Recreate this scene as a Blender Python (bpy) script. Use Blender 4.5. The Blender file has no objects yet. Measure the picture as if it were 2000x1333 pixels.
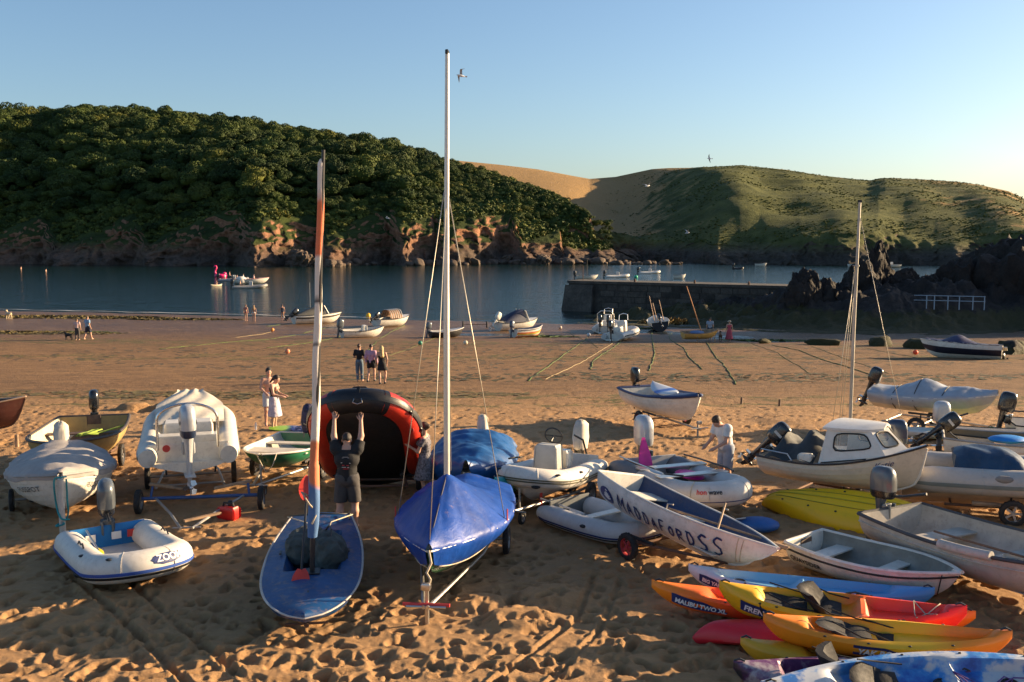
import bpy, math, random
import numpy as np
from mathutils import Vector, Matrix, Euler, Quaternion
R = math.radians
random.seed(7); RNG = np.random.default_rng(11)
SC = bpy.context.scene
COL = SC.collection

# ---------------------------------------------------------------- camera, sky, sun, exposure
cam = bpy.data.cameras.new('camera'); cam.lens = 35.0; cam.sensor_width = 36.0
cam.clip_start = 0.1; cam.clip_end = 20000
camo = bpy.data.objects.new('camera', cam); COL.objects.link(camo)
camo.location = (0, 0, 9.0); camo.rotation_euler = (R(90 - 6.19), 0, 0)
SC.camera = camo
SUN_EL, SUN_AZ = R(14.0), R(71)          # azimuth measured clockwise (to the right) from the view axis +y
world = bpy.data.worlds.new('World'); SC.world = world; world.use_nodes = True
wn = world.node_tree.nodes; wl = world.node_tree.links
sky = wn.new('ShaderNodeTexSky'); sky.sky_type = 'NISHITA'; sky.sun_disc = False
sky.sun_elevation = SUN_EL; sky.sun_rotation = SUN_AZ
sky.altitude = 0; sky.air_density = 0.95; sky.dust_density = 1.2; sky.ozone_density = 2.9
wl.new(sky.outputs[0], wn['Background'].inputs[0]); wn['Background'].inputs[1].default_value = 0.068
sun = bpy.data.lights.new('sun', 'SUN'); sun.energy = 5.0; sun.angle = R(0.53); sun.color = (1.0, 0.73, 0.43)
suno = bpy.data.objects.new('sun', sun); COL.objects.link(suno)
sdir = Vector((math.sin(SUN_AZ) * math.cos(SUN_EL), math.cos(SUN_AZ) * math.cos(SUN_EL), math.sin(SUN_EL)))
suno.rotation_euler = (-sdir).to_track_quat('-Z', 'Y').to_euler()
SC.view_settings.view_transform = 'Standard'; SC.view_settings.look = 'None'
SC.view_settings.exposure = 1.5; SC.view_settings.gamma = 1.0; SC.view_settings.use_curve_mapping = False

# ---------------------------------------------------------------- numpy noise
_perm = np.random.default_rng(3).permutation(256); _perm = np.concatenate([_perm, _perm, _perm])
_g = np.random.default_rng(4).normal(size=(256, 3)); _g /= np.linalg.norm(_g, axis=1)[:, None]
def pn(p):
    p = np.asarray(p, float); i = np.floor(p).astype(int); f = p - i; i &= 255
    u = f * f * f * (f * (f * 6 - 15) + 10)
    out = np.zeros(len(p))
    for dx in (0, 1):
        for dy in (0, 1):
            for dz in (0, 1):
                h = _perm[_perm[_perm[i[:, 0] + dx] + i[:, 1] + dy] + i[:, 2] + dz]
                gr = _g[h]; d = f - np.array([dx, dy, dz])
                w = (u[:, 0] if dx else 1 - u[:, 0]) * (u[:, 1] if dy else 1 - u[:, 1]) * (u[:, 2] if dz else 1 - u[:, 2])
                out += w * (gr * d).sum(1)
    return out * 1.6
def fbm(p, o=4, gain=.5, ridge=False):
    p = np.asarray(p, float); a = 1; s = np.zeros(len(p)); n = 0
    for k in range(o):
        v = pn(p * 2 ** k + 17.3 * k)
        if ridge: v = 1 - 2 * np.abs(v)
        s += a * v; n += a; a *= gain
    return s / n
def xy(x, y, s, z=0): return np.stack([np.ravel(x) / s, np.ravel(y) / s, np.full(np.size(x), z)], 1)
def sstep(a, b, x):
    t = np.clip((np.asarray(x, float) - a) / (b - a), 0, 1); return t * t * (3 - 2 * t)

# ---------------------------------------------------------------- tags, mesh builder
def tag(o, label=None, cat=None, group=None, kind=None):
    if label: o['label'] = label
    if cat: o['category'] = cat
    if group: o['group'] = group
    if kind: o['kind'] = kind
    return o
def root(name, label, cat, loc, rz=0, pitch=0, roll=0, group=None):
    """Empty at a thing's base; rz heading of its +x axis (deg), pitch lifts +x, roll about x."""
    o = bpy.data.objects.new(name, None); COL.objects.link(o); o.empty_display_size = .2
    o.location = loc
    o.rotation_euler = (Matrix.Rotation(R(rz), 3, 'Z') @ Matrix.Rotation(-R(pitch), 3, 'Y') @ Matrix.Rotation(R(roll), 3, 'X')).to_euler()
    return tag(o, label, cat, group)
def mesh_np(name, v, f, mats, parent=None, smooth=None, mi=None):
    """verts (N,3), faces (M,k) arrays of one k"""
    me = bpy.data.meshes.new(name); v = np.asarray(v, np.float32); f = np.asarray(f, np.int32)
    me.vertices.add(len(v)); me.vertices.foreach_set('co', v.ravel())
    k = f.shape[1]; me.loops.add(f.size); me.loops.foreach_set('vertex_index', f.ravel())
    me.polygons.add(len(f)); me.polygons.foreach_set('loop_start', np.arange(0, f.size, k, dtype=np.int32))
    if mi is not None: me.polygons.foreach_set('material_index', np.asarray(mi, np.int32))
    me.update(calc_edges=True)
    for m in (mats if isinstance(mats, (list, tuple)) else [mats]): me.materials.append(m)
    if smooth is not None:
        me.shade_smooth()
        if smooth < 180: me.set_sharp_from_angle(angle=R(smooth))
    o = bpy.data.objects.new(name, me); COL.objects.link(o)
    if parent: o.parent = parent
    return o
class MB:
    def __init__(s): s.v = []; s.f = []; s.m = []
    def add(s, v, f, mi=0):
        b = len(s.v); s.v += [tuple(p) for p in v]; s.f += [tuple(i + b for i in q) for q in f]; s.m += [mi] * len(f); return s
    def box(s, c, d, rot=None, mi=0, bev=0.0, taper=1.0):
        x, y, z = d[0] / 2, d[1] / 2, d[2] / 2; M = rot if rot else Matrix.Identity(3); c = Vector(c)
        if bev <= 0:
            vs = [(sx * x * (taper if sz > 0 else 1), sy * y * (taper if sz > 0 else 1), sz * z) for sz in (-1, 1) for sx, sy in ((-1, -1), (1, -1), (1, 1), (-1, 1))]
            return s.add([c + M @ Vector(p) for p in vs], [(3, 2, 1, 0), (4, 5, 6, 7), (0, 1, 5, 4), (1, 2, 6, 5), (2, 3, 7, 6), (3, 0, 4, 7)], mi)
        b = min(bev, x * .9, y * .9, z * .9); rings = []
        for zz, ins in ((-z, b), (-z + b, 0), (z - b, 0), (z, b)):
            t = taper if zz > 0 else 1; X, Y = (x - ins) * t, (y - ins) * t; k = b * .6 * t if ins == 0 else 0
            r = []
            for sx, sy in ((-1, -1), (1, -1), (1, 1), (-1, 1)):
                p1 = (sx * X, sy * (Y - k) , zz); p2 = (sx * (X - k), sy * Y, zz)
                r += [p1, p2] if sx * sy < 0 else [p2, p1]
            rings.append([c + M @ Vector(p) for p in r])
        return s.loft(rings, wrap=True, caps=True, mi=mi)
    def loft(s, secs, wrap=False, caps=False, mi=0, closed=False):
        n = len(secs); m = len(secs[0]); v = [p for q in secs for p in q]; f = []
        for i in range(n if closed else n - 1):
            a = i * m; b = ((i + 1) % n) * m
            for j in range(m if wrap else m - 1):
                k = (j + 1) % m; f.append((a + j, a + k, b + k, b + j))
        if caps: f += [tuple(range(m - 1, -1, -1)), tuple(range((n - 1) * m, n * m))]
        return s.add(v, f, mi)
    def tube(s, path, r, n=8, mi=0, caps=True, closed=False, flat=1.0, up=None):
        P = [Vector(p) for p in path]; rr = r if isinstance(r, (list, tuple, np.ndarray)) else [r] * len(P); secs = []; prev = None
        for i, p in enumerate(P):
            a = P[i - 1] if (i > 0 or closed) else p; b = P[(i + 1) % len(P)] if (i < len(P) - 1 or closed) else p
            t = (b - a).normalized() if (b - a).length > 1e-9 else Vector((0, 0, 1))
            if up is not None: u = Vector(up)
            elif prev is None: u = Vector((0, 0, 1)) if abs(t.z) < .9 else Vector((1, 0, 0))
            else: u = prev
            e = (u - t * u.dot(t)); e = e.normalized() if e.length > 1e-6 else t.orthogonal().normalized(); prev = e; w = t.cross(e)
            secs.append([p + (w * math.cos(2 * math.pi * k / n) + e * math.sin(2 * math.pi * k / n) * flat) * rr[i] for k in range(n)])
        return s.loft(secs, wrap=True, caps=caps and not closed, mi=mi, closed=closed)
    def lathe(s, prof, n=16, mi=0, c=(0, 0, 0), axis='Z', caps=True):
        secs = []
        for r, h in prof:
            q = []
            for k in range(n):
                a = 2 * math.pi * k / n; p = (r * math.cos(a), r * math.sin(a), h)
                if axis == 'Y': p = (p[0], h, p[1])
                if axis == 'X': p = (h, p[0], p[1])
                q.append((p[0] + c[0], p[1] + c[1], p[2] + c[2]))
            secs.append(q)
        return s.loft(secs, wrap=True, caps=caps, mi=mi)
    def ell(s, c, r, nu=12, nv=8, rot=None, mi=0):
        M = rot if rot else Matrix.Identity(3); c = Vector(c); secs = []
        for j in range(1, nv):
            a = math.pi * j / nv
            secs.append([c + M @ Vector((r[0] * math.sin(a) * math.cos(2 * math.pi * k / nu), r[1] * math.sin(a) * math.sin(2 * math.pi * k / nu), -r[2] * math.cos(a))) for k in range(nu)])
        return s.loft(secs, wrap=True, caps=True, mi=mi)
    def build(s, name, mats, parent=None, smooth=35, loc=None, rot=None):
        me = bpy.data.meshes.new(name); me.from_pydata([tuple(p) for p in s.v], [], s.f)
        for m in (mats if isinstance(mats, (list, tuple)) else [mats]): me.materials.append(m)
        if len(me.materials) > 1: me.polygons.foreach_set('material_index', s.m)
        if smooth:
            me.shade_smooth()
            if smooth < 180: me.set_sharp_from_angle(angle=R(smooth))
        me.update(); o = bpy.data.objects.new(name, me); COL.objects.link(o)
        if parent: o.parent = parent
        if loc: o.location = loc
        if rot: o.rotation_euler = rot
        return o
def copy_tree(o, parent=None):
    c = o.copy(); COL.objects.link(c); c.parent = parent
    for ch in [x for x in bpy.data.objects if x.parent is o]: copy_tree(ch, c)
    return c

# ---------------------------------------------------------------- materials
MATS = {}
def nmat(name):
    m = bpy.data.materials.new(name); m.use_nodes = True
    nt = m.node_tree; b = nt.nodes['Principled BSDF']
    def N(t, **k):
        n = nt.nodes.new('ShaderNode' + t)
        for a, v in k.items():
            if a.startswith('i_'): n.inputs[a[2:].replace('_', ' ')].default_value = v
            elif a.startswith('n_'): n.inputs[int(a[2:])].default_value = v
            else: setattr(n, a, v)
        return n
    return m, nt, b, N, nt.links.new
def mix(N, L, fac, a, b, mode='MIX'):
    n = N('Mix'); n.data_type = 'RGBA'; n.blend_type = mode
    for sock, val in ((0, fac), (6, a), (7, b)):
        if isinstance(val, (int, float)): n.inputs[sock].default_value = val
        elif isinstance(val, tuple): n.inputs[sock].default_value = (*val, 1) if len(val) == 3 else val
        else: L(val, n.inputs[sock])
    return n.outputs[2]
def ramp(N, L, src, pts, interp='LINEAR'):
    n = N('ValToRGB'); n.color_ramp.interpolation = interp; e = n.color_ramp.elements
    while len(e) < len(pts): e.new(.5)
    for el, (p, c) in zip(e, pts): el.position = p; el.color = (*c, 1) if isinstance(c, tuple) else (c, c, c, 1)
    L(src, n.inputs[0]); return n.outputs[0]
def noise(N, L, scale, detail=4, vec=None, rough=.55, dist=0):
    n = N('TexNoise'); n.inputs['Scale'].default_value = scale; n.inputs['Detail'].default_value = detail
    n.inputs['Roughness'].default_value = rough; n.inputs['Distortion'].default_value = dist
    if vec is not None: L(vec, n.inputs['Vector'])
    return n.outputs['Fac']
def M(name, col, rough=.45, metal=0., var=.12, vs=3., bump=0., bs=30., dirt=.25, dcol=(.16, .11, .07), coat=0.):
    """weathered paint / plastic / cloth: soft colour drift, grime streaks, fine relief"""
    if name in MATS: return MATS[name]
    m, nt, b, N, L = nmat(name); tc = N('TexCoord').outputs['Object']
    n1 = noise(N, L, vs, 5, tc); c = col
    dark = tuple(x * (1 - var * 1.6) for x in c); light = tuple(min(1, x * (1 + var)) for x in c)
    cc = ramp(N, L, n1, [(.3, dark), (.7, light)])
    if dirt > 0:
        n2 = noise(N, L, vs * 3.7, 8, tc, .7, .6)
        f = ramp(N, L, n2, [(.5, 0.), (.78, float(dirt))]); cc = mix(N, L, f, cc, dcol)
    L(cc, b.inputs['Base Color'])
    n3 = noise(N, L, vs * 6, 4, tc); rr = N('MapRange', n_3=max(.05, rough - .1), n_4=min(1, rough + .18)); L(n3, rr.inputs[0]); L(rr.outputs[0], b.inputs['Roughness'])
    b.inputs['Metallic'].default_value = metal
    if coat: b.inputs['Coat Weight'].default_value = coat; b.inputs['Coat Roughness'].default_value = .15
    if bump:
        bp = N('Bump', i_Strength=min(1., bump), i_Distance=.01); L(noise(N, L, bs, 5, tc), bp.inputs['Height']); L(bp.outputs[0], b.inputs['Normal'])
    MATS[name] = m; return m
def glass(name, col=(.55, .6, .6), alpha=.35):
    if name in MATS: return MATS[name]
    m, nt, b, N, L = nmat(name); b.inputs['Base Color'].default_value = (*col, 1); b.inputs['Roughness'].default_value = .06
    b.inputs['Alpha'].default_value = alpha; b.inputs['Specular IOR Level'].default_value = .8; MATS[name] = m; return m
white = M('gelcoat_white', (.68, .64, .56), .38, var=.09, dirt=.42, coat=.2)
cream = M('gelcoat_cream', (.66, .57, .40), .4, var=.08, dirt=.3, coat=.1)
hyp_grey = M('hypalon_pale_grey', (.52, .50, .47), .5, var=.06, dirt=.25, bump=.15, bs=9)
hyp_white = M('hypalon_white', (.66, .62, .55), .5, var=.06, dirt=.3, bump=.15, bs=9)
hyp_red = M('hypalon_red', (.62, .035, .015), .38, var=.1, dirt=.12, bump=.1, bs=9)
hyp_black = M('hypalon_black', (.012, .012, .014), .42, var=.2, dirt=.15, bump=.1, bs=9)
rubber = M('black_rubber', (.018, .017, .017), .65, var=.2, dirt=.3)
black_pl = M('black_plastic', (.02, .021, .024), .35, var=.15, dirt=.1)
alu = M('aluminium', (.62, .60, .57), .32, 1., var=.08, dirt=.1)
galv = M('galvanised_steel', (.42, .41, .39), .5, .85, var=.15, dirt=.35, dcol=(.2, .1, .05))
rusty = M('rusty_steel', (.16, .09, .06), .75, .3, var=.3, dirt=.5, dcol=(.2, .07, .03))
wood = M('worn_wood', (.34, .22, .13), .65, var=.25, vs=6, dirt=.3, bump=.3, bs=25)
wood_d = M('dark_wood', (.12, .07, .045), .6, var=.25, vs=6, dirt=.3, bump=.3, bs=25)
navy = M('navy_canvas', (.012, .02, .055), .6, var=.15, dirt=.1, bump=.3, bs=60)
rope_m = M('pale_rope', (.55, .47, .34), .8, var=.2, dirt=.3)
motor_grey = M('motor_grey', (.085, .10, .115), .30, .1, var=.08, dirt=.08, coat=.5)
motor_silver = M('motor_silver', (.46, .47, .48), .34, .25, var=.06, dirt=.08, coat=.4)
motor_black = M('motor_black', (.012, .013, .016), .25, var=.1, dirt=.06, coat=.5)
motor_navy = M('motor_navy', (.02, .035, .075), .3, var=.1, dirt=.08, coat=.4)
ink_navy = M('lettering_navy', (.012, .03, .14), .5, var=.1, dirt=.15)
ink_black = M('lettering_black', (.02, .02, .025), .5, var=.1, dirt=.1)
ink_white = M('lettering_white', (.75, .75, .75), .5, var=.05, dirt=.1)
sticker_red = M('sticker_red', (.6, .05, .04), .5, var=.05, dirt=.1)
sticker_white = M('sticker_white', (.72, .70, .66), .5, var=.05, dirt=.1)
canvas_w = M('cover_off_white', (.60, .54, .44), .8, var=.1, dirt=.3, bump=.3, bs=40)

# ---------------------------------------------------------------- beach height
YS = [-60, 8, 12, 19, 24, 29, 36, 43, 60, 80, 100, 120, 200, 400]
ZS = [7.5, 3.72, 3.56, 3.49, 3.40, 3.22, 2.87, 2.45, 1.4, 0.5, 0.02, -0.7, -3, -8]
def zb(x, y):
    x = np.asarray(x, float); y = np.asarray(y, float)
    ye = y + .25 * np.clip(x, -120, 40) * np.clip((y - 55) / 40, 0, 1)
    return np.interp(ye, YS, ZS)
def G(x, y, dz=0.): return (x, y, float(zb(x, y)) + dz)

# sand relief map (footprints, tyre tracks, mounds) on a regular 2.5 cm grid
RX0, RX1, RY0, RY1, RS = -20., 20., 6., 48., .025
NX, NY = int((RX1 - RX0) / RS), int((RY1 - RY0) / RS)
def make_relief():
    H = np.zeros((NY, NX), np.float32)
    rng = np.random.default_rng(5)
    def stamp(cx, cy, rx, ry, ang, depth, rim):
        w = max(rx, ry) * 2.2; i0, i1 = int((cx - w - RX0) / RS), int((cx + w - RX0) / RS); j0, j1 = int((cy - w - RY0) / RS), int((cy + w - RY0) / RS)
        i0, i1, j0, j1 = max(i0, 0), min(i1, NX), max(j0, 0), min(j1, NY)
        if i1 <= i0 or j1 <= j0: return
        X, Y = np.meshgrid(RX0 + RS * np.arange(i0, i1) - cx, RY0 + RS * np.arange(j0, j1) - cy)
        c, s = math.cos(ang), math.sin(ang); u = (X * c + Y * s) / rx; v = (-X * s + Y * c) / ry; q = u * u + v * v
        H[j0:j1, i0:i1] += (-depth * np.exp(-q ** 3.2) + rim * np.exp(-((np.sqrt(q) - 1.3 - .25 * u) / .3) ** 2)).astype(np.float32)
    n = 0
    while n < 14000:
        cy = 6 + 40 * rng.random() ** 1.35; cx = (rng.random() * 2 - 1) * (cy * .6 + 2.5)
        if abs(cx) > 19.5: continue
        k = 1.0 if cy < 28 else max(.3, 1 - (cy - 28) / 12)
        a = rng.normal(.2 if rng.random() < .5 else 1.5, .7); s = rng.choice([.38, .58, .8, 1.05], p=[.3, .36, .26, .08])
        stamp(cx, cy, .165 * s, .095 * s * rng.uniform(.8, 1.5), a, rng.uniform(.030, .080) * k * min(1.1, .45 + s * .7), rng.uniform(.006, .024) * k * s); n += 1
    # tyre and trolley tracks
    def track(pts, w, depth):
        pts = np.array(pts); 
        for a, b in zip(pts[:-1], pts[1:]):
            L = np.hypot(*(b - a)); m = int(L / .12)
            for t in np.linspace(0, 1, m):
                p = a + (b - a) * t; stamp(p[0], p[1], .14, w, math.atan2(*(b - a)[::-1]), depth * rng.uniform(.4, .7), .010)
    track([(-6.2, 10.2), (-4.5, 11.6), (-2.2, 12.4)], .06, .05); track([(-5.8, 9.7), (-4.2, 11.1), (-2.0, 11.9)], .06, .05); track([(-7.0, 15.4), (-5.2, 13.2), (-3.4, 10.8), (-2.8, 9)], .07, .06); track([(-6.3, 15.5), (-4.5, 13.2), (-2.6, 10.8), (-1.9, 9)], .07, .06)
    track([(1.35, 15.6), (.9, 13.6), (-.2, 11.6), (-1.5, 9.4)], .06, .055); track([(1.75, 15.4), (1.2, 13.2), (.3, 11.2), (-.8, 9.2)], .05, .04)
    # dug mounds
    for cx, cy, r, h in ((-13.0, 33.8, .55, .22), (-11.9, 33.9, .5, .18), (.1, 13.6, .5, .12), (.6, 14.5, .55, .12), (-.5, 14.2, .4, .10), (-12.4, 33.3, .4, -.16), (-7, 31.0, .6, .08), (5.6, 34., 1.2, .1), (9, 31, 1.4, .09), (-3, 32, 1.1, .07), (2, 30.5, 1.2, .08)):
        stamp(cx, cy, r, r * .8, .3, -h, 0)
    X, Y = np.meshgrid(RX0 + RS * np.arange(0, NX, 2), RY0 + RS * np.arange(0, NY, 2))
    k = np.where(Y < 27, 1., np.maximum(.35, 1 - (Y - 27) / 14))
    b = fbm(xy(X, Y, .55), 3).reshape(X.shape) * .018 * k + fbm(xy(X, Y, .24, 6), 3, ridge=True).reshape(X.shape) * .018 * k + fbm(xy(X, Y, .10, 2), 2, ridge=True).reshape(X.shape) * .0075 * k + fbm(xy(X, Y, 2.4, 3), 2).reshape(X.shape) * .04 * k
    b = np.repeat(np.repeat(b, 2, 0), 2, 1)[:NY, :NX]
    kk = np.ones(2) / 2; b = np.apply_along_axis(lambda r: np.convolve(r, kk, 'same'), 1, b); b = np.apply_along_axis(lambda r: np.convolve(r, kk, 'same'), 0, b)
    return H + b.astype(np.float32)
RELIEF = make_relief()
def relief(x, y):
    fx = (np.asarray(x) - RX0) / RS; fy = (np.asarray(y) - RY0) / RS
    ok = (fx > 1) & (fx < NX - 3) & (fy > 1) & (fy < NY - 3); fx = np.clip(fx, 1, NX - 3); fy = np.clip(fy, 1, NY - 3)
    i = fx.astype(int); j = fy.astype(int); a = fx - i; b = fy - j
    h = (RELIEF[j, i] * (1 - a) + RELIEF[j, i + 1] * a) * (1 - b) + (RELIEF[j + 1, i] * (1 - a) + RELIEF[j + 1, i + 1] * a) * b
    e = np.minimum(np.minimum(fx, NX - fx), np.minimum(fy, NY - fy)) * RS
    return np.where(ok, h * np.clip(e / 2, 0, 1), 0)
def grid_faces(nr, nc):
    a = (np.arange(nr - 1)[:, None] * nc + np.arange(nc - 1)[None, :]).ravel()
    return np.stack([a, a + 1, a + nc + 1, a + nc], 1)
POOLS = [(11.5, 89., 3.6, 1.9), (15., 87., 3.4, 1.6), (17.9, 82.8, 2.8, 1.7), (21., 79.4, 3.0, 1.4), (-3.5, 84.5, 4.8, 1.2), (-16., 84., 5., 1.0)]
def zground(x, y):
    z = zb(x, y) + relief(x, y)
    shp = np.shape(x); X = np.ravel(x); Y = np.ravel(y); far = sstep(44, 60, Y)
    z = np.ravel(z).copy(); i = np.nonzero(far > 0)[0]; X_, Y_ = X[i], Y[i]; z[i] += far[i] * (fbm(xy(X_, Y_, 9), 3) * .06 + fbm(np.stack([X_ / 3.2, Y_ / 1.1, 0 * X_], 1), 2) * .018)
    for cx, cy, rx, ry in POOLS:
        q = ((X - cx) / rx) ** 2 + ((Y - cy) / ry) ** 2; i = np.nonzero(q < 2.2)[0]
        if len(i): w = np.exp(-q[i] ** 3); z[i] = z[i] * (1 - w) + (float(zb(cx, cy)) - .08 + .03 * fbm(xy(X[i], Y[i], 1.6), 2)) * w
    return z.reshape(shp)
def make_beach():
    us = np.concatenate([np.linspace(-3.2, -.62, 26)[:-1], np.linspace(-.62, .62, 700), np.linspace(.62, 3.2, 26)[1:]])
    ys = np.concatenate([np.linspace(-58, 7, 14)[:-1], np.linspace(7, 10, 40)[:-1], np.linspace(10, 17, 260)[:-1], np.linspace(17, 24, 140)[:-1], np.linspace(24, 34, 90)[:-1], np.linspace(34, 50, 60)[:-1], np.geomspace(50, 150, 90)])
    U, Y = np.meshgrid(us, ys); X = U * np.maximum(Y, 9.)
    Z = zground(X, Y)
    v = np.stack([X.ravel(), Y.ravel(), Z.ravel()], 1)
    m, nt, b, N, L = nmat('sand'); tc = N('TexCoord').outputs['Object']
    sep = N('SeparateXYZ'); L(tc, sep.inputs[0])
    n0 = noise(N, L, .35, 5, tc); n1 = noise(N, L, 6, 6, tc, .65); n2 = noise(N, L, 140, 3, tc)
    dry = ramp(N, L, n1, [(.3, (.335, .184, .078)), (.7, (.435, .252, .112))])
    dry = mix(N, L, .22, dry, ramp(N, L, n2, [(.3, (.18, .095, .045)), (.7, (.55, .36, .20))]))
    mp = N('Mapping'); mp.inputs['Scale'].default_value = (.5, 1.1, 1); L(tc, mp.inputs[0])
    st = noise(N, L, 1., 7, mp.outputs[0], .68, .8)
    wet = ramp(N, L, st, [(.30, (.11, .064, .034)), (.5, (.215, .120, .056)), (.72, (.30, .172, .076))])
    specks = ramp(N, L, noise(N, L, 3.2, 6, mp.outputs[0], .75), [(.57, 0.), (.64, .8)]); wet = mix(N, L, specks, wet, (.06, .045, .028))
    # damp band grows towards the water
    a = N('MapRange', n_1=33., n_2=41.); L(sep.outputs[1], a.inputs[0]); ad = N('Math', operation='ADD'); L(a.outputs[0], ad.inputs[0]); mm = N('Math', operation='MULTIPLY_ADD', n_1=1.3, n_2=-.65); L(n0, mm.inputs[0]); L(mm.outputs[0], ad.inputs[1]); ad.use_clamp = True
    wd = N('MapRange', n_1=62., n_2=84., n_3=1., n_4=.62); L(sep.outputs[1], wd.inputs[0]); wn_ = N('Math', operation='MULTIPLY_ADD', n_1=.5, n_2=-.25); L(n0, wn_.inputs[0]); ws_ = N('Math', operation='ADD'); L(wd.outputs[0], ws_.inputs[0]); L(wn_.outputs[0], ws_.inputs[1]); wet = mix(N, L, 1., wet, ws_.outputs[0], 'MULTIPLY')
    c = mix(N, L, ad.outputs[0], dry, wet)
    # strand lines of weed
    ws = noise(N, L, 2.4, 7, mp.outputs[0], .72, 1.2)
    band = None
    for y0, w in ((37.6, 2.6), (35.0, 1.5), (74., 5.), (61., 4.)):
        d = N('Math', operation='SUBTRACT', n_1=y0); L(sep.outputs[1], d.inputs[0]); wob = N('Math', operation='MULTIPLY_ADD', n_1=w * 4.2, n_2=-w * 2.1); L(n0, wob.inputs[0])
        e = N('Math', operation='ADD'); L(d.outputs[0], e.inputs[0]); L(wob.outputs[0], e.inputs[1]); ab = N('Math', operation='ABSOLUTE'); L(e.outputs[0], ab.inputs[0])
        mr = N('MapRange', n_1=0., n_2=w, n_3=.34, n_4=0.); L(ab.outputs[0], mr.inputs[0])
        if band is None: band = mr.outputs[0]
        else:
            mx = N('Math', operation='MAXIMUM'); L(band, mx.inputs[0]); L(mr.outputs[0], mx.inputs[1]); band = mx.outputs[0]
    s2 = N('Math', operation='ADD'); L(ws, s2.inputs[0]); L(band, s2.inputs[1]); wf = ramp(N, L, s2.outputs[0], [(.76, 0.), (.84, .85)])
    c = mix(N, L, wf, c, ramp(N, L, n1, [(.35, (.045, .04, .018)), (.65, (.12, .13, .03))]))
    L(c, b.inputs['Base Color'])
    rg = N('MapRange', n_1=66., n_2=92., n_3=.9, n_4=.30); L(sep.outputs[1], rg.inputs[0]); L(rg.outputs[0], b.inputs['Roughness'])
    b.inputs['Specular IOR Level'].default_value = .3
    bp = N('Bump', i_Strength=.85, i_Distance=.045); L(noise(N, L, 20, 9, tc, .78), bp.inputs['Height'])
    bp2 = N('Bump', i_Strength=.75, i_Distance=.22); L(noise(N, L, 4.2, 7, mp.outputs[0], .72), bp2.inputs['Height'])
    fm = N('MapRange', n_1=26., n_2=36., n_3=.12, n_4=.8); L(sep.outputs[1], fm.inputs[0]); L(fm.outputs[0], bp2.inputs['Strength'])
    L(bp.outputs[0], bp2.inputs['Normal']); L(bp2.outputs[0], b.inputs['Normal'])
    o = mesh_np('beach', v, grid_faces(len(ys), len(us)), m, smooth=180)
    tag(o, 'trampled orange brown sand beach sloping down to the sea', kind='structure')
make_beach()

# ---------------------------------------------------------------- sea and pools
def water_mat(name, deep, wave, rough=.05):
    m, nt, b, N, L = nmat(name); tc = N('TexCoord').outputs['Object']
    b.inputs['Base Color'].default_value = (*deep, 1); b.inputs['IOR'].default_value = 1.33; b.inputs['Roughness'].default_value = rough
    mp = N('Mapping'); mp.inputs['Scale'].default_value = (.5, 1, 1); L(tc, mp.inputs[0])
    bp = N('Bump', i_Strength=wave, i_Distance=.42); L(noise(N, L, .45, 6, mp.outputs[0], .6, .4), bp.inputs['Height'])
    bp2 = N('Bump', i_Strength=wave * .7, i_Distance=.10); L(noise(N, L, 2.6, 4, mp.outputs[0], .6), bp2.inputs['Height'])
    L(bp.outputs[0], bp2.inputs['Normal']); L(bp2.outputs[0], b.inputs['Normal']); return m
sea_m = water_mat('sea_water', (.0025, .018, .018), .62, .10)
v = [(-6000, 60, 0), (6000, 60, 0), (6000, 9000, 0), (-6000, 9000, 0)]
tag(mesh_np('sea', v, [(0, 1, 2, 3)], sea_m), 'calm dark teal water of the sheltered bay', kind='structure')
pool_m = water_mat('pool_water', (.03, .04, .045), .5, .12)
for cx, cy, rx, ry in POOLS:
    mb = MB(); n = 28; z = float(zb(cx, cy)) - .055
    ring = [(cx + rx * 1.08 * math.cos(2 * math.pi * k / n), cy + ry * 1.08 * math.sin(2 * math.pi * k / n), z) for k in range(n)]
    mb.add(ring, [tuple(range(n))])
    tag(mb.build('pool', pool_m, smooth=0), 'shallow tidal pool of still water left on the sand', kind='structure')
# thin foam along the waterline on the left
foam_m = M('foam', (.55, .54, .52), .7, var=.2, dirt=.0)
mb = MB(); prev = None
for k in range(160):
    x = -75 + 60 * k / 159; y0 = 100 - .25 * x + 2.0
    for it in range(30):
        if zb(x, y0) > .012: y0 += .12
        else: break
    w = max(.02, .16 + .2 * float(pn([[x / 3, 3.1, .5]])[0])); yw = y0 + .5 * float(pn([[x / 2.1, 9.1, .5]])[0]) + .8
    mb.v += [(x, yw - w, .016), (x, yw + w, .016)]
    if k and w > .07: b0 = 2 * k; mb.f.append((b0 - 2, b0, b0 + 1, b0 - 1)); mb.m.append(0)
tag(mb.build('foam', foam_m, smooth=0), 'thin line of white foam where wavelets meet the sand', kind='stuff')
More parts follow.
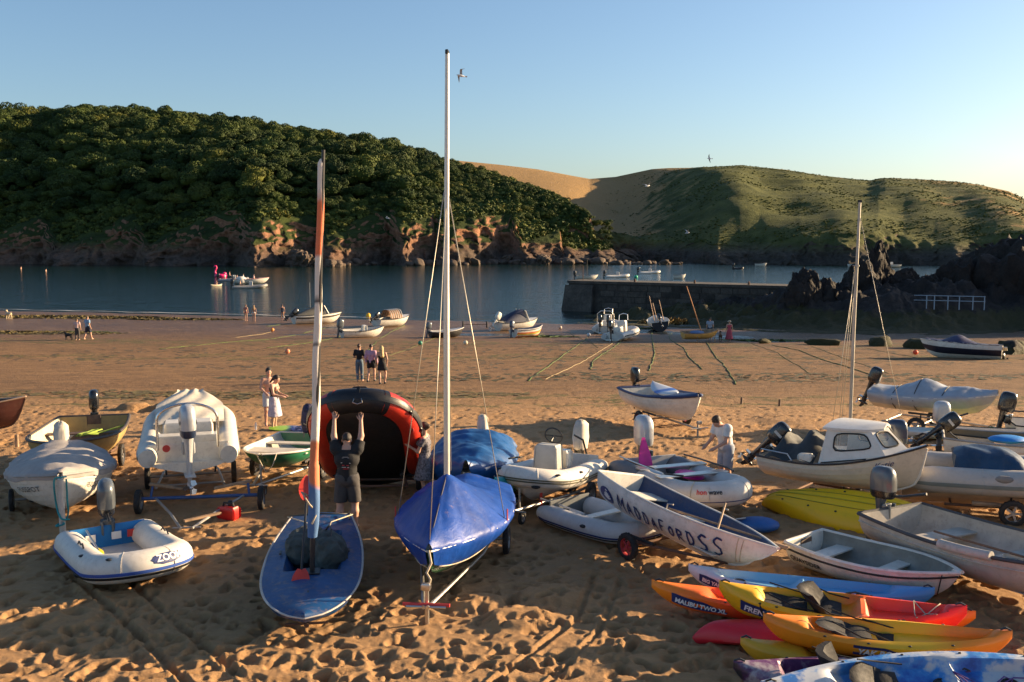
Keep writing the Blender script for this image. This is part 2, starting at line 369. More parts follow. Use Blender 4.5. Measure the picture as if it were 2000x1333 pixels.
# ---------------------------------------------------------------- far hills
FOC = 1944.4
def pz(py, r): return 9 + (455.5 - np.asarray(py, float)) / FOC * np.asarray(r, float) * .985
def uu(px): return (np.asarray(px, float) - 1000) / FOC
def land_mat(name, dry_attr=False, rock_hi=(.30, .145, .080), rock_lo=(.095, .070, .054), veg=((.018, .030, .007), (.055, .072, .017)), slope=(.60, .74), tan=(.34, .22, .085)):
    m, nt, b, N, L = nmat(name); tc = N('TexCoord').outputs['Object']; ge = N('NewGeometry')
    sp = N('SeparateXYZ'); L(ge.outputs['Normal'], sp.inputs[0]); po = N('SeparateXYZ'); L(tc, po.inputs[0])
    n1 = noise(N, L, .12, 8, tc, .65); n2 = noise(N, L, .9, 6, tc, .7); n3 = noise(N, L, .03, 5, tc)
    g = ramp(N, L, n1, [(.35, veg[0]), (.65, veg[1])]); 
    if dry_attr:
        at = N('Attribute', attribute_name='dry'); ad = N('Math', operation='MULTIPLY_ADD', n_1=1.6, n_2=-.8); L(n1, ad.inputs[0])
        s = N('Math', operation='ADD'); s.use_clamp = True; L(at.outputs['Fac'], s.inputs[0]); L(ad.outputs[0], s.inputs[1])
        k = ramp(N, L, s.outputs[0], [(.42, 0.), (.62, 1.)]); g = mix(N, L, k, g, ramp(N, L, n2, [(.3, tuple(x * .75 for x in tan)), (.7, tan)]))
    h = N('MapRange', n_1=1.5, n_2=9.); L(po.outputs[2], h.inputs[0])
    ha = N('Math', operation='MULTIPLY_ADD', n_1=1.2, n_2=-.6); L(n3, ha.inputs[0]); hs = N('Math', operation='ADD'); hs.use_clamp = True; L(h.outputs[0], hs.inputs[0]); L(ha.outputs[0], hs.inputs[1])
    rk = mix(N, L, hs.outputs[0], rock_lo, rock_hi); rk = mix(N, L, .8, rk, ramp(N, L, n2, [(.3, .35), (.7, 1.5)]), 'MULTIPLY')
    sl = N('Math', operation='MULTIPLY_ADD', n_1=.5, n_2=-.25); L(n1, sl.inputs[0]); sa = N('Math', operation='ADD'); L(sp.outputs[2], sa.inputs[0]); L(sl.outputs[0], sa.inputs[1])
    f = N('MapRange', n_1=slope[0], n_2=slope[1]); L(sa.outputs[0], f.inputs[0])
    hz = N('MapRange', n_1=3.0, n_2=6.5); L(po.outputs[2], hz.inputs[0]); fm = N('Math', operation='MULTIPLY'); L(f.outputs[0], fm.inputs[0]); L(hz.outputs[0], fm.inputs[1])
    L(mix(N, L, fm.outputs[0], rk, g), b.inputs['Base Color']); b.inputs['Roughness'].default_value = .9; b.inputs['Specular IOR Level'].default_value = .15
    bp = N('Bump', i_Strength=.9, i_Distance=.9); L(noise(N, L, .55, 9, tc, .72), bp.inputs['Height']); L(bp.outputs[0], b.inputs['Normal'])
    return m
# wooded hill on the left: columns of bearing u, profile rows shore -> cliff top -> ridge -> back
NOSE = [-260, -60, 130, 300, 505, 648, 790, 868, 1022, 1105, 1165, 1300]
def shore(px):
    px = np.asarray(px, float); base = np.interp(px, [-500, 0, 500, 1190, 1260], [300, 285, 268, 296, 312]); off = np.zeros_like(px)
    for a, b in zip(NOSE[:-1], NOSE[1:]):
        w = b - a; t = np.clip((px - a) / w, 0, 1); amp = min(17, w * .12)
        k = (px >= a) & (px < b); tt = t
        prof = np.where(tt < .82, (tt / .82) ** .9, ((1 - tt) / .18) ** 1.2); off = np.where(k, amp * prof, off)
    return base + off
SKY_X = [-500, -200, 0, 60, 110, 150, 330, 480, 560, 700, 830, 940, 1000, 1060, 1130, 1185, 1215, 1262]
SKY_Y = [236, 231, 236, 246, 244, 238, 244, 260, 275, 298, 320, 336, 353, 374, 410, 437, 468, 512]
RID_R = [470, 450, 430, 425, 425, 420, 415, 410, 405, 395, 380, 365, 352, 340, 325, 312, 314, 316]
CT_X = [-500, 0, 300, 480, 520, 600, 660, 730, 790, 860, 950, 1030, 1110, 1160, 1190, 1215, 1262]
CT_Y = [455, 455, 446, 428, 412, 440, 434, 428, 412, 418, 422, 442, 462, 472, 474, 486, 514]
def base_s(px): return np.interp(px, [-500, 0, 500, 1190, 1260], [300, 285, 268, 296, 312]) + 22.
def left_z(px, r):
    """ground height of the wooded hill above the cliff top"""
    px = np.asarray(px, float); r0 = base_s(px); r2 = np.interp(px, SKY_X, RID_R); z1 = pz(np.interp(px, CT_X, CT_Y), r0); z2 = pz(np.interp(px, SKY_X, SKY_Y), r2)
    t = np.clip((r - r0) / np.maximum(r2 - r0, 5), -.2, 1.6); tt = np.minimum(t, 1)
    z = z1 + (z2 - z1) * np.where(tt > 0, 1 - (1 - np.maximum(tt, 0)) ** 1.55, 1.55 * tt) - np.maximum(t - 1, 0) * 14
    x = uu(px) * r; n = fbm(np.stack([x / 45, np.ravel(r) / 45, 0 * x], 1), 3); g = fbm(np.stack([x / 17, np.ravel(r) / 60, 0 * x + 5], 1), 2)
    return z + (n * 5.5 + g * 2.5) * np.clip(t * 4, 0, 1) * np.clip((1.25 - t), .25, 1) * np.clip((1230 - px) / 250, .15, 1)
def hill_left():
    pxs = np.linspace(-500, 1260, 560); nq, nt_, nb = 46, 64, 10; rows = []
    r0 = shore(pxs); r2 = np.interp(pxs, SKY_X, RID_R); zc = left_z(pxs, r0 + 14)
    for i in range(nq):
        t = i / (nq - 1); r = r0 - 2 + 16 * t ** 1.5; z = -3 + (zc + 3) * (t ** .9)
        x = uu(pxs) * r; p = np.stack([x / 7, r / 7, z / 7], 1); q = np.stack([x / 2.4, r / 2.4, z / 3.2], 1)
        k = np.sin(math.pi * min(1, t * .92 + .04)) ** .6
        dr = -(fbm(p, 3, ridge=True) * 4.2 + fbm(q, 3, ridge=True) * 1.5) * k
        apron = 4.5 * np.clip(1 - z / 5, 0, 1) * (.5 + fbm(np.stack([x / 5, 0 * x, 0 * x + 2], 1), 2))
        dx = fbm(p + 31, 3) * 2.4 * k; rr = r + dr - apron; rows.append(np.stack([x + dx, rr, z + fbm(q + 9, 2) * .8 * k], 1))
    for i in range(1, nt_):
        t = i / (nt_ - 1); r = r0 + 14 + (r2 - r0 - 14) * t; rows.append(np.stack([uu(pxs) * r, r, left_z(pxs, r)], 1))
    for i in range(1, nb):
        r = r2 + i * 14; rows.append(np.stack([uu(pxs) * r, r, left_z(pxs, r2) - (i * 14) * .10 - np.where(pxs > 1150, (i * 3.), 0)], 1))
    v = np.concatenate(rows); o = mesh_np('hill', v, grid_faces(len(rows), len(pxs)), land_mat('hill_left_ground'), smooth=180)
    tag(o, 'steep dark wooded hill with red brown sea cliffs', kind='structure')
hill_left()

def hill_right():
    pxs = np.linspace(790, 2320, 560); u = uu(pxs); rs_ = 312 + np.interp(pxs, [930, 1200, 1400, 1700, 1860, 2300], [60, 40, 0, -8, -16, -30])
    r0 = 300 + 14 * fbm(np.stack([pxs / 90, 0 * pxs, 0 * pxs], 1), 3) - 6 * np.exp(-((pxs - 1490) / 60) ** 2) - 10 * np.exp(-((pxs - 1640) / 70) ** 2) + np.interp(pxs, [930, 1200, 1400, 1700, 1860, 2300], [60, 40, 0, -8, -16, -30])
    sky_y = np.interp(pxs, [790, 975, 1050, 1150, 1200, 1270, 1300, 1380, 1440, 1530, 1600, 1690, 1722, 1790, 1850, 1900, 1960, 1985, 2005, 2100, 2320], [305, 323, 332, 350, 346, 331, 329, 328, 324, 333, 344, 354, 349, 351, 355, 361, 374, 386, 398, 440, 480])
    r2 = np.interp(pxs, [930, 1050, 1200, 1440, 1700, 1900, 2000, 2320], [640, 620, 560, 520, 500, 450, 420, 400])
    ct = np.interp(pxs, [930, 1180, 1240, 1300, 1400, 1480, 1560, 1640, 1710, 1760, 1820, 1900, 2000, 2320], [440, 448, 462, 464, 464, 466, 446, 440, 440, 458, 466, 462, 450, 470])
    zc0 = pz(ct, rs_); z2 = pz(sky_y, r2); prof = lambda r: (lambda q: zc0 + (z2 - zc0) * np.where(q > 0, 1 - (1 - np.maximum(q, 0)) ** 1.35, 1.35 * q))(np.clip((r - rs_) / (r2 - rs_), -.2, 1)); zc = prof(r0 + 9); rows = []; dry = []; nq, nt_, nb = 40, 110, 8
    for i in range(nq):
        t = i / (nq - 1); r = r0 - 2 + 11 * t ** 1.6; z = -3 + (zc + 3) * t ** .85; x = u * r
        p = np.stack([x / 9, r / 9, z / 12], 1); q = np.stack([x / 2.6, r / 2.6, z / 4], 1); k = math.sin(math.pi * min(1, t * .92 + .04)) ** .6
        rows.append(np.stack([x + fbm(p + 11, 2) * 2 * k, r - (fbm(p, 3, ridge=True) * 4.5 + fbm(q, 3, ridge=True) * 1.4) * k - 4 * np.clip(1 - z / 4, 0, 1), z], 1)); dry.append(0 * x)
    for i in range(1, nt_):
        t = i / (nt_ - 1); r = r0 + 9 + (r2 - r0 - 9) * t; x = u * r
        z = prof(r)
        e = math.sin(math.pi * t) ** .7
        # spurs and the dry valley
        for (pa, pb, w, a) in ((1470, 1330, 80, 8.), (1650, 1480, 60, 2.6), (1830, 1700, 70, 3.), (1960, 1860, 55, 2.6)):
            c = pa + (pb - pa) * t; z = z + a * e * (1 - t) * 1.35 * np.exp(-((pxs - c) / w) ** 2)
        z = z - 9 * e * np.exp(-((pxs - 1195 - 40 * t) / 75) ** 2)
        n = fbm(np.stack([x / 70, r / 34, 0 * x + 8], 1), 4); m = fbm(np.stack([x / 22, r / 12, 0 * x + 2], 1), 3)
        z = z + (n * 4.2 + m * 1.1) * (1 - .8 * max(0, t - .6) / .4) * (e * np.clip((pxs - 1150) / 200, .18, 1))
        rows.append(np.stack([x, r, z], 1))
        dry.append(np.interp(pxs, [930, 1180, 1235, 1300, 1400, 1700, 1960, 2050], [1.25, 1.15, .72, .42, .14, .18, .42, .5]) * (1 if t > .05 else 0) + .28 * max(0, t - .72) / .28)
    for i in range(1, nb):
        r = r2 + 14 * i; rows.append(np.stack([u * r, r, rows[nq + nt_ - 2][:, 2] - 1.6 * i], 1)); dry.append(dry[-1])
    o = mesh_np('headland', np.concatenate(rows), grid_faces(len(rows), len(pxs)), land_mat('headland_ground', True, (.13, .095, .065), (.06, .05, .04), ((.048, .058, .015), (.118, .122, .036)), (.42, .58), (.36, .225, .092)), smooth=180)
    a = o.data.attributes.new('dry', 'FLOAT', 'POINT'); a.data.foreach_set('value', np.concatenate(dry).astype(np.float32))
    tag(o, 'grassy headland with dry tan slope and shaded sea cliffs', kind='structure'); return np.array(rows)
HR = hill_right()

# ---------------------------------------------------------------- woodland
def leaf_mat(name, lo, hi):
    m, nt, b, N, L = nmat(name); ge = N('NewGeometry'); oi = N('ObjectInfo')
    n = noise(N, L, .10, 4, ge.outputs['Position']); c = ramp(N, L, n, [(.36, lo), (.64, hi)])
    c = mix(N, L, .75, c, ramp(N, L, ge.outputs['Random Per Island'], [(0., .55), (1., 1.5)]), 'MULTIPLY'); c = mix(N, L, .8, c, ramp(N, L, oi.outputs['Random'], [(0., (.45, .55, .55)), (.45, (.95, 1., 1.)), (.85, (1.25, 1.2, 1.0)), (1., (1.9, 1.35, .9))]), 'MULTIPLY')
    L(c, b.inputs['Base Color']); b.inputs['Roughness'].default_value = .75; b.inputs['Specular IOR Level'].default_value = .25
    return m
leaf_wood = leaf_mat('woodland_leaves', (.024, .046, .010), (.076, .100, .020))
leaf_scrub = leaf_mat('scrub_leaves', (.050, .072, .014), (.115, .132, .030))
bark = M('bark', (.07, .055, .04), .9, var=.3, bump=.5, bs=4)
def crown_base(n, seed, lobes=7, size=.105):
    """unit crown: leaf-clump quads over several lumpy lobes; z from 0 to about 1, radius about 1"""
    g = np.random.default_rng(seed); C = []; NRM = []
    lob = [(0, 0, .42, .58)] + [(math.cos(a) * d, math.sin(a) * d, g.uniform(.12, .95 - .55 * d), g.uniform(.20, .44)) for a, d in zip(g.uniform(0, 6.28, lobes), g.uniform(.25, .88, lobes))]
    wts = np.array([l[3] ** 2 for l in lob]); wts /= wts.sum()
    lob = np.array(lob)
    while len(C) < n:
        m = n * 2; l = lob[g.choice(len(lob), m, p=wts)]; d = g.normal(size=(m, 3)); d /= np.linalg.norm(d, axis=1)[:, None]; sq = np.array([1, 1, .85])
        p = l[:, :3] + d * l[:, 3:] * sq * g.uniform(.86, 1.07, m)[:, None]; q = np.linalg.norm((p[:, None] - lob[None, :, :3]) / sq, axis=2) < lob[None, :, 3] * .82
        ok = (d[:, 2] > -.45) & ~q.any(1); C += list(p[ok]); NRM += list(d[ok])
    C = C[:n]; NRM = NRM[:n]
    C = np.array(C); D = np.array(NRM) + g.normal(size=(n, 3)) * .55; D /= np.linalg.norm(D, axis=1)[:, None]
    T = np.cross(D, g.normal(size=(n, 3))); T /= np.linalg.norm(T, axis=1)[:, None]; B = np.cross(D, T); s = size * g.uniform(.6, 1.35, n)[:, None]
    q = np.stack([C - T * s - B * s * .5, C + T * s * .9 - B * s * .7 + D * s * .3, C + T * s * .8 + B * s * .8, C - T * s * .7 + B * s * .9 + D * s * .2], 1)
    return q.reshape(-1, 3)
def core_base(seed):
    """dark inner mass of the crown"""
    g = np.random.default_rng(seed); mb = MB(); mb.ell((0, 0, .38), (.64, .64, .42), 10, 7); v = np.array(mb.v); v = v * (1 + .12 * fbm(v * 2 + seed, 2)[:, None])
    return v, [f for f in mb.f if len(f) == 4]
def wood_points():
    g = np.random.default_rng(21); n = 16000; px = g.uniform(-190, 1190, n); t = g.random(n) ** .85
    r0 = shore(px); r2 = np.interp(px, SKY_X, RID_R); r = r0 + 16 + (r2 + 16 - r0 - 16) * t; scr = sstep(760, 960, px); low = 1 - np.minimum(1, t * 7)
    rad = g.choice([1.5, 2.3, 3.2, 4.4], n, p=[.30, .34, .26, .10]) * g.uniform(.85, 1.15, n) * (1 - .55 * scr) * (1 - .35 * low); x = uu(px) * r; z = left_z(px, r); cell = {}; P = []
    for k in np.argsort(-rad + g.random(n) * 2.0):
        c = (int(x[k] // 7), int(r[k] // 7)); ok = all((q[0] - x[k]) ** 2 + (q[1] - r[k]) ** 2 > (.50 * (rad[k] + q[2])) ** 2 for a in (-1, 0, 1) for b in (-1, 0, 1) for q in cell.get((c[0] + a, c[1] + b), ()))
        if ok: cell.setdefault(c, []).append((x[k], r[k], rad[k])); P.append((x[k], r[k], z[k] - .4 + (1.0 + rad[k] * .3) * (1 - scr[k]) * (1 - low[k]), rad[k]))
    return np.array(P)
WP = wood_points()
def instanced(name, P, bases, mat, label, squash=.9, core=True):
    """one object: points carrying scale, turn and variant; geometry nodes put a crown on each"""
    g = np.random.default_rng(len(P)); n = len(P); me = bpy.data.meshes.new(name); me.vertices.add(n); me.vertices.foreach_set('co', P[:, :3].astype(np.float32).ravel())
    rot = np.stack([g.normal(0, .16, n), g.normal(0, .16, n), g.uniform(0, 6.28, n)], 1); sc = P[:, 3:4] * np.stack([g.uniform(.9, 1.12, n), g.uniform(.9, 1.12, n), squash * g.uniform(.75, 1.35, n)], 1)
    for nm, ty, val in (('turn', 'FLOAT_VECTOR', rot), ('size', 'FLOAT_VECTOR', sc)): me.attributes.new(nm, ty, 'POINT').data.foreach_set('vector', val.astype(np.float32).ravel())
    me.attributes.new('variant', 'INT', 'POINT').data.foreach_set('value', g.integers(0, len(bases), n).astype(np.int32))
    o = bpy.data.objects.new(name, me); COL.objects.link(o); me.materials.append(mat)
    ng = bpy.data.node_groups.new(name, 'GeometryNodeTree'); ng.interface.new_socket('Geometry', in_out='INPUT', socket_type='NodeSocketGeometry'); ng.interface.new_socket('Geometry', in_out='OUTPUT', socket_type='NodeSocketGeometry')
    A = lambda t: ng.nodes.new(t); L = ng.links.new; gi = A('NodeGroupInput'); go = A('NodeGroupOutput'); ip = A('GeometryNodeInstanceOnPoints'); gt = A('GeometryNodeGeometryToInstance')
    for k in range(len(bases) - 1, -1, -1):
        v = bases[k]; F = np.arange(len(v)).reshape(-1, 4)
        if core: cb, cf = core_base(k); F = np.concatenate([F, np.array(cf) + len(v)]); v = np.concatenate([v, cb * .92])
        co = mesh_np(name + '_crown', v, F, mat); COL.objects.unlink(co); oi = A('GeometryNodeObjectInfo'); oi.inputs['Object'].default_value = co; L(oi.outputs['Geometry'], gt.inputs[0])
    def attr(nm, ty): a = A('GeometryNodeInputNamedAttribute'); a.data_type = ty; a.inputs['Name'].default_value = nm; return a.outputs['Attribute']
    e2r = A('FunctionNodeEulerToRotation'); L(attr('turn', 'FLOAT_VECTOR'), e2r.inputs[0])
    L(gi.outputs[0], ip.inputs['Points']); L(gt.outputs[0], ip.inputs['Instance']); ip.inputs['Pick Instance'].default_value = True; L(attr('variant', 'INT'), ip.inputs['Instance Index']); L(e2r.outputs[0], ip.inputs['Rotation']); L(attr('size', 'FLOAT_VECTOR'), ip.inputs['Scale']); L(ip.outputs[0], go.inputs[0])
    o.modifiers.new('scatter', 'NODES').node_group = ng
    return tag(o, label, kind='stuff')
instanced('woodland', WP, [crown_base(2400, s, 15, .036) for s in range(12)], leaf_wood, 'dense mass of round-topped trees covering the steep hillside')
BUSH = [crown_base(160, 40 + s, 4, .15) for s in range(6)]
def scrub_points():
    g = np.random.default_rng(5); n = 3600; px = np.where(g.random(n) < .5, g.uniform(-100, 1205, n), g.uniform(800, 1205, n)); r0 = shore(px); r2 = np.interp(px, SKY_X, RID_R)
    t = np.where((px < 850) | (g.random(n) < .4), np.abs(g.normal(0, .10, n)), g.random(n)); r = r0 + 12.5 + (r2 - r0 - 14) * t; z = left_z(px, np.maximum(r, r0 + 14)); rad = g.uniform(.7, 1.9, n)
    return np.stack([uu(px) * r, r, z - .3 - np.maximum(0, r0 + 14 - r) * 1.2, rad], 1)
instanced('undergrowth', scrub_points(), BUSH, leaf_scrub, 'low green scrub and bracken along the cliff tops', .8, False)
def headland_scrub():
    g = np.random.default_rng(9); nr, nc = HR.shape[:2]; n = 52000; i = g.integers(38, 148, n); j = g.integers(0, nc, n); p = HR[i, j]; px = 790 + (2320 - 790) * j / (nc - 1); d = pn(np.stack([p[:, 0] / 22, p[:, 1] / 22, 0 * px + 1], 1))
    ok = (px < 2040) & (px > 1180) & (g.random(n) < (.22 + d * 1.2) * np.minimum(1, (px - 1150) / 250) + np.where(i < 48, .5, 0)); p = p[ok][:13000]; m = len(p)
    return np.concatenate([p + g.normal(0, .8, (m, 3)) * np.array([1, 1, 0]) - np.array([0, 0, .15]), g.uniform(.2, .5, (m, 1))], 1)
instanced('bracken', headland_scrub(), BUSH, leaf_scrub, 'patches of bracken and gorse spread over the grassy headland', .7, False)
# the crowns that stand out singly along the lower edge of the wood
def single_tree_mesh(seed):
    v = crown_base(2600, 70 + seed, 18, .034); cb, cf = core_base(seed); n = len(v)
    F = np.concatenate([np.arange(n).reshape(-1, 4), np.array(cf) + n]); o = mesh_np('crown', np.concatenate([v, cb * .93]), F, leaf_wood)
    mb = MB(); mb.tube([(0, 0, -.75), (.03, .02, -.2), (.0, .05, .2), (.04, .02, .5)], [.075, .06, .045, .02], 7)
    for a in (0.4, 2.2, 4.4): mb.tube([(0, .02, -.05), (.25 * math.cos(a), .25 * math.sin(a), .25), (.45 * math.cos(a), .45 * math.sin(a), .42)], [.035, .025, .01], 5)
    t = mb.build('trunk', bark); return t, o
TM = [single_tree_mesh(s) for s in range(3)]; used = [False] * 3
TREES = [(489, 396, 14, 4.6), (432, 400, 17, 4.2), (390, 372, 34, 4.4), (275, 408, 14, 6.2), (205, 396, 30, 5.2), (228, 330, 66, 5.0), (60, 350, 62, 6.5), (30, 405, 28, 5.4), (565, 345, 50, 4.6), (585, 390, 30, 3.6), (660, 390, 24, 4.4), (745, 405, 18, 3.8), (640, 300, 80, 5.0), (555, 268, 105, 4.6), (700, 320, 62, 4.2), (800, 372, 30, 3.6), (470, 300, 84, 4.8), (150, 275, 95, 5.2), (340, 330, 64, 4.6), (855, 385, 24, 2.8), (40, 232, 120, 7.5)]
WHERE = ['above the red cliff nose', 'on the cliff brow beside its red nose', 'in the middle of the lower wood', 'low on the dark cliff brow', 'low in the shaded wood', 'halfway up the shaded slope', 'on the slope at the photo edge', 'at the foot of the slope by the photo edge', 'mid slope above the red nose', 'just above the shaded cove', 'behind the wrapped sail mast', 'right of the wrapped sail mast', 'high on the slope near the mast top', 'just under the skyline left of the masts', 'mid slope between the two masts', 'low on the slope left of the tall mast', 'high in the middle of the wood', 'high in the wood on the left', 'centre of the wood, left of the masts', 'smallest, just left of the tall mast', 'largest crown on the skyline at the photo edge']
for k, (px, py, dr, rad) in enumerate(TREES):
    r = float(shore(px)) + 16 + dr; z = float(left_z(np.array([px]), np.array([r]))[0]); lo = bpy.data.objects.new('tree', None); COL.objects.link(lo)
    lo.location = (float(uu(px)) * r, r, z + .7 * rad * .55); lo.scale = (rad, rad, rad * .95); lo.rotation_euler = (0, 0, k * 1.3)
    tag(lo, 'round dark green tree ' + WHERE[k], 'tree', 'single trees standing out of the hillside wood')
    t, c = TM[k % 3]
    if used[k % 3]: t, c = t.copy(), c.copy(); COL.objects.link(t); COL.objects.link(c)
    used[k % 3] = True; t.parent = lo; c.parent = lo

# ---------------------------------------------------------------- rocks
def ico(sub=3):
    import bmesh
    bm = bmesh.new(); bmesh.ops.create_icosphere(bm, subdivisions=sub, radius=1); v = np.array([p.co[:] for p in bm.verts]); f = np.array([[q.index for q in t.verts] for t in bm.faces]); bm.free(); return v, f
ICO3, ICO5 = ico(3), ico(5)
def rock_mat(name, lo, hi, wetz=None, weed=None):
    m, nt, b, N, L = nmat(name); tc = N('TexCoord').outputs['Object']; ge = N('NewGeometry')
    n1 = noise(N, L, .7, 8, ge.outputs['Position'], .7); n2 = noise(N, L, 4.5, 6, ge.outputs['Position'], .7)
    c = ramp(N, L, n1, [(.3, lo), (.7, hi)]); c = mix(N, L, .7, c, ramp(N, L, n2, [(.3, .45), (.7, 1.4)]), 'MULTIPLY')
    if weed:
        po = N('SeparateXYZ'); L(ge.outputs['Position'], po.inputs[0]); h = N('MapRange', n_1=weed[0], n_2=weed[1], n_3=.65, n_4=0.); L(po.outputs[2], h.inputs[0])
        ad = N('Math', operation='ADD'); L(h.outputs[0], ad.inputs[0]); L(noise(N, L, 1.3, 6, ge.outputs['Position'], .7), ad.inputs[1]); k = ramp(N, L, ad.outputs[0], [(.72, 0.), (.85, .8)]); c = mix(N, L, k, c, weed[2])
    L(c, b.inputs['Base Color']); b.inputs['Roughness'].default_value = .8; b.inputs['Specular IOR Level'].default_value = .3
    bp = N('Bump', i_Strength=.9, i_Distance=.25); L(noise(N, L, 2.2, 9, ge.outputs['Position'], .72), bp.inputs['Height']); L(bp.outputs[0], b.inputs['Normal']); return m
rock_far = rock_mat('boulder_brown', (.055, .040, .030), (.17, .12, .085))
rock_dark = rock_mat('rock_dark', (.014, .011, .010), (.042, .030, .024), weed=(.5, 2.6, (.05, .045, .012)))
def rock_verts(base, seed, facet=.38, rough=.16):
    v, f = base; g = np.random.default_rng(seed); d = np.ones(len(v))
    for _ in range(16):
        n = g.normal(size=3); n /= np.linalg.norm(n); c = g.uniform(.55, .92); q = v @ n; d = np.minimum(d, np.where(q > .05, c / np.maximum(q, .05), 9))
    w = v * d[:, None]; w = w + v * (fbm(v * 2.2 + seed * 3.1, 4, ridge=True) * rough)[:, None]; return w, f
BOUL = []
for s in range(6):
    v, f = rock_verts(ICO3 if s < 5 else ICO5, s + 3, rough=.16 if s < 5 else .30); o = mesh_np('boulder', v, f, rock_far, smooth=50); BOUL.append(o.data); bpy.data.objects.remove(o)
g = np.random.default_rng(8)
nb_ = 0
for k in range(120):
    px = (g.uniform(560, 1300) if k > 22 else g.uniform(1180, 1330)); 
    big = k in (0, 1, 2)
    if big: px = (585, 995, 1060)[k]
    r = float(shore(px)) - g.uniform(2., 8.5) - (5 if px > 1195 else 0); s = g.uniform(.6, 2.0) * (1 if px < 1195 else .75)
    if px > 1195: r = 292 - g.uniform(0, 8)
    if big: s = (3.6, 2.7, 2.3)[k]; r -= 2
    o = bpy.data.objects.new('boulder', BOUL[5 if big else k % 5]); COL.objects.link(o); o.location = (float(uu(px)) * r, r, s * .25); o.scale = (s * g.uniform(.9, 1.5), s, s * g.uniform(.6, .95) * (1.25 if big else 1)); o.rotation_euler = (g.uniform(-.3, .3), g.uniform(-.3, .3), g.uniform(0, 6.3))
    tag(o, ('big pale craggy boulder standing in a shaded cove', 'tall craggy boulder right of the tall mast at the cliff foot', 'blocky boulder in front of the arched cliff shadow')[k] if big else 'brown boulder on the rocky shore below the cliffs', 'boulder', None if big else 'boulders along the far cliff foot')
# dark rocks behind the quay: one heightfield reef and separate outcrops on it
def reef():
    us = np.linspace(.055, .72, 330); ys = np.linspace(82, 122, 130); U, Y = np.meshgrid(us, ys); X = U * Y; px = 1000 + U * FOC
    front = np.interp(px, [1100, 1200, 1300, 1400, 1500, 1600, 1750, 1850, 1950, 2100, 2400], [101, 97, 96, 93, 90, 88, 86, 87, 90, 92, 92]); top = np.interp(px, [1100, 1180, 1300, 1400, 1480, 1540, 1600, 1650, 1700, 1760, 1850, 2000, 2400], [-.9, -.9, -.5, -.1, .5, 1.4, 1.5, 1.6, 2.0, 2.0, 2.0, 2.2, 3])
    t = sstep(0, 12, Y - front); b = sstep(0, 10, 119 - Y + (px - 1500) * .02); n = fbm(xy(X, Y, 4.5), 4, ridge=True).reshape(X.shape); m = fbm(xy(X, Y, 1.2, 4), 3, ridge=True).reshape(X.shape); q = fbm(xy(X, Y, 9., 7), 2).reshape(X.shape)
    Z = zb(X, Y) - .5 + (top + .9 - zb(X, Y) * .6) * t * b + (n * 1.5 + m * .55) * (.2 + t) * (.35 + b * .65) + q * .8 * t + np.exp(-((Y - front) / 2.) ** 2) * .35
    o = mesh_np('rocky_reef', np.stack([X.ravel(), Y.ravel(), Z.ravel()], 1), grid_faces(len(ys), len(us)), rock_dark, smooth=60)
    tag(o, 'low dark weed-covered reef at the foot of the quay', kind='structure')
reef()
OUT = [  # x, y, base z, size, yaw, label
    (37.2, 104, .8, (4.4, 3.4, 5.9), 0, 'sharp dark pinnacle rock with a gull on its tip', 1), (28.7, 97, .4, (2.0, 2.2, 4.3), 40, 'pointed dark rock beyond the inshore end of the quay', 2),
    (30.9, 98, .4, (2.0, 2.2, 3.4), 80, 'low dark rock right of the pointed rock', 3), (33.6, 100, .4, (2.2, 2.3, 4.2), 120, 'broken dark rock at the left foot of the pinnacle', 4), (35.3, 101, .6, (2.0, 2.2, 4.7), 200, 'stepped dark rock leaning on the pinnacle', 5),
    (40.4, 102, .4, (2.0, 2.2, 4.3), 260, 'squat dark rock right of the pinnacle', 6), (43.2, 103, .4, (2.0, 2.2, 3.6), 300, 'round dark rock between pinnacle and bluff', 7),
    (52.0, 105, -.2, (8.0, 7.0, 10.6), 20, 'high dark bluff of rock at the photo edge', 8), (46.8, 104, .0, (3.4, 3.4, 6.4), 70, 'shoulder of dark rock falling from the bluff to the sea', 9), (60.5, 99, .0, (8., 6.0, 12.5), 150, 'dark rock wall added behind the railing to shade the reef', 10), (70, 100, .0, (9., 6., 16.), 60, 'tall unseen dark cliff added beyond the bluff to shade the reef', 11), (82, 104, .0, (9., 7., 19.), 100, 'tallest unseen dark cliff added beyond the bluff to shade the reef', 12)]  # last three added on the sun side to shade the reef; both cliffs unseen
for x, y, z, s, yaw, lab, sd in OUT:
    v, f = rock_verts(ICO5, sd + 20, .3, .20); v = v * np.array(s); v[:, 2] = np.where(v[:, 2] > 0, v[:, 2], v[:, 2] * .3)
    if sd == 1: k = np.clip(v[:, 2] / s[2], 0, 1); v[:, :2] *= (1.15 - .75 * k[:, None] ** .8); v[:, 0] += .8 * k
    v = v + .35 * np.stack([fbm(v * .9 + 5 * i, 3, ridge=True) for i in range(3)], 1); hz2 = np.clip(v[:, 2] / s[2], 0, 1.3); v[:, 2] += hz2 * s[2] * .12 * fbm(np.stack([v[:, 0] * .9, v[:, 1] * .5, 0 * v[:, 0] + sd], 1), 3, ridge=True)
    o = mesh_np('rock', v, f, rock_dark, smooth=45); o.location = (x, y, z); o.rotation_euler = (0, 0, R(yaw)); tag(o, lab, 'rock', 'dark rocks behind the quay') if sd < 11 else tag(o, lab, kind='structure'); o.name = 'rock' if sd < 11 else 'cliff'  # cliff: out-of-view rock added to cast shade on the reef
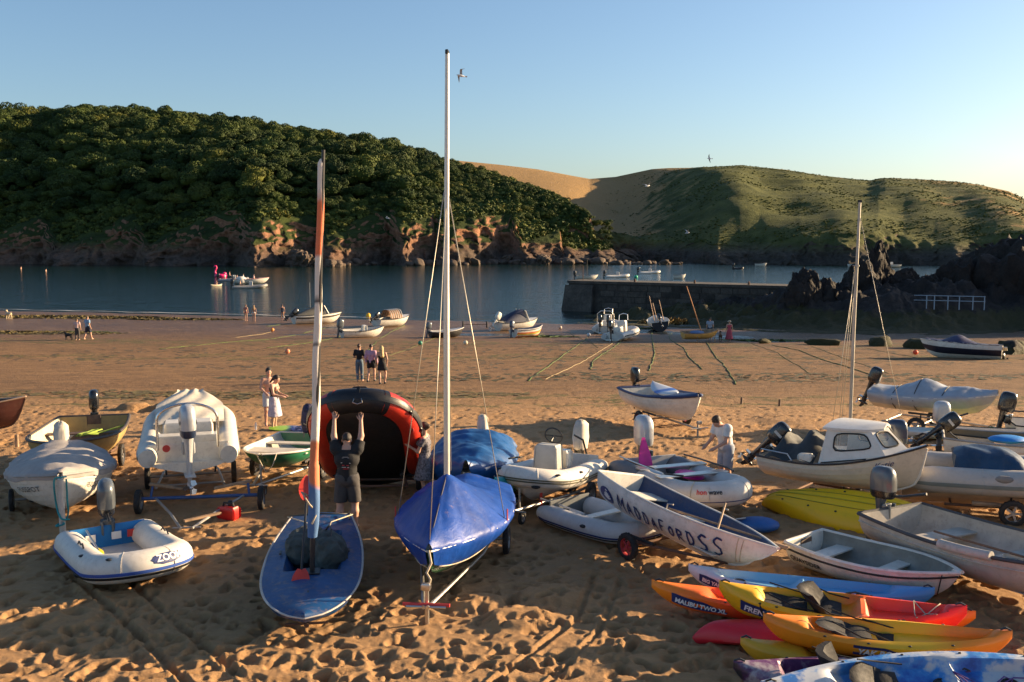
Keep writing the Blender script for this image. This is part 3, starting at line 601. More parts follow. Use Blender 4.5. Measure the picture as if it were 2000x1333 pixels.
# small rocks by the right-hand speedboat
for k, (px, x, y, s) in enumerate(((0, 31.0, 68, (1.5, .9, .8)), (0, 33.6, 66, (1.7, 1.0, .75)), (0, 29.2, 71, (1.2, .8, .9)), (0, 35.4, 70, (1.3, .9, .7)), (0, 27.6, 74, (1.6, .9, .8)), (0, 32.2, 60.5, (.5, .35, .3)), (0, 23.6, 74.5, (1.5, .6, .4)), (0, 19.5, 76.5, (.9, .4, .25)))):
    v, f = rock_verts(ICO3, 60 + k); o = mesh_np('rock', v * np.array(s), f, rock_dark, smooth=50); o.location = G(x, y, .1); o.rotation_euler = (0, 0, k)
    tag(o, ('weedy brown rock just behind the navy and white speedboat', 'flat dark rock right of the navy and white speedboat', 'weed-topped rock left behind the navy and white speedboat', 'low rock at the photo edge behind the speedboat', 'dark rock in front of the reef left of the speedboat', 'small dark stone on the sand at the photo edge', 'long low rock with green weed beside the stream', 'small weedy rock by the stream near the lady in red')[k], 'rock', 'rocks on the sand by the speedboat')

# ---------------------------------------------------------------- quay
def quay():
    q = root('quay', 'long dark stone quay wall with a buttressed seaward end', 'quay', (0, 0, 0)); a = Vector((7.4, 117.5, 0)); b = Vector((29.5, 105.5, 0)); d = (b - a).normalized(); n = Vector((d.y, -d.x, 0)); L = (b - a).length
    m, nt, bs, N, Lk = nmat('quay_stone'); ge = N('NewGeometry'); p = ge.outputs['Position']; c = ramp(N, Lk, noise(N, Lk, .8, 8, p, .7), [(.3, (.022, .019, .016)), (.7, (.075, .062, .050))]); c = mix(N, Lk, .6, c, ramp(N, Lk, noise(N, Lk, 6, 5, p), [(.3, .5), (.7, 1.4)]), 'MULTIPLY'); c = mix(N, Lk, .8, c, ramp(N, Lk, N('ObjectInfo').outputs['Random'], [(0., .5), (1., 1.9)]), 'MULTIPLY')
    Lk(c, bs.inputs['Base Color']); bs.inputs['Roughness'].default_value = .85; bp = N('Bump', i_Strength=.7, i_Distance=.08); Lk(noise(N, Lk, 3, 8, p, .7), bp.inputs['Height']); Lk(bp.outputs[0], bs.inputs['Normal'])
    def slab(mb, s0, s1, o0, o1, z0, z1, batter=0.):
        vs = [a + d * s + n * o + Vector((0, 0, z)) for z, k in ((z0, batter), (z1, 0)) for s, o in ((s0 - k, o1 + k), (s1, o1 + k), (s1, o0), (s0 - k, o0))]
        mb.add(vs, [(3, 2, 1, 0), (4, 5, 6, 7), (0, 1, 5, 4), (1, 2, 6, 5), (2, 3, 7, 6), (3, 0, 4, 7)])
    mb = MB(); slab(mb, 0, L, -2.2, 1.6, -2, 3.2, .5); mb.build('wall', m, q, 0)
    mb = MB(); slab(mb, -.25, 3.2, 1.62, 2.1, -2, 3.0, .55); mb.build('buttress', m, q, 0)
    mb = MB(); slab(mb, -.15, L, -2.35, 1.72, 3.203, 3.5); mb.build('coping', m, q, 0)
    rr = random.Random(4)
    blk = MB(); blk.box((0, 0, 0), (1, 1, 1), bev=.05); bo = blk.build('stone', m); me = bo.data; bpy.data.objects.remove(bo)
    ang = math.atan2(d.y, d.x)
    for row in range(4):                                   # courses of big stones, proud of the wall
        s = 3.4 + rr.random()
        while s < L - 1.5:
            w = rr.uniform(1.1, 2.3); z = 2.78 - row * .66; off = 1.6 + .5 * (3.2 - z) / 5.2
            o = bpy.data.objects.new('stone', me); COL.objects.link(o); o.parent = q; c = a + d * (s + w / 2) + n * (off + rr.uniform(-.02, .03)); o.location = (c.x, c.y, z); o.scale = (w - .07, .16, .58); o.rotation_euler = (0, 0, ang); s += w
    mb = MB()
    for s in (8., 15., 21.): mb.tube([a + d * s + n * 1.1 + Vector((0, 0, 3.45)), a + d * s + n * 1.1 + Vector((0, 0, 3.85))], .12, 8)
    mb.build('bollard', rusty, q)
    mb = MB(); mb.tube([a + d * 1.3 + n * .5 + Vector((0, 0, 3.5)), a + d * 1.3 + n * .5 + Vector((0, 0, 5.2))], .05, 6); mb.build('marker_pole', rusty, q)
quay()
# railing on the path under the bluff
ra = root('railing', 'pale blue metal railing on the path below the dark bluff', 'railing', (0, 0, 0)); rm = M('rail_blue_grey', (.30, .36, .42), .5, var=.1); A, Bv = Vector((37.6, 93.0, 0)), Vector((43.8, 92.0, 0)); zt = 3.2
for k in range(6):
    p = A.lerp(Bv, (.18, .29, .48, .64, .83, .99)[k]); MB().tube([(p.x, p.y, 1.9), (p.x, p.y, zt)], .05, 6).build('post', rm, ra)
for k, z in enumerate((0, -.45)): MB().tube([A + Vector((0, 0, zt + z + .02)), Bv + Vector((0, 0, zt + z - .06))], .04, 6).build('rail', rm, ra)
# ================================================================ boat builders (local frame: +x bow, +y port, z up, origin on the keel line amidships)
class Hull:
    def __init__(s, L, B, D, tw=.8, sm=.45, sheer=.22, rise=.30, rake=.10, full=2.4, bowp=2.3, strakes=0, lap=.010, vee=.15, stern_sheer=.04):
        s.L, s.B, s.D, s.tw, s.sm, s.sheer, s.rise, s.rake, s.full, s.bowp, s.strakes, s.lap, s.vee, s.ss = L, B, D, tw, sm, sheer, rise, rake, full, bowp, strakes, lap, vee, stern_sheer
    def hb(s, u):
        if u > s.sm: return max(.012, s.B / 2 * (1 - ((u - s.sm) / (1 - s.sm)) ** s.bowp))
        return s.B / 2 * (1 - (1 - s.tw) * ((s.sm - u) / s.sm) ** 2)
    def hz(s, u): return s.D + s.sheer * max(0, (u - .25) / .75) ** 2 + s.ss * max(0, (.4 - u) / .4) ** 2
    def kz(s, u): return s.rise * s.D * max(0, (u - .62) / .38) ** 2.2 + .03 * max(0, (.3 - u) / .3) ** 2
    def pt(s, u, t, side=1, off=0.):
        b, h, k = s.hb(u), s.hz(u), s.kz(u); a = s.full + (1.15 - s.full) * max(0, (u - .55) / .45) ** 1.3
        y = b * (1 - (1 - t) ** a); z = k + (h - k) * (s.vee * t + (1 - s.vee) * t ** 1.55)
        x = s.L * (u - .5) - (1 - t) * s.rake * s.L * max(0, u) ** 7 + (1 - t) * .02 * s.L * (1 - min(1, u * 5) if u < .2 else 0)
        return Vector((x, side * (y + off), z))
    def surf(s, side):
        return lambda u, t: s.pt(u, t, side)
    def skin(s, off=0., n=40, m=20, t0=0., side_clinker=True):
        """full section port sheer -> keel -> starboard sheer, list of sections"""
        us = [i / n for i in range(n + 1)]; ts = []
        if s.strakes and side_clinker:
            for j in range(s.strakes): a, b = j / s.strakes, (j + 1) / s.strakes; ts += [(a, s.lap), ((a + b) / 2, s.lap * .5), (b, 0.)]
        else: ts = [(j / m, 0.) for j in range(m + 1)]
        ts = [(t0 + (1 - t0) * t, o) for t, o in ts]; secs = []
        for u in us:
            k = min(1, (1 - u) * 6)
            P = [s.pt(u, t, 1, o * k + off * min(1, t * 4) * (k if off > 0 else 1)) for t, o in reversed(ts)] + [s.pt(u, t, -1, o * k + off * min(1, t * 4) * (k if off > 0 else 1)) for t, o in ts[(0 if t0 > 0 else 1):]]
            if off < 0:
                P = [Vector((p.x - .03 * (u > .9), math.copysign(max(0., abs(p.y)), p.y) if abs(p.y) > .001 else 0., p.z - off * (1 - 0.0) * (0 if i in (0, len(P) - 1) else 1))) for i, p in enumerate(P)]
                P = [Vector((p.x, 0 if s.hb(u) < -off * 1.2 else p.y, p.z)) for p in P]
            secs.append(P)
        return secs
    def sheer_line(s, side, off=0., dz=0., n=30, u0=0., u1=1.): return [s.pt(u0 + (u1 - u0) * i / n, 1, side, off) + Vector((0, 0, dz)) for i in range(n + 1)]
def build_hull(par, h, outer, inner, rail=None, railr=.022, floor=None, thwarts=(), thw_m=None, notch=.0, keel=None, transom=None, name='hull', thick=.03, foredeck=0., deck_m=None, motor_pad=False, floorz=.06, rail2=None):
    mb = MB(); mb.loft(h.skin()); ho = mb.build(name, outer, par, 32)
    if inner: mb = MB(); mb.loft([list(reversed(q)) for q in h.skin(-thick, side_clinker=False)]); mb.build('inner_skin', inner, par, 40)
    # transom
    m = 12; out = [h.pt(0, j / m, 1) for j in range(m, -1, -1)] + [h.pt(0, j / m, -1) for j in range(1, m + 1)]; tb = MB(); n = len(out)
    A = [p + Vector((.0, 0, 0)) for p in out]; Bq = [p + Vector((.035, 0, 0)) for p in out]
    def fill(P, flip):
        c = [Vector((p.x, 0, p.z)) for p in P[:n // 2 + 1]]; v = P + c; f = []
        for i in range(n // 2): f.append((i, i + 1, n + i + 1, n + i)); f.append((n - 1 - i, n + i, n + i + 1, n - 2 - i))
        tb.add(v, [tuple(reversed(q)) for q in f] if flip else f)
    fill(A, False); fill(Bq, True); tb.add([A[0], Bq[0], Bq[-1], A[-1]], [(0, 1, 2, 3)]); tb.build('transom', transom or outer, par, 0)
    if motor_pad: MB().box((-h.L / 2 + .02, 0, h.hz(0) - .14), (.09, .34, .34), bev=.015).build('motor_pad', thw_m or wood, par)
    if rail:
        for sd in (1, -1):
            q = MB(); path = h.sheer_line(sd, .012, .0); q.tube(path, railr, 8, flat=.8, up=(0, 0, 1)); q.build('gunwale', rail, par)
        q = MB(); a, b = h.pt(0, 1, 1), h.pt(0, 1, -1); q.tube([a, b], railr * .9, 8); q.build('gunwale', rail, par)
    if rail2:
        for sd in (1, -1): MB().tube([h.pt(i / 30, .86, sd, .012) for i in range(31)], .016, 6).build('rubbing_strake', rail2, par)
    if keel:
        MB().tube([h.pt(i / 20, 0, 1) + Vector((0, 0, -.012)) for i in range(21)] + [h.pt(1, t, 1) + Vector((.008, 0, 0)) for t in (.3, .6, .95)], .022, 6).build('keel', keel, par)
    if floor:
        secs = []
        for i in range(13):
            u = .02 + .8 * i / 12; t = .30; p = h.pt(u, t, 1); w = max(.03, p.y - thick - .01); z = max(p.z, h.kz(u) + floorz) + .03; secs.append([(p.x, w, z), (p.x, -w, z)])
        MB().loft(secs).build('floorboards', floor, par, 0)
    for (u, z, w) in thwarts:
        t = .0
        for k in range(60):
            t = k / 60
            if h.pt(u, t, 1).z >= z: break
        y = h.pt(u, t, 1).y - thick * .5; MB().box((h.pt(u, t, 1).x, 0, z), (w, 2 * y, .03), bev=.008).build('thwart', thw_m or wood, par)
    if foredeck:
        secs = []
        for i in range(12):
            u = 1 - foredeck * (1 - i / 11) ; b = h.pt(u, 1, 1); secs.append([Vector((b.x, b.y * w, b.z + .008 + .05 * (1 - w * w) * (b.y / h.B * 2))) for w in (1, .6, .2, -.2, -.6, -1)])
        MB().loft(secs).build('foredeck', deck_m or outer, par, 40)
    return ho
def motor(par, loc, cowl, tilt=0, yaw=0, s=1., tiller=True, band=None, cover=None, bare=True, leg=None, name='outboard_motor', decal=None):
    """leg is the part; cowling, propeller and tiller are its sub-parts. origin on the transom top, prop aft (-x)"""
    lm = leg or (cowl if cowl not in (motor_silver,) else motor_grey)
    q = MB()
    def sec(z, x0, x1, w): return [Vector((x0 + (x1 - x0) * (.5 - .5 * math.cos(a)) , w * math.sin(a) * (1 if math.sin(a) > 0 else 1), z)) * s for a in [2 * math.pi * k / 10 for k in range(10)]]
    q.loft([sec(.16, -.24, -.02, .085), sec(.05, -.22, -.06, .07), sec(-.2, -.20, -.08, .05), sec(-.42, -.20, -.07, .042), sec(-.52, -.22, -.05, .035), sec(-.60, -.20, -.06, .03)], wrap=True, caps=True)
    q.box((-.17 * s, 0, -.46 * s), (.30 * s, .16 * s, .012 * s)); q.ell((-.13 * s, 0, -.62 * s), (.17 * s, .045 * s, .045 * s), 10, 6)
    q.add([Vector((-.05, .006, -.65)) * s, Vector((-.18, .006, -.65)) * s, Vector((-.20, .004, -.79)) * s, Vector((-.13, .004, -.79)) * s, Vector((-.05, -.006, -.65)) * s, Vector((-.18, -.006, -.65)) * s, Vector((-.20, -.004, -.79)) * s, Vector((-.13, -.004, -.79)) * s], [(0, 1, 2, 3), (7, 6, 5, 4), (0, 4, 5, 1), (1, 5, 6, 2), (2, 6, 7, 3), (3, 7, 4, 0)])
    q.box((-.03 * s, 0, -.06 * s), (.10 * s, .20 * s, .20 * s), bev=.02 * s); q.box((.045 * s, .07 * s, -.06 * s), (.05 * s, .03 * s, .22 * s)); q.box((.045 * s, -.07 * s, -.06 * s), (.05 * s, .03 * s, .22 * s))
    o = q.build(name, lm, par, 40, loc, (0, R(tilt), R(yaw)))
    c = MB()
    def rs(z, x0, x1, w, p=3.2):
        r = []
        for k in range(20):
            a = 2 * math.pi * k / 20; ca, sa = math.cos(a), math.sin(a); f = (abs(ca) ** p + abs(sa) ** p) ** (-1 / p); r.append(Vector(((x0 + x1) / 2 + (x1 - x0) / 2 * ca * f, w * sa * f * (1 - .10 * (ca < 0) * abs(ca)), z)) * s)
        return r
    c.loft([rs(.13, -.27, .07, .10), rs(.16, -.29, .09, .118), rs(.25, -.305, .10, .126)], wrap=True, caps=False, mi=1)
    c.loft([rs(.25, -.30, .098, .122, 3.6), rs(.40, -.305, .098, .124, 3.6), rs(.52, -.295, .085, .118, 3.2), rs(.585, -.265, .055, .100, 2.7), rs(.615, -.21, .01, .07, 2.3), rs(.622, -.15, -.05, .03, 2)], wrap=True, mi=0)
    c.add(rs(.622, -.15, -.05, .03, 2), [tuple(range(20))])
    c.build('cowling', [cowl, band or cowl], o, 38)
    if decal:
        for sd in (1, -1): MB().box((-.10 * s, sd * .1245 * s, .36 * s), (.20 * s, .006 * s, .06 * s)).build('stripe', decal, o, 0)
    if cover:
        c = MB(); g = random.Random(5); secs = []
        for z, k in ((.0, 1.0), (.08, 1.15), (.25, 1.2), (.45, 1.17), (.57, 1.02), (.64, .72), (.67, .2)):
            secs.append([Vector((p.x * k - .10 * s * (1 - k), p.y * k, p.z)) + Vector((g.uniform(-1, 1), g.uniform(-1, 1), g.uniform(-1, 1))) * .020 * s for p in rs(z, -.305, .10, .126)])
        c.loft(secs, wrap=True, caps=True); c.build('cover', cover, o, 60)
    p = MB()
    for k in range(3):
        a = k * 2.094; ca, sa = math.cos(a), math.sin(a); P = [Vector((-.31 + dx, r * (ca * math.cos(w) - sa * math.sin(w)), -.62 + r * (sa * math.cos(w) + ca * math.sin(w)))) * s for r, w, dx in ((.03, -.4, .02), (.10, -.55, .035), (.125, 0, 0), (.10, .5, -.035), (.03, .4, -.02))]; p.add(P, [(0, 1, 2, 3, 4)]); p.add([v + Vector((.006 * s, 0, 0)) for v in P], [(4, 3, 2, 1, 0)])
    p.ell((-.31 * s, 0, -.62 * s), (.05 * s, .035 * s, .035 * s), 8, 6); p.build('propeller', alu, o)
    if tiller: t = MB(); t.tube([Vector((.04, 0, .17)) * s, Vector((.22, .02, .20)) * s, Vector((.58, .05, .30)) * s], [.026 * s, .020 * s, .022 * s], 7); t.build('tiller', black_pl, o)
    return o
def wheel(par, c, r, w, rimm, axis='Y', spokes=5, name='wheel', tilt=0):
    """wheel part: tyre mesh with a rim sub-part"""
    t = MB(); t.lathe([(r * .62, -w * .42), (r * .8, -w * .5), (r * .96, -w * .38), (r, -w * .15), (r, w * .15), (r * .96, w * .38), (r * .8, w * .5), (r * .62, w * .42)], 20, axis='Y', caps=False)
    for k in range(20): a = 2 * math.pi * k / 20; t.box((r * .99 * math.cos(a), 0, r * .99 * math.sin(a)), (.012, w * .62, .03), Matrix.Rotation(-a, 3, 'Y'))
    o = t.build(name, rubber, par, 40, c, (0, 0, R(tilt)))
    q = MB(); q.lathe([(r * .63, -w * .40), (r * .60, -w * .15), (r * .60, w * .15), (r * .63, w * .40)], 20, axis='Y', caps=False); q.lathe([(.03, -w * .45), (.03, w * .45)], 10, axis='Y')
    for k in range(spokes): a = 2 * math.pi * k / spokes; q.box((r * .32 * math.cos(a), 0, r * .32 * math.sin(a)), (r * .6, w * .3, r * .17), Matrix.Rotation(-a, 3, 'Y'))
    q.build('rim', rimm, o, 30); return o
def trolley(name, label, loc, rz, L=2.6, W=1.5, r=.24, frame=galv, rimm=None, chock=.42, prop=None, group='boat trolleys', style='A', handle=True, pitch=0, wheel_x=-.2, spokes=5, bunks=True, jockey=False):
    """launching trolley: frame, axle, cradle, wheels; +x is the drawbar end"""
    t = root(name, label, 'trolley', loc, rz, pitch, group=group); f = MB(); hx = L / 2; z = r
    if style == 'A':
        for sd in (1, -1): f.tube([(-hx * .6, sd * W * .40, z + .02), (0, sd * W * .34, z + .03), (hx, sd * .03, z + .06)], .028, 8)
    else: f.tube([(-hx * .6, 0, z), (hx, 0, z + .04)], .034, 8)
    f.tube([(-hx * .55, -W * .40, z + .03), (-hx * .55, W * .40, z + .03)], .024, 8); f.build('frame', frame, t)
    MB().tube([(wheel_x, -W / 2, r), (wheel_x, W / 2, r)], .026, 8).build('axle', frame, t)
    for sd in (1, -1): wheel(t, (wheel_x, sd * (W / 2 + .06), r), r, r * .42, rimm or galv, spokes=spokes)
    if bunks:
        for sd in (1, -1):
            b = MB(); b.tube([(wheel_x, sd * W * .3, r), (wheel_x, sd * W * .33, chock + .02)], .02, 6); b.box((wheel_x, sd * W * .32, chock + .03), (.7, .09, .05), Matrix.Rotation(sd * .35, 3, 'X'), bev=.01); b.build('cradle', rubber, t)
    if handle: MB().tube([(hx - .03, -.28, z + .06), (hx - .03, .28, z + .06)], .018, 6).build('handle', frame, t)
    if prop: p = MB(); p.tube([(hx - .12, 0, 0 - prop[1]), (hx - .12, 0, prop[0])], .03, 8); p.box((hx - .05, 0, prop[0] - .02), (.10, .14, .10), bev=.02); p.build('bow_post', frame, t)
    if jockey: wheel(t, (hx - .25, .10, .13), .13, .07, galv); MB().tube([(hx - .25, .06, .13), (hx - .25, .04, z + .45)], .022, 6).build('jockey_tube', frame, t)
    return t
def inflatable(par, L, B, r, tube_m, rise=.16, nose=.42, cone=.55, floor_m=None, strake=None, transom_m=None, vee=None, th=.42, squash=.96, square=0., tube_parts=None, bowt=1.0, transom_x=.30, strakes2=None):
    """inflatable: tubes swept round the bow, strakes, transom board, floor, optional rigid V hull. returns path fn"""
    hb = B / 2 - r; xb = L / 2 - r - nose * B; P = []
    def pth(q):            # q in 0..1 port stern -> bow -> starboard stern
        sd = 1 if q <= .5 else -1; k = q * 2 if q <= .5 else (1 - q) * 2          # k 0 stern .. 1 bow
        straight = xb + L / 2; curve = 1.35 * (L / 2 - r - xb + hb); ks = straight / (straight + curve)
        if k < ks: x = -L / 2 + straight * k / ks; y = hb
        else:
            a = (k - ks) / (1 - ks) * math.pi / 2; e = 1 - square * .55; x = xb + (L / 2 - r - xb) * abs(math.sin(a)) ** (e if square else 1.); y = hb * abs(math.cos(a)) ** (e * .9 if square else 1.05)
        z = r + rise * max(0, (x / (L / 2) + .35) / 1.35) ** 2.2
        return Vector((x, sd * y, z))
    n = 60; path = [pth(i / n) for i in range(n + 1)]
    rr = [r * (cone + (1 - cone) * min(1, min(i, n - i) / 3.0) ** .7) * (1 - (1 - bowt) * math.exp(-((i - n / 2) / 6) ** 2)) for i in range(n + 1)]
    def frame(i):
        a = path[max(0, i - 1)]; b = path[min(n, i + 1)]; t = (b - a).normalized(); o = Vector((0, 0, 1)).cross(t) * -1; o = t.cross(Vector((0, 0, 1))).normalized() * -1; c = Vector((path[i].x - (-L * .1), path[i].y, 0)); o = o if o.dot(c) > 0 else -o; return o, Vector((0, 0, 1))
    fr = [frame(i) for i in range(n + 1)]
    def ring(i, off=0., a0=0., a1=2 * math.pi, m=18):
        o, u = fr[i]; return [path[i] + (o * math.cos(a0 + (a1 - a0) * k / m) + u * math.sin(a0 + (a1 - a0) * k / m) * squash) * (rr[i] + off) for k in range(m + (0 if a1 - a0 > 6.2 else 1))]
    if tube_parts:
        for (i0, i1, mt, nm) in tube_parts: MB().loft([ring(i, .0 if nm == 'tube' else .004) for i in range(i0, i1 + 1)], wrap=True, caps=True).build(nm, mt, par, 60)
    else: MB().loft([ring(i) for i in range(n + 1)], wrap=True, caps=True).build('tube', tube_m, par, 60)
    for (a0, a1, mt, off) in (strake or []):
        s = MB(); s.loft([ring(i, off, R(a0), R(a1), 5) for i in range(1, n)]); s.loft([list(reversed(ring(i, off * .2, R(a0), R(a1), 5))) for i in range(1, n)])
        for e in (0, 5): s.loft([[ring(i, off * .2, R(a0), R(a1), 5)[e], ring(i, off, R(a0), R(a1), 5)[e]] for i in range(1, n)])
        s.build('rubbing_strake', mt, par, 50)
    # seams round the tubes
    sm = MB()
    for i in (8, 18, 26, 34, 42, 52): sm.loft([[path[i] + (p - path[i]) * f + Vector((dx, 0, 0)) for p in ring(i)] for f, dx in ((1.001, -.012), (1.012, -.01), (1.012, .01), (1.001, .012))], wrap=True)
    sm.build('seam', tube_m, par, 60)
    if floor_m:
        f = MB(); f.loft([[Vector((p.x, p.y * (1 if k == 0 else -1), max(.05, p.z - r * .55))) for k in (0, 1)] for p in [pth(i / 24 * .5) for i in range(25)]]); f.build('floor', floor_m, par, 40)
    if vee:
        v = MB(); secs = []
        for i in range(25):
            p = pth(i / 24 * .5); k = max(0, (i - 12) / 12) ** 2; zt = p.z - r * .55; zk = -vee[1] + (zt + vee[1]) * k; y = max(.01, p.y)
            secs.append([Vector((p.x, y, zt)), Vector((p.x, y * .72, zt + (zk - zt) * .42)), Vector((p.x, 0, zk)), Vector((p.x, -y * .72, zt + (zk - zt) * .42)), Vector((p.x, -y, zt))])
        v.loft(secs); v.add([secs[0][k] for k in range(5)], [(0, 1, 2, 3, 4)]); v.build('hull', vee[0], par, 30)
    if transom_m: MB().box((-L / 2 + transom_x, 0, r * 1.05), (.05, 2 * hb, th), bev=.012).build('transom', transom_m, par)
    return pth, ring
def text_part(par, txt, size, mat, fn, u0, t0, flipu=1, name='lettering', shear=0., bold=0., extr=.012, sep=1., spacing=1.):
    """flat print laid on a surface fn(u, t) -> point; u0,t0 = start of the base line"""
    cu = bpy.data.curves.new('lettering', 'FONT'); cu.body = txt; cu.size = size; cu.shear = shear; cu.offset = bold; cu.resolution_u = 3; cu.space_character = spacing
    o = bpy.data.objects.new('lettering', cu); me = o.to_mesh(); V = [v.co.copy() for v in me.vertices]; F = [tuple(p.vertices) for p in me.polygons]; o.to_mesh_clear(); bpy.data.objects.remove(o)
    return decal_part(par, V, F, mat, fn, u0, t0, flipu, name, extr)
def decal_part(par, V, F, mat, fn, u0, t0, flipu, name, extr=.008):
    e = 1e-3; p0 = fn(u0, t0); du = (fn(u0 + e, t0) - fn(u0 - e, t0)).length / (2 * e); tm = min(.9, t0 + .12); out = []
    for v in V:
        u = u0 + flipu * v[0] / du; dt = (fn(u, tm + e) - fn(u, tm - e)).length / (2 * e); t = max(.001, min(.999, t0 + v[1] / dt)); p = fn(u, t); a = fn(u + e, t) - fn(u - e, t); b = fn(u, t + e) - fn(u, t - e); nn = a.cross(b)
        nn = nn.normalized() if nn.length > 1e-12 else Vector((0, 0, 1)); ref = (p - fn.mid(u)) if hasattr(fn, 'mid') else Vector((0, p.y, 0)); nn = nn if nn.dot(ref) > 0 else -nn; out.append(p + nn * extr)
    q = MB(); q.add(out, F); return q.build(name, mat, par, 0)
def disc(cx, cy, rx, ry, n=20, m=5, wob=0.):
    V = [(cx, cy, 0)]; F = []
    for j in range(1, m + 1):
        for k in range(n): a = 2 * math.pi * k / n; q = j / m * (1 - wob * (k % 2)); V.append((cx + rx * q * math.cos(a), cy + ry * q * math.sin(a), 0))
    for k in range(n):
        F.append((0, 1 + k, 1 + (k + 1) % n))
        for j in range(m - 1): b = 1 + j * n; F.append((b + k, b + n + k, b + n + (k + 1) % n, b + (k + 1) % n))
    return V, F
def ribbon(pts, w):
    """2-D brush stroke as quads"""
    V = []; F = []
    for i, p in enumerate(pts):
        a = Vector(pts[max(0, i - 1)]); b = Vector(pts[min(len(pts) - 1, i + 1)]); d = (b - a).normalized(); n = Vector((-d.y, d.x)) * w * (1 if 0 < i < len(pts) - 1 else .7) * .5; V += [(p[0] + n.x, p[1] + n.y, 0), (p[0] - n.x, p[1] - n.y, 0)]
        if i: k = 2 * i; F.append((k - 2, k, k + 1, k - 1))
    return V, F
def cover_part(par, h, mat, ridge, peak=None, u0=0., u1=1., skirt=.18, wr=.012, name='cover', sag=0., seed=1, n=60, m=36, prof=1.4, over=.03):
    """tarpaulin over a hull: cross-sections up from the gunwale, with wrinkles and a skirt outside the sheer"""
    secs = []; g = seed * 7.3; W = []
    for i in range(n + 1):
        u = u0 + (u1 - u0) * i / n; row = []; b = h.hb(u) + over; z0 = h.hz(u); x = h.pt(u, 1, 1).x
        for j in range(-m // 2, m // 2 + 1):
            w = j / (m / 2)
            if abs(w) > .8:
                k = (abs(w) - .8) / .2; t = 1 - k * skirt; p = h.pt(u, t, 1, over + .006); row.append(Vector((p.x, math.copysign(p.y, w), p.z + .012 * (1 - k)))); W.append(k)
            else:
                q = abs(w) / .8; z = z0 + .02 + ridge(u, w / .8) * (1 - q ** prof) - sag * math.sin(math.pi * q) ; row.append(Vector((x, b * w / .8, z))); W.append(0)
        secs.append(row)
    A = np.array([[p[:] for p in r] for r in secs]); sh = A.shape; Q = A.reshape(-1, 3)
    ang = np.arctan2(Q[:, 1], Q[:, 0] - (peak[0] if peak else 0)); rad = np.hypot(Q[:, 0] - (peak[0] if peak else 0), Q[:, 1])
    f = (fbm(np.stack([ang * 4.5, rad * .6, 0 * ang + g], 1), 3, ridge=True) if peak else fbm(np.stack([Q[:, 0] * 2.6, Q[:, 1] * .9, 0 * ang + g], 1), 3, ridge=True)) * wr + fbm(Q * 2.2 + g, 3) * wr * 1.6
    Q[:, 2] += f * (1 - .3 * np.array(W)); sk = np.array(W) > 0; Q[:, 1] += np.where(sk, np.sign(Q[:, 1]) * np.abs(fbm(np.stack([Q[:, 0] * 5, 0 * ang, 0 * ang + g], 1), 2)) * wr * 2.2, 0)
    o = mesh_np(name, Q, grid_faces(sh[0], sh[1]), mat, par, 70); return o
def oar(name, label, a, b, blade=True, mat=wood, group=None, cat='oar', r=.02, bladem=None, bl=.45, bw=.075):
    a, b = Vector(a), Vector(b); t = root(name, label, cat, a, group=group); d = (b - a); L = d.length; t.rotation_euler = d.to_track_quat('X', 'Z').to_euler()
    MB().tube([(0, 0, 0), (L * .5, 0, 0), (L - bl * .6, 0, 0)], [r * .9, r, r * .8], 7).build('shaft', mat, t)
    if blade: q = MB(); q.loft([[Vector((L - bl + bl * k / 8, w * bw * math.sin(math.pi * (.12 + .80 * k / 8)) ** .6, (.010 if abs(w) < .5 else .003) * s - .02 * w * w)) for w, s in ((-1, 1), (-.4, 1), (.4, 1), (1, 1), (1, -1), (.4, -1), (-.4, -1), (-1, -1))] for k in range(9)], wrap=True, caps=True); q.build('blade', bladem or mat, t, 50)
    return t
def rope(name, label, pts, r=.012, mat=None, group=None, cat='rope', seg=8, sag=0.):
    P = [Vector(p) for p in pts]; out = []
    for i in range(len(P) - 1):
        p0 = P[max(0, i - 1)]; p1 = P[i]; p2 = P[i + 1]; p3 = P[min(len(P) - 1, i + 2)]
        for k in range(seg): t = k / seg; out.append(.5 * ((2 * p1) + (p2 - p0) * t + (2 * p0 - 5 * p1 + 4 * p2 - p3) * t * t + (3 * p1 - p0 - 3 * p2 + p3) * t ** 3) - Vector((0, 0, sag * math.sin(math.pi * t))))
    out.append(P[-1]); o = MB().tube(out, r, 6).build(name, mat or rope_m, None, 180); return tag(o, label, cat, group)
def line_part(par, pts, r=.008, mat=None, name='line', n=6): return MB().tube(pts, r, n).build(name, mat or rope_m, par, 180)
def tent(u, w): return 0
# ---------------------------------------------------------------- kayaks
def plastic(name, stops, noise_amt=.06, scale=2.2, rough=.38, cloud=None):
    m, nt, b, N, L = nmat(name); tc = N('TexCoord').outputs['Generated']; sp = N('SeparateXYZ'); L(tc, sp.inputs[0]); oc = N('TexCoord').outputs['Object']
    n = noise(N, L, scale, 5, oc, .6); a = N('Math', operation='MULTIPLY_ADD', n_1=noise_amt * 2, n_2=-noise_amt); L(n, a.inputs[0]); s = N('Math', operation='ADD'); L(sp.outputs[0], s.inputs[0]); L(a.outputs[0], s.inputs[1])
    c = ramp(N, L, n if cloud else s.outputs[0], stops); sc = ramp(N, L, noise(N, L, 26, 8, oc, .75), [(.60, 0.), (.74, .26)]); c = mix(N, L, sc, c, (.45, .36, .27)); sd = ramp(N, L, noise(N, L, 4, 6, oc, .7), [(.55, 0.), (.78, .18)]); c = mix(N, L, sd, c, (.2, .13, .08))
    L(c, b.inputs['Base Color']); rr = N('MapRange', n_3=rough - .1, n_4=rough + .2); L(noise(N, L, 12, 4, oc), rr.inputs[0]); L(rr.outputs[0], b.inputs['Roughness']); return m
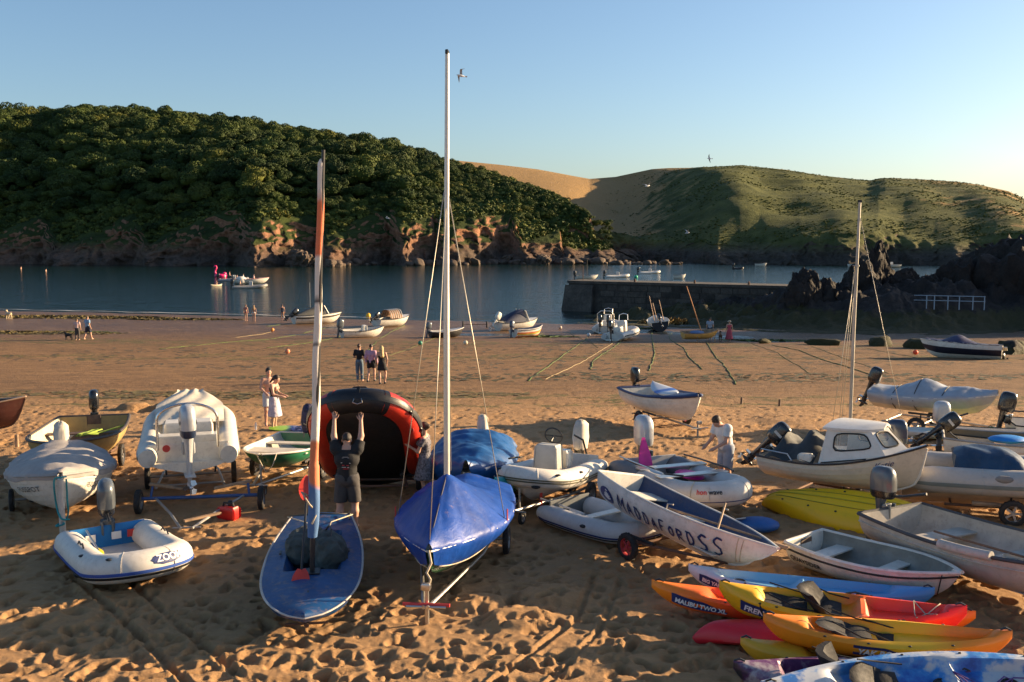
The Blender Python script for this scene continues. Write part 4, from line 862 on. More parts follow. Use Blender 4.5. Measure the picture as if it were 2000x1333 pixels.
def kayak(name, label, loc, rz, L, B, H, mat, pitch=0, roll=0, wells=((.34, .13, .62), (.66, .10, .6)), rocker=.10, hatches=(), pointed=.75, group='kayaks heaped on the sand', inverted=False, seat=None, straps=True, grooves=False, keelr=1.0, endrise=.10):
    k = root(name, label, 'kayak', loc, rz, pitch, roll, group=group); n, m = 56, 20
    hb = lambda u: max(.008, B / 2 * max(0, math.sin(math.pi * min(1, max(0, u)))) ** pointed)
    dz = lambda u: H + endrise * abs(2 * u - 1) ** 2.2
    kz = lambda u: rocker * abs(2 * u - 1) ** 2.6 + (dz(u) * .78 - rocker) * max(0, (abs(2 * u - 1) - .70) / .30) ** 2.4
    def low(u, t, sd=1):     # hull side, t 0 keel .. 1 rim
        b = hb(u); y = b * (1 - (1 - t) ** 2.1); z = kz(u) + (dz(u) * .80 - kz(u)) * (t ** 1.7)
        if grooves: z += .014 * math.exp(-((t - .28) / .05) ** 2)
        return Vector((L * (u - .5), sd * y, z))
    def top(u, w):
        b = hb(u); z = dz(u) * .80 + (dz(u) * .20) * (1 - abs(w) ** 3) * 1.0
        for (c, hl, hw) in wells:
            f = float(sstep(1.12, .78, abs(u - c) / hl) * sstep(1.1, .8, abs(w) / hw)); z -= f * H * .42
        return Vector((L * (u - .5), b * w, z))
    secs = []
    for i in range(n + 1):
        u = .004 + .992 * i / n; secs.append([top(u, -1 + 2 * j / m) for j in range(m + 1)] + [low(u, 1 - j / 20, 1) for j in range(1, 21)] + [low(u, j / 20, -1) for j in range(1, 20)])
    MB().loft(secs, wrap=True, caps=True).build('hull', mat, k, 45)
    if straps:
        for u in (.03, .97):
            p = top(u, 0); MB().tube([p + Vector((-.06, 0, .005)), p + Vector((0, 0, .035)), p + Vector((.06, 0, .005))], .012, 6).build('carry_handle', black_pl, k)
        for sd in (1, -1):
            for u in (.25, .42, .58, .75): p = top(u, sd * .9); MB().ell(p + Vector((0, 0, .004)), (.022, .014, .010), 8, 5).build('pad_eye', black_pl, k)
    for (u, w, r) in hatches:
        p = top(u, w); MB().lathe([(r, 0), (r * .98, .022), (r * .86, .028), (r * .83, .018), (r * .3, .02), (.001, .02)], 22, c=p - Vector((0, 0, .004)), caps=False).build('hatch_cover', black_pl, k)
    return k, low, top
def kayak_seat(par, top, u, s=1., lean=.5, mat=None):
    mt = mat or M('black_padding', (.014, .014, .016), .75, var=.25, dirt=.10, bump=.4, bs=35); p = top(u, 0); q = MB()
    secs = []
    for i in range(7):
        a = i / 6; secs.append([p + Vector((-.16 - a * .34 * math.sin(lean) + .15 * (w * w), w * .25 * s * (1 - .15 * a), .02 + a * .40 * math.cos(lean) * s)) + Vector((o, 0, 0)) for w, o in ((-1, .0), (-.5, .0), (0, 0), (.5, 0), (1, 0), (1, .07), (.5, .09), (0, .09), (-.5, .09), (-1, .07))])
    q.loft(secs, wrap=True, caps=True); o = q.build('seat_back', mt, par, 60)
    q = MB(); q.loft([[p + Vector((-.15 + .35 * a, w * .2 * s, .035 + .03 * math.sin(math.pi * a) + z)) for w, z in ((-1, 0), (0, -.01), (1, 0), (1, -.04), (0, -.05), (-1, -.04))] for a in [i / 6 for i in range(7)]], wrap=True, caps=True); q.build('seat_pad', mt, par, 60)
    for sd in (1, -1): MB().tube([p + Vector((-.3, sd * .2 * s, .3 * s)), p + Vector((.05, sd * .28 * s, .12)), p + Vector((.3, sd * .27 * s, .08))], .010, 5).build('strap', mt, par)
    return o
def name_badge(par, fn, txt, u0, t0, flipu, w, hgt, size, mat=None, dx=.05, shear=.2):
    V = [(0, hgt * .5, 0), (w * .05, 0, 0), (w * .5, 0, 0), (w * .5, hgt, 0), (w * .04, hgt, 0), (w, hgt * .35, 0), (w * .8, hgt * .02, 0), (w * .8, hgt, 0)]
    n = 14; V = []; F = []
    for i in range(n + 1):
        a = i / n; up = hgt * (1 - .55 * max(0, (a - .6) / .4)); dn = hgt * .35 * max(0, (a - .6) / .4); V += [(w * a, dn, 0), (w * a, up, 0)]
        if i: k = 2 * i; F.append((k - 2, k, k + 1, k - 1))
    decal_part(par, V, F, mat or ink_navy, fn, u0, t0, flipu, 'badge', .009)
    du = (fn(u0 + .001, t0) - fn(u0 - .001, t0)).length / .002; dt = (fn(u0, t0 + .001) - fn(u0, t0 - .001)).length / .002
    text_part(par, txt, size, ink_white, fn, u0 + flipu * dx / du, t0 + hgt * .2 / dt, flipu, shear=shear, extr=.015, bold=.004)
# ================================================================ boats on the upper beach
def tube_fn(ring, n=60):
    def fn(u, t):
        x = max(0, min(n - 1e-6, u * n)); i = int(x); f = x - i; a = R(-90 + 180 * t)
        p = ring(i, 0, a, a + .001, 1)[0]; q = ring(min(n, i + 1), 0, a, a + .001, 1)[0]; return p.lerp(q, f)
    fn.mid = lambda u: (ring(int(max(0, min(n, u * n))), 0, 0, .001, 1)[0] + ring(int(max(0, min(n, u * n))), 0, math.pi, math.pi + .001, 1)[0]) / 2
    return fn
def zone(z0, z1): return lambda u, w: 0
# ---- brown boat at the photo edge
b = root('rowing_boat', 'dark red brown boat with a pale rim cut by the photo edge', 'boat', G(-15.35, 27.4, .30), -8); h = Hull(3.9, 1.6, .62, strakes=6, sheer=.32)
build_hull(b, h, M('hull_maroon', (.10, .028, .02), .5), M('inside_dark', (.05, .03, .025), .7), rail=M('rail_tan', (.45, .30, .2), .5), railr=.03, thwarts=((.3, .42, .24), (.6, .45, .24)), thw_m=wood_d, keel=wood_d, floor=wood_d)
o = MB().tube([G(-13.15, 26.0, -.3), G(-13.15, 26.0, .36)], [.055, .05], 8).build('mooring_post', wood, None); tag(o, 'short brown wooden post standing in sand by the maroon boat', 'post')
# ---- cream dinghy with black motor
b = root('dinghy', 'cream dinghy on a trolley with black outboard and green rope inside', 'boat', G(-10.3, 23.2, .30), -78); h = Hull(4.1, 1.95, .58, tw=.86, bowp=3.0, sheer=.18, full=2.6)
ymat = M('hull_ochre', (.36, .25, .09), .5, dirt=.55); build_hull(b, h, ymat, cream, rail=M('rail_brown', (.07, .055, .045), .6), railr=.04, thwarts=((.28, .40, .26), (.55, .40, .26)), thw_m=wood_d, floor=wood_d, motor_pad=True)
motor(b, (-2.08, 0, .66), motor_black, 0, 8, 1.0)
gr = M('green_rope', (.30, .42, .06), .8); rr = random.Random(3)
P = [h.pt(.3, 1, 1)] + [Vector((-.55 + .5 * math.sin(k * 1.9), .25 * math.cos(k * 2.3) + .2, .46 + .05 * rr.random())) for k in range(9)]
o = MB().tube(P, .018, 6).build('green_rope', gr, None, 180); o.matrix_world = Matrix.Translation(G(-10.3, 23.2, .30)) @ Matrix.Rotation(R(-78), 4, 'Z'); tag(o, 'tangle of green rope lying in the cream dinghy', 'rope')
o = MB(); o.loft([[Vector((x, .62 + w * .07, .34 + .12 * math.sin(x * 3) + z)) for w, z in ((-1, 0), (0, .05), (1, 0), (0, -.05))] for x in [-.9 + .1 * k for k in range(11)]], wrap=True, caps=True); o = o.build('rolled_sail', M('yellow_cloth', (.55, .36, .03), .7), None, 60); o.matrix_world = Matrix.Translation(G(-10.3, 23.2, .30)) @ Matrix.Rotation(R(-78), 4, 'Z'); tag(o, 'rolled yellow cloth lying inside the cream dinghy', 'cloth')
trolley('boat_trolley', 'black wheeled trolley under the cream dinghy', G(-10.3, 23.2), -78, 3.2, 1.75, .27, rusty, chock=.30)
# ---- white clinker dinghy under grey cover
b = root('dinghy', 'white clinker dinghy under a grey cover, lettered on its bows', 'boat', G(-9.05, 19.6, .14), -66, 4.0); h = Hull(3.7, 1.95, .66, tw=.86, strakes=7, sheer=.16, rise=.25, bowp=2.6, lap=.024, full=2.0)
build_hull(b, h, white, M('inside_grey', (.3, .29, .27), .6), rail=M('rail_grey', (.30, .29, .28), .6), railr=.035, keel=white)
gc = M('cover_grey', (.36, .33, .31), .8, var=.10, dirt=.2, bump=.35, bs=45)
cover_part(b, h, gc, lambda u, w: (.30 if u < .75 else .30 * max(0, (1 - u) / .25) ** .6) * (1 - .3 * math.sin(u * 9) ** 2), skirt=.10, wr=.040, prof=2.2, seed=2, u0=.01)
text_part(b, 'FUSSPOT', .155, ink_black, h.surf(-1), .735, .70, 1, extr=.032, spacing=1.05)
text_part(b, 'FUSSPOT', .155, ink_black, h.surf(1), .865, .70, -1, extr=.032, spacing=1.05)
motor(b, (-1.9, 0, .72), motor_black, 0, 0, 1.05, cover=canvas_w, tiller=False)
t = trolley('boat_trolley', 'trolley with a white bow post under the grey-covered dinghy', G(-9.05, 19.6), -66, 4.1, 1.75, .22, galv, chock=.22, style='T', handle=False)
wp = M('post_white', (.58, .53, .46), .6, dirt=.4); q = MB(); q.tube([(1.98, 0, -.15), (2.0, 0, 1.06)], .055, 10); q.build('bow_post', wp, t)
teal = M('rope_teal', (.02, .28, .30), .8, var=.2); c = Vector(G(-9.05, 19.6)); mw = Matrix.Translation(c) @ Matrix.Rotation(R(-66), 4, 'Z')
P = [(1.92, .10, 1.08), (2.06, .02, 1.10), (2.05, -.10, 1.06), (1.95, -.09, .6), (2.07, -.02, .35), (2.02, .12, .30), (1.95, -.04, .28), (2.08, .03, .24), (2.0, -.11, .2), (1.96, .09, .34), (1.95, .10, .7), (1.95, .10, 1.04)]
o = rope('rope', 'turquoise rope knotted round the white bow post', P, .016, teal); o.matrix_world = mw
# ---- white rigid inflatable seen from the stern
b = root('inflatable_boat', 'white covered rigid inflatable with steel arch, its stern facing us', 'inflatable boat', G(-7.15, 21.75, .88), 107, 1)
cov = M('tube_white_cover', (.62, .58, .50), .6, var=.08, dirt=.3, bump=.3, bs=5)
pth, ring = inflatable(b, 4.2, 2.02, .225, cov, rise=.28, nose=.5, cone=.75, floor_m=white, strake=[(-20, 6, hyp_grey, .014)], transom_m=white, vee=(white, .12), th=.46, transom_x=.20, squash=1.08)
# cloth over the bow half
q = MB(); secs = []
for i in range(17):
    x = -.35 + 2.6 * i / 16; hw = max(.30, .74 * (1 - max(0, (x - .9) / 1.5) ** 2)); z = .56 - .12 * max(0, x - .9) + .06 * math.exp(-((x - .3) / .7) ** 2) + .12 * max(0, x) * .4
    secs.append([Vector((x, hw * w, .55 + .14 * max(0, x) + (z - .5) * (1 - abs(w) ** 1.7) + .02 * math.sin(9 * w + 5 * x))) for w in [-1 + k / 9 for k in range(19)]])
q.loft(secs); q.build('bow_cover', canvas_w, b, 70)
MB().tube([(-2.05, .58, .38), (-2.05, .58, 1.0)] + [(-2.05, .58 * math.cos(a), 1.0 + .30 * math.sin(a)) for a in [R(15 * k) for k in range(1, 12)]] + [(-2.05, -.58, 1.0), (-2.05, -.58, .38)], .03, 10).build('steel_arch', M('steel', (.7, .68, .64), .2, 1., var=.05, dirt=.05), b)
MB().box((-1.2, 0, .62), (.5, 1.0, .34), bev=.05).build('console_seat', white, b); MB().box((-1.75, 0, .50), (.35, 1.2, .24), bev=.03).build('locker', white, b)
motor(b, (-2.20, 0, .52), motor_silver, 0, 6, 1.3, tiller=False, band=motor_navy, leg=motor_silver, decal=motor_navy)
MB().lathe([(.075, 0), (.075, .004)], 16, c=(0, 0, 0), axis='X').build('sticker', sticker_red, b, 0, (-2.032, .42, .40))
trolley('boat_trailer', 'trailer under the white covered rigid inflatable', G(-7.15, 21.75), 107, 4.4, 1.7, .26, galv, chock=.78, group='boat trailers')
# ---- bare blue trolley and fuel can
t = root('launching_trolley', 'empty blue-axled launching trolley with two black wheels', 'trolley', G(-6.2, 19.35), -82, group='boat trolleys'); bl = M('trolley_blue', (.03, .08, .22), .55, dirt=.5, dcol=(.2, .12, .07))
MB().tube([(0, -1.12, .30), (0, 1.12, .30)], .036, 8).build('axle', bl, t)
for sd in (1, -1): wheel(t, (0, sd * 1.18, .24), .24, .12, galv)
for sd in (1, -1):
    MB().tube([(0, sd * .95, .30), (-.1, sd * .92, .52)], .025, 6).build('upright', bl, t); MB().box((-.12, sd * .62, .50), (.10, .75, .05), Matrix.Rotation(sd * .18, 3, 'X'), bev=.01).build('bunk', wood, t)
    MB().tube([(0, sd * .85, .30), (.8, sd * .42, .2), (1.55, sd * .10, .12)], .026, 7).build('drawbar', galv, t)
MB().box((1.1, .22, .2), (.75, .07, .04), Matrix.Rotation(-.9, 3, 'Z')).build('bunk', wood, t); MB().tube([(1.5, -.25, .12), (1.5, .25, .12)], .02, 6).build('handle', galv, t)
f = root('fuel_can', 'red plastic fuel can with black cap by the empty trolley', 'fuel can', G(-5.47, 18.75, .01), -20); rd = M('can_red', (.55, .012, .012), .35, dirt=.1)
MB().box((0, 0, .13), (.42, .26, .25), bev=.05).build('tank', rd, f); MB().tube([(-.12, 0, .25), (-.10, 0, .32), (.10, 0, .32), (.12, 0, .25)], .022, 7).build('handle', black_pl, f); MB().lathe([(.045, .24), (.045, .34), (.03, .36)], 12, c=(.0, .06, 0)).build('cap', black_pl, f)
# ---- white inflatable tender with blue transom
b = root('inflatable_dinghy', 'white inflatable with blue stripe, blue transom and grey outboard', 'inflatable boat', G(-6.35, 15.85, .02), -55, 2)
pth, ring = inflatable(b, 3.05, 1.72, .24, hyp_white, rise=.16, nose=.30, cone=.6, floor_m=hyp_grey, strake=[(-16, -4, M('stripe_blue', (.03, .09, .38), .5), .012), (-30, -20, hyp_black, .012)], transom_m=M('transom_blue', (.01, .17, .46), .4, dirt=.1), th=.46, transom_x=.42)
fn = tube_fn(ring)
V, F = disc(.21, .05, .26, .09, wob=.08); decal_part(b, V, F, ink_navy, fn, .485, .58, -1, 'logo', .008)
text_part(b, 'ZOOM', .145, ink_white, fn, .480, .595, -1, extr=.014, bold=.004)
motor(b, (-1.10, 0, .52), motor_grey, 14, -14, 1.2, band=motor_black)
for sd in (1, -1): MB().tube([pth(.2 if sd > 0 else .8) + Vector((dx, sd * .04, .235 + dz)) for dx, dz in ((-.22, -.02), (-.12, .05), (0, .02), (.12, .06), (.22, -.02))], .014, 6).build('grab_rope', hyp_black, b)
for u in (.27, .73, .60): MB().ell(fn(u, .80), (.05, .05, .02), 10, 6).build('valve', black_pl, b)
for sd, mt in ((-.3, sticker_white), (.12, sticker_white), (.38, sticker_red)): MB().box((-1.022, sd, .30), (.006, .16, .13)).build('sticker', mt, b, 0)
oar('paddle', 'short white paddle stowed inside the blue-transomed inflatable', tuple(Vector(G(-6.35, 15.85, .40)) + Matrix.Rotation(R(-55), 3, 'Z') @ Vector((-.85, -.40, .1))), tuple(Vector(G(-6.35, 15.85, .30)) + Matrix.Rotation(R(-55), 3, 'Z') @ Vector((.25, -.42, .08))), mat=alu, bladem=M('paddle_yellow', (.55, .45, .02), .5), cat='paddle', bl=.3)
for i, w in ((12, .09), (48, .09)): MB().ell(ring(i, .01, R(-60), R(-59), 1)[0], (.14, .05, .05), 10, 6).build('keel_patch', hyp_black, b)
# ---- green dinghy
b = root('dinghy', 'small green dinghy with white gunwale and long seat on a trolley', 'boat', G(-5.15, 22.2, .36), -98, 2); h = Hull(2.9, 1.5, .42, tw=.9, sheer=.06, bowp=3.6, rise=.8, full=2.0)
green = M('hull_green', (.02, .17, .085), .4, dirt=.2); build_hull(b, h, green, M('inside_green_white', (.5, .47, .40), .6), rail=white, railr=.03, thwarts=((.25, .34, .3), (.62, .36, .55)), thw_m=M('seat_pale', (.55, .5, .42), .6))
motor(b, (-1.48, 0, .48), motor_grey, 0, 4, 1.0, cover=M('cover_navy_pattern', (.025, .025, .07), .7, var=.5, vs=14)); line_part(b, [(1.3, .3, .47), (1.48, .28, .25), (1.46, .12, .1), (1.44, 0, .3), (1.42, -.1, .48)], .012, rope_m, 'painter')
trolley('boat_trolley', 'galvanised trolley with jockey wheel under the green dinghy', G(-5.15, 22.2), -98, 3.6, 1.5, .25, galv, chock=.40, jockey=True)
# ---- blue single-handed sailing dinghy with furled sail
b = root('sailing_dinghy', 'flat blue sailing dinghy with furled sail standing on its mast', 'sailing dinghy', G(-3.04, 14.85, .16), -82, -1.5); L, B = 4.5, 1.46
bd = M('deck_blue', (.003, .052, .17), .42, var=.15, vs=2., dirt=.75, dcol=(.28, .17, .10)); hw = lambda u: B / 2 * (.70 + .30 * math.sin(min(1, u / .5) * math.pi / 2)) * (1 if u < .5 else max(0, 1 - ((u - .5) / .5) ** 2.9) ** .62) + .004
q = MB(); secs = []
CK = (.22, .63, .36)         # cockpit u0, u1, half width
for i in range(61):
    u = i / 60; w = hw(u); z = .30 + .03 * u; row = []
    for j in range(25):
        v = -1 + j / 12; y = v * w; inn = float(sstep(CK[0], CK[0] + .02, u) * sstep(CK[1], CK[1] - .02, u) * sstep(CK[2] + .02, CK[2] - .01, abs(y))); row.append(Vector((L * (u - .5), y, z + .07 * (1 - v * v) - .26 * inn)))
    for j in range(1, 9): a = j / 8 * math.pi; row.append(Vector((L * (u - .5) - .05 * (u > .93), w * math.cos(a) * (1 - .10 * math.sin(a)), z - .012 - (.27 - .20 * max(0, (u - .7) / .3) ** 2) * math.sin(a) ** .7)))
    secs.append(row)
q.loft(secs, wrap=True, caps=True); q.build('hull', bd, b, 50)
MB().tube([Vector((L * (i / 40 - .5), sd * (hw(i / 40) + .004), .30 + .03 * i / 40)) for sd in (1,) for i in range(41)] + [Vector((L * (i / 40 - .5), -(hw(i / 40) + .004), .30 + .03 * i / 40)) for i in range(40, -1, -1)], .018, 6, flat=.7).build('gunwale', M('rail_worn_white', (.5, .45, .40), .5, dirt=.5), b)
MB().box((L * .16, 0, .405), (.24, .26, .02), bev=.006).build('mast_plate', black_pl, b)
mast_x = L * .16; ml = 6.06
MB().tube([(mast_x, 0, .1), (mast_x - .02, .045, 1.2), (mast_x - .05, .17, ml * .6), (mast_x - .09, .30, ml + .42)], [.038, .038, .034, .024], 10).build('mast', M('mast_black', (.03, .03, .032), .4, .3), b)
m, nt, bs, N, Lk = nmat('sailcloth_wrapped'); tc = N('TexCoord').outputs['Object']; sp = N('SeparateXYZ'); Lk(tc, sp.inputs[0]); ang = N('Math', operation='ARCTAN2'); Lk(sp.outputs[1], ang.inputs[0]); sx = N('Math', operation='SUBTRACT', n_1=mast_x - .03); Lk(sp.outputs[0], sx.inputs[0]); Lk(sx.outputs[0], ang.inputs[1])
zz = N('Math', operation='MULTIPLY_ADD', n_1=.06); Lk(ang.outputs[0], zz.inputs[0]); Lk(sp.outputs[2], zz.inputs[2]); nz = N('MapRange', n_1=1.0, n_2=6.4); Lk(zz.outputs[0], nz.inputs[0])
org, wh, blu = (.62, .19, .085), (.70, .64, .56), (.07, .16, .34)
Lk(ramp(N, Lk, nz.outputs[0], [(0., blu), (.13, blu), (.145, org), (.26, org), (.27, wh), (.52, wh), (.525, (.03, .03, .03)), (.535, wh), (.635, wh), (.64, (.05, .045, .04)), (.66, wh), (.755, wh), (.765, (.66, .17, .07)), (.90, (.66, .17, .07)), (.91, (.62, .40, .32)), (.94, wh)], 'LINEAR'), bs.inputs['Base Color']); bs.inputs['Roughness'].default_value = .75
bp = N('Bump', i_Strength=.5, i_Distance=.02); Lk(noise(N, Lk, 7, 5, tc), bp.inputs['Height']); Lk(bp.outputs[0], bs.inputs['Normal'])
q = MB(); secs = []; rg = random.Random(2)
for i in range(90):
    f = i / 89; z = .92 + (ml - .62) * f; r = (.084 if f < .2 else .066) * (1 - .30 * f) ; r *= (.82 + .18 * min(1, i / 3)) * (.35 if i == 89 else 1); ph = f * 24; cx = mast_x - .02 - .07 * f; cy = .03 + .24 * f
    secs.append([Vector((cx + math.cos(a) * r * (1 + .10 * math.cos(a - ph) + .05 * math.cos(2 * a + ph * 1.7)) - .012, cy + math.sin(a) * r * (1 + .10 * math.cos(a - ph) + .05 * math.sin(3 * a - ph)), z)) for a in [2 * math.pi * k / 16 for k in range(16)]])
q.loft(secs, wrap=True, caps=True); q.build('furled_sail', m, b, 60)
line_part(b, [(mast_x - .1, .1, 1.25), (mast_x + .11, 0, 1.45), (mast_x, -.11, 1.6), (mast_x - .1, 0, 1.5), (mast_x - .02, .12, 1.32), (mast_x + .1, .03, 1.15)], .014, rope_m, 'halyard')
for k, (x0, y0, l, w_, hh, ry) in enumerate(((.12, .20, .85, .52, .56, .3), (-.28, -.16, .95, .56, .52, -.2))):
    g = root('bag', ('grey green canvas bag lying in the blue dinghy cockpit', 'dark grey kit bag stowed aft in the blue dinghy cockpit')[k], 'bag', tuple(Vector(G(-3.04, 14.85, .16 + .14)) + Matrix.Rotation(R(-82), 3, 'Z') @ Vector((x0 - .25, y0, 0))), -82 + 57 * ry, group='bags in the blue dinghy')
    v, f = ICO5; P = v * np.array([l / 2, w_ / 2, hh / 2]) * .95; P = np.sign(P) * np.abs(P) ** .86 * np.array([l / 2, w_ / 2, hh / 2]) ** .14; P = P * (1 + .20 * fbm(v * np.array([2.4, 1.5, 1.2]) + k * 9, 4, ridge=True))[:, None]; P[:, 2] += hh / 2 - .02
    mesh_np('body', P, f, M('bag_grey_green', (.065, .08, .075), .8, var=.3, dirt=.25, bump=.5, bs=40), g, 60); MB().tube([(-.2, 0, hh * .9), (-.08, .05, hh + .08), (.1, .04, hh + .07), (.2, 0, hh * .88)], .014, 6).build('strap', black_pl, g)
lw = lambda p: tuple(Vector(G(-3.04, 14.85, .16)) + Matrix.Rotation(R(-82), 3, 'Z') @ Vector(p))
red_bl = M('paddle_red', (.62, .05, .03), .4, dirt=.1); pd = root('paddle', 'double-ended red paddle leaning on the furled sail', 'paddle', lw((mast_x + .13, -.13, .45)), -82)
d = Vector((-1.05, .02, .75)); MB().tube([(0, 0, 0), d], .017, 8).build('shaft', black_pl, pd)
for s0, e in ((0, -1), (1, 1)):
    c = d * s0 + d.normalized() * e * .05; q = MB(); ax = d.normalized(); sd_ = ax.cross(Vector((0, 0, 1))).normalized(); nn = ax.cross(sd_)
    q.loft([[c + ax * e * .50 * k / 8 - ax * e * .06 + sd_ * w * .13 * math.sin(math.pi * (.10 + .86 * k / 8)) ** .7 + nn * (.008 * o - .03 * w * w) for w, o in ((-1, 0), (-.5, 1), (0, 1), (.5, 1), (1, 0), (.5, -1), (0, -1), (-.5, -1))] for k in range(9)], wrap=True, caps=True); q.build('blade', red_bl, pd, 50)
MB().tube([(-2.1, .5, .42), (-1.7, .5, .40)], .012, 5).build('tiller', black_pl, b)
for sd in (1, -1): line_part(b, [(-1.9, sd * .55, .42), (-1.5, sd * .2, .43), (-1.1, sd * .1, .2)], .010, rope_m, 'sheet')
line_part(b, [(-2.0, .52, .40), (-1.95, 0, .44), (-2.0, -.52, .40)], .012, black_pl, 'traveller')
for x, y in ((-.2, .52), (-.2, -.52), (1.5, .0)): MB().box((x, y, .385), (.14, .04, .02), bev=.006).build('cleat', black_pl, b)
trolley('boat_trolley', 'low trolley just showing under the blue sailing dinghy bow', G(-3.04, 14.85), -82, 3.9, 1.1, .17, rusty, chock=.16, style='T')
# orange scrap and white fittings in cockpit
o = MB().box((0, 0, .02), (.16, .07, .04), bev=.012).build('bailer', M('orange_plastic', (.75, .20, .03), .5), None); o.location = lw((mast_x - .28, .05, .22)); tag(o, 'small orange plastic bailer by the mast foot in the blue dinghy', 'bailer')
o = MB(); o.loft([[(x, w * .05, .02 + .01 * s) for w, s in ((-1, 0), (0, 1), (1, 0), (0, -1))] for x in (-.45, -.2, .1, .4)], wrap=True, caps=True); o = o.build('daggerboard', white, None); o.location = lw((mast_x - .35, 0, .20)); o.rotation_euler = (0, 0, R(5)); tag(o, 'white daggerboard lying across the blue dinghy cockpit', 'daggerboard')
# ---- big red and black inflatable held bow up
b = root('inflatable_boat', 'large red and black inflatable tipped bow up, dark underside to us', 'inflatable boat', G(-3.0, 20.2, 1.10), -88, 35)
pth, ring = inflatable(b, 3.75, 2.3, .25, hyp_red, rise=.10, nose=.56, cone=.7, floor_m=hyp_black, square=.30, transom_m=hyp_black, vee=(hyp_black, .12), th=.5, strake=[(-22, 8, hyp_black, .02)],
    tube_parts=[(0, 25, hyp_red, 'tube'), (25, 35, hyp_black, 'bow_tube'), (35, 60, hyp_red, 'tube')])
MB().tube([(1.87, -.07, .26), (1.9, -.09, .16), (1.89, 0, .13), (1.9, .09, .16), (1.87, .07, .26)], .012, 6).build('towing_ring', alu, b); MB().box((1.86, 0, .38), (.06, .06, .26)).build('webbing', hyp_black, b); MB().tube([(1.64, -.15, .575), (1.67, -.11, .60), (1.67, .11, .60), (1.64, .15, .575)], .016, 6).build('handle', hyp_black, b)
for i in (14, 20): MB().ell(ring(i, .02, R(-20), R(-19), 1)[0], (.09, .03, .03), 8, 5).build('lifeline_patch', black_pl, b)
MB().lathe([(.05, 0), (.045, .02)], 12, axis='Y').build('valve', sticker_red, b, 40, ring(16, .0, R(-60), R(-59), 1)[0])
trolley('boat_trailer', 'dark trailer under the red and black inflatable', G(-2.9, 21.3), 94, 3.2, 1.6, .25, rusty, chock=.4, group='boat trailers')
# ---- blue-covered sailing dinghy with tall mast
b = root('sailing_dinghy', 'green sailing dinghy under a bright blue cover with tall pale mast', 'sailing dinghy', G(-.98, 15.8, .34), -95, 1.5); h = Hull(4.4, 1.86, .50, tw=.80, sm=.38, sheer=.12, rise=.5, bowp=2.0, full=1.7, rake=.06)
build_hull(b, h, M('hull_dark_green', (.012, .075, .03), .35, dirt=.3, coat=.3), None, rail=white, railr=.02)
m, nt, bs, N, Lk = nmat('cover_royal_blue'); tc = N('TexCoord').outputs['Object']; c = ramp(N, Lk, noise(N, Lk, 1.4, 5, tc), [(.3, (.003, .036, .21)), (.7, (.004, .058, .33))]); s = ramp(N, Lk, noise(N, Lk, 3.2, 8, tc, .75, .8), [(.60, 0.), (.74, .7)]); c = mix(N, Lk, s, c, (.32, .21, .14)); Lk(c, bs.inputs['Base Color']); rr_ = N('MapRange', n_3=.36, n_4=.62); Lk(noise(N, Lk, 5, 4, tc), rr_.inputs[0]); Lk(rr_.outputs[0], bs.inputs['Roughness'])
bs.inputs['Specular IOR Level'].default_value = .28; bp = N('Bump', i_Strength=.45, i_Distance=.025); Lk(noise(N, Lk, 6, 5, tc, .6, .5), bp.inputs['Height']); Lk(bp.outputs[0], bs.inputs['Normal']); blue_cov = m
mu = .62; mxx = h.L * (mu - .5)
def bridge(u, w):
    r = math.hypot((u - mu) * h.L, w * h.hb(u) * 1.25); return .62 * max(0, 1 - r / 1.9) ** 1.05 + .20 * (1 if u < mu else max(0, (1 - u) / (1 - mu)) ** .8)
cover_part(b, h, blue_cov, bridge, peak=(mxx, 0), skirt=.55, wr=.022, prof=1.6, seed=3, n=80, m=56, over=.035)
for sd in (1, -1):
    line_part(b, [h.pt(u_, .44, sd, .055) for u_ in [.04 + .93 * k / 40 for k in range(41)]], .009, rope_m, 'hem_cord')
    for k in range(7): line_part(b, [h.pt(.10 + .12 * k, t_, sd, .05) for t_ in (.45, .3, .12, 0)], .006, rope_m, 'lashing')
strap = M('strap_dark', (.02, .02, .05), .6); line_part(b, [Vector((mxx + (h.L * .495 - mxx) * k / 20, .0, h.hz(mu + (1 - mu) * k / 20) + .03 + bridge(mu + (1 - mu) * k / 20, 0))) for k in range(1, 21)], .014, strap, 'seam_strap')
mp = M('mast_pale', (.66, .62, .54), .35, .25, var=.05, dirt=.15); mh = 7.84
MB().tube([(mxx, 0, .3), (mxx, 0, mh * .5), (mxx - .03, .02, mh)], [.048, .046, .030], 12).build('mast', mp, b); MB().tube([(mxx - .055, 0, 1.3), (mxx - .075, .02, mh - .1)], .010, 5).build('sail_track', alu, b); MB().box((mxx - .03, .02, mh + .02), (.10, .05, .07), bev=.01).build('masthead', black_pl, b)
MB().tube([(mxx, -.04, 1.16), (mxx + .04, 0, 1.20), (mxx, .04, 1.24), (mxx - .04, 0, 1.2), (mxx, -.045, 1.14), (mxx + .05, 0, 1.12)], .028, 7).build('collar', strap, b)
hz_ = 5.75; wire = M('wire', (.52, .46, .36), .4, .6, var=.05, dirt=0)
for sd in (1, -1): line_part(b, [(mxx, sd * .03, hz_), h.pt(.52, 1, sd, -.01) + Vector((0, 0, .03))], .007, wire, 'shroud')
line_part(b, [(mxx + .03, 0, hz_ - .25), Vector((h.L * .49, 0, h.hz(1) + .05))], .007, wire, 'forestay')
for y in (.05, -.06): line_part(b, [(mxx - .04, y * .4, hz_ + .3), (mxx - .10, y, 1.4)], .006, wire, 'halyard')
for sd in (1, -1): MB().tube([h.pt(.52, 1, sd, .03), h.pt(.52, 1, sd, .03) + Vector((0, 0, .20))], .012, 6).build('shroud_tensioner', sticker_red, b)
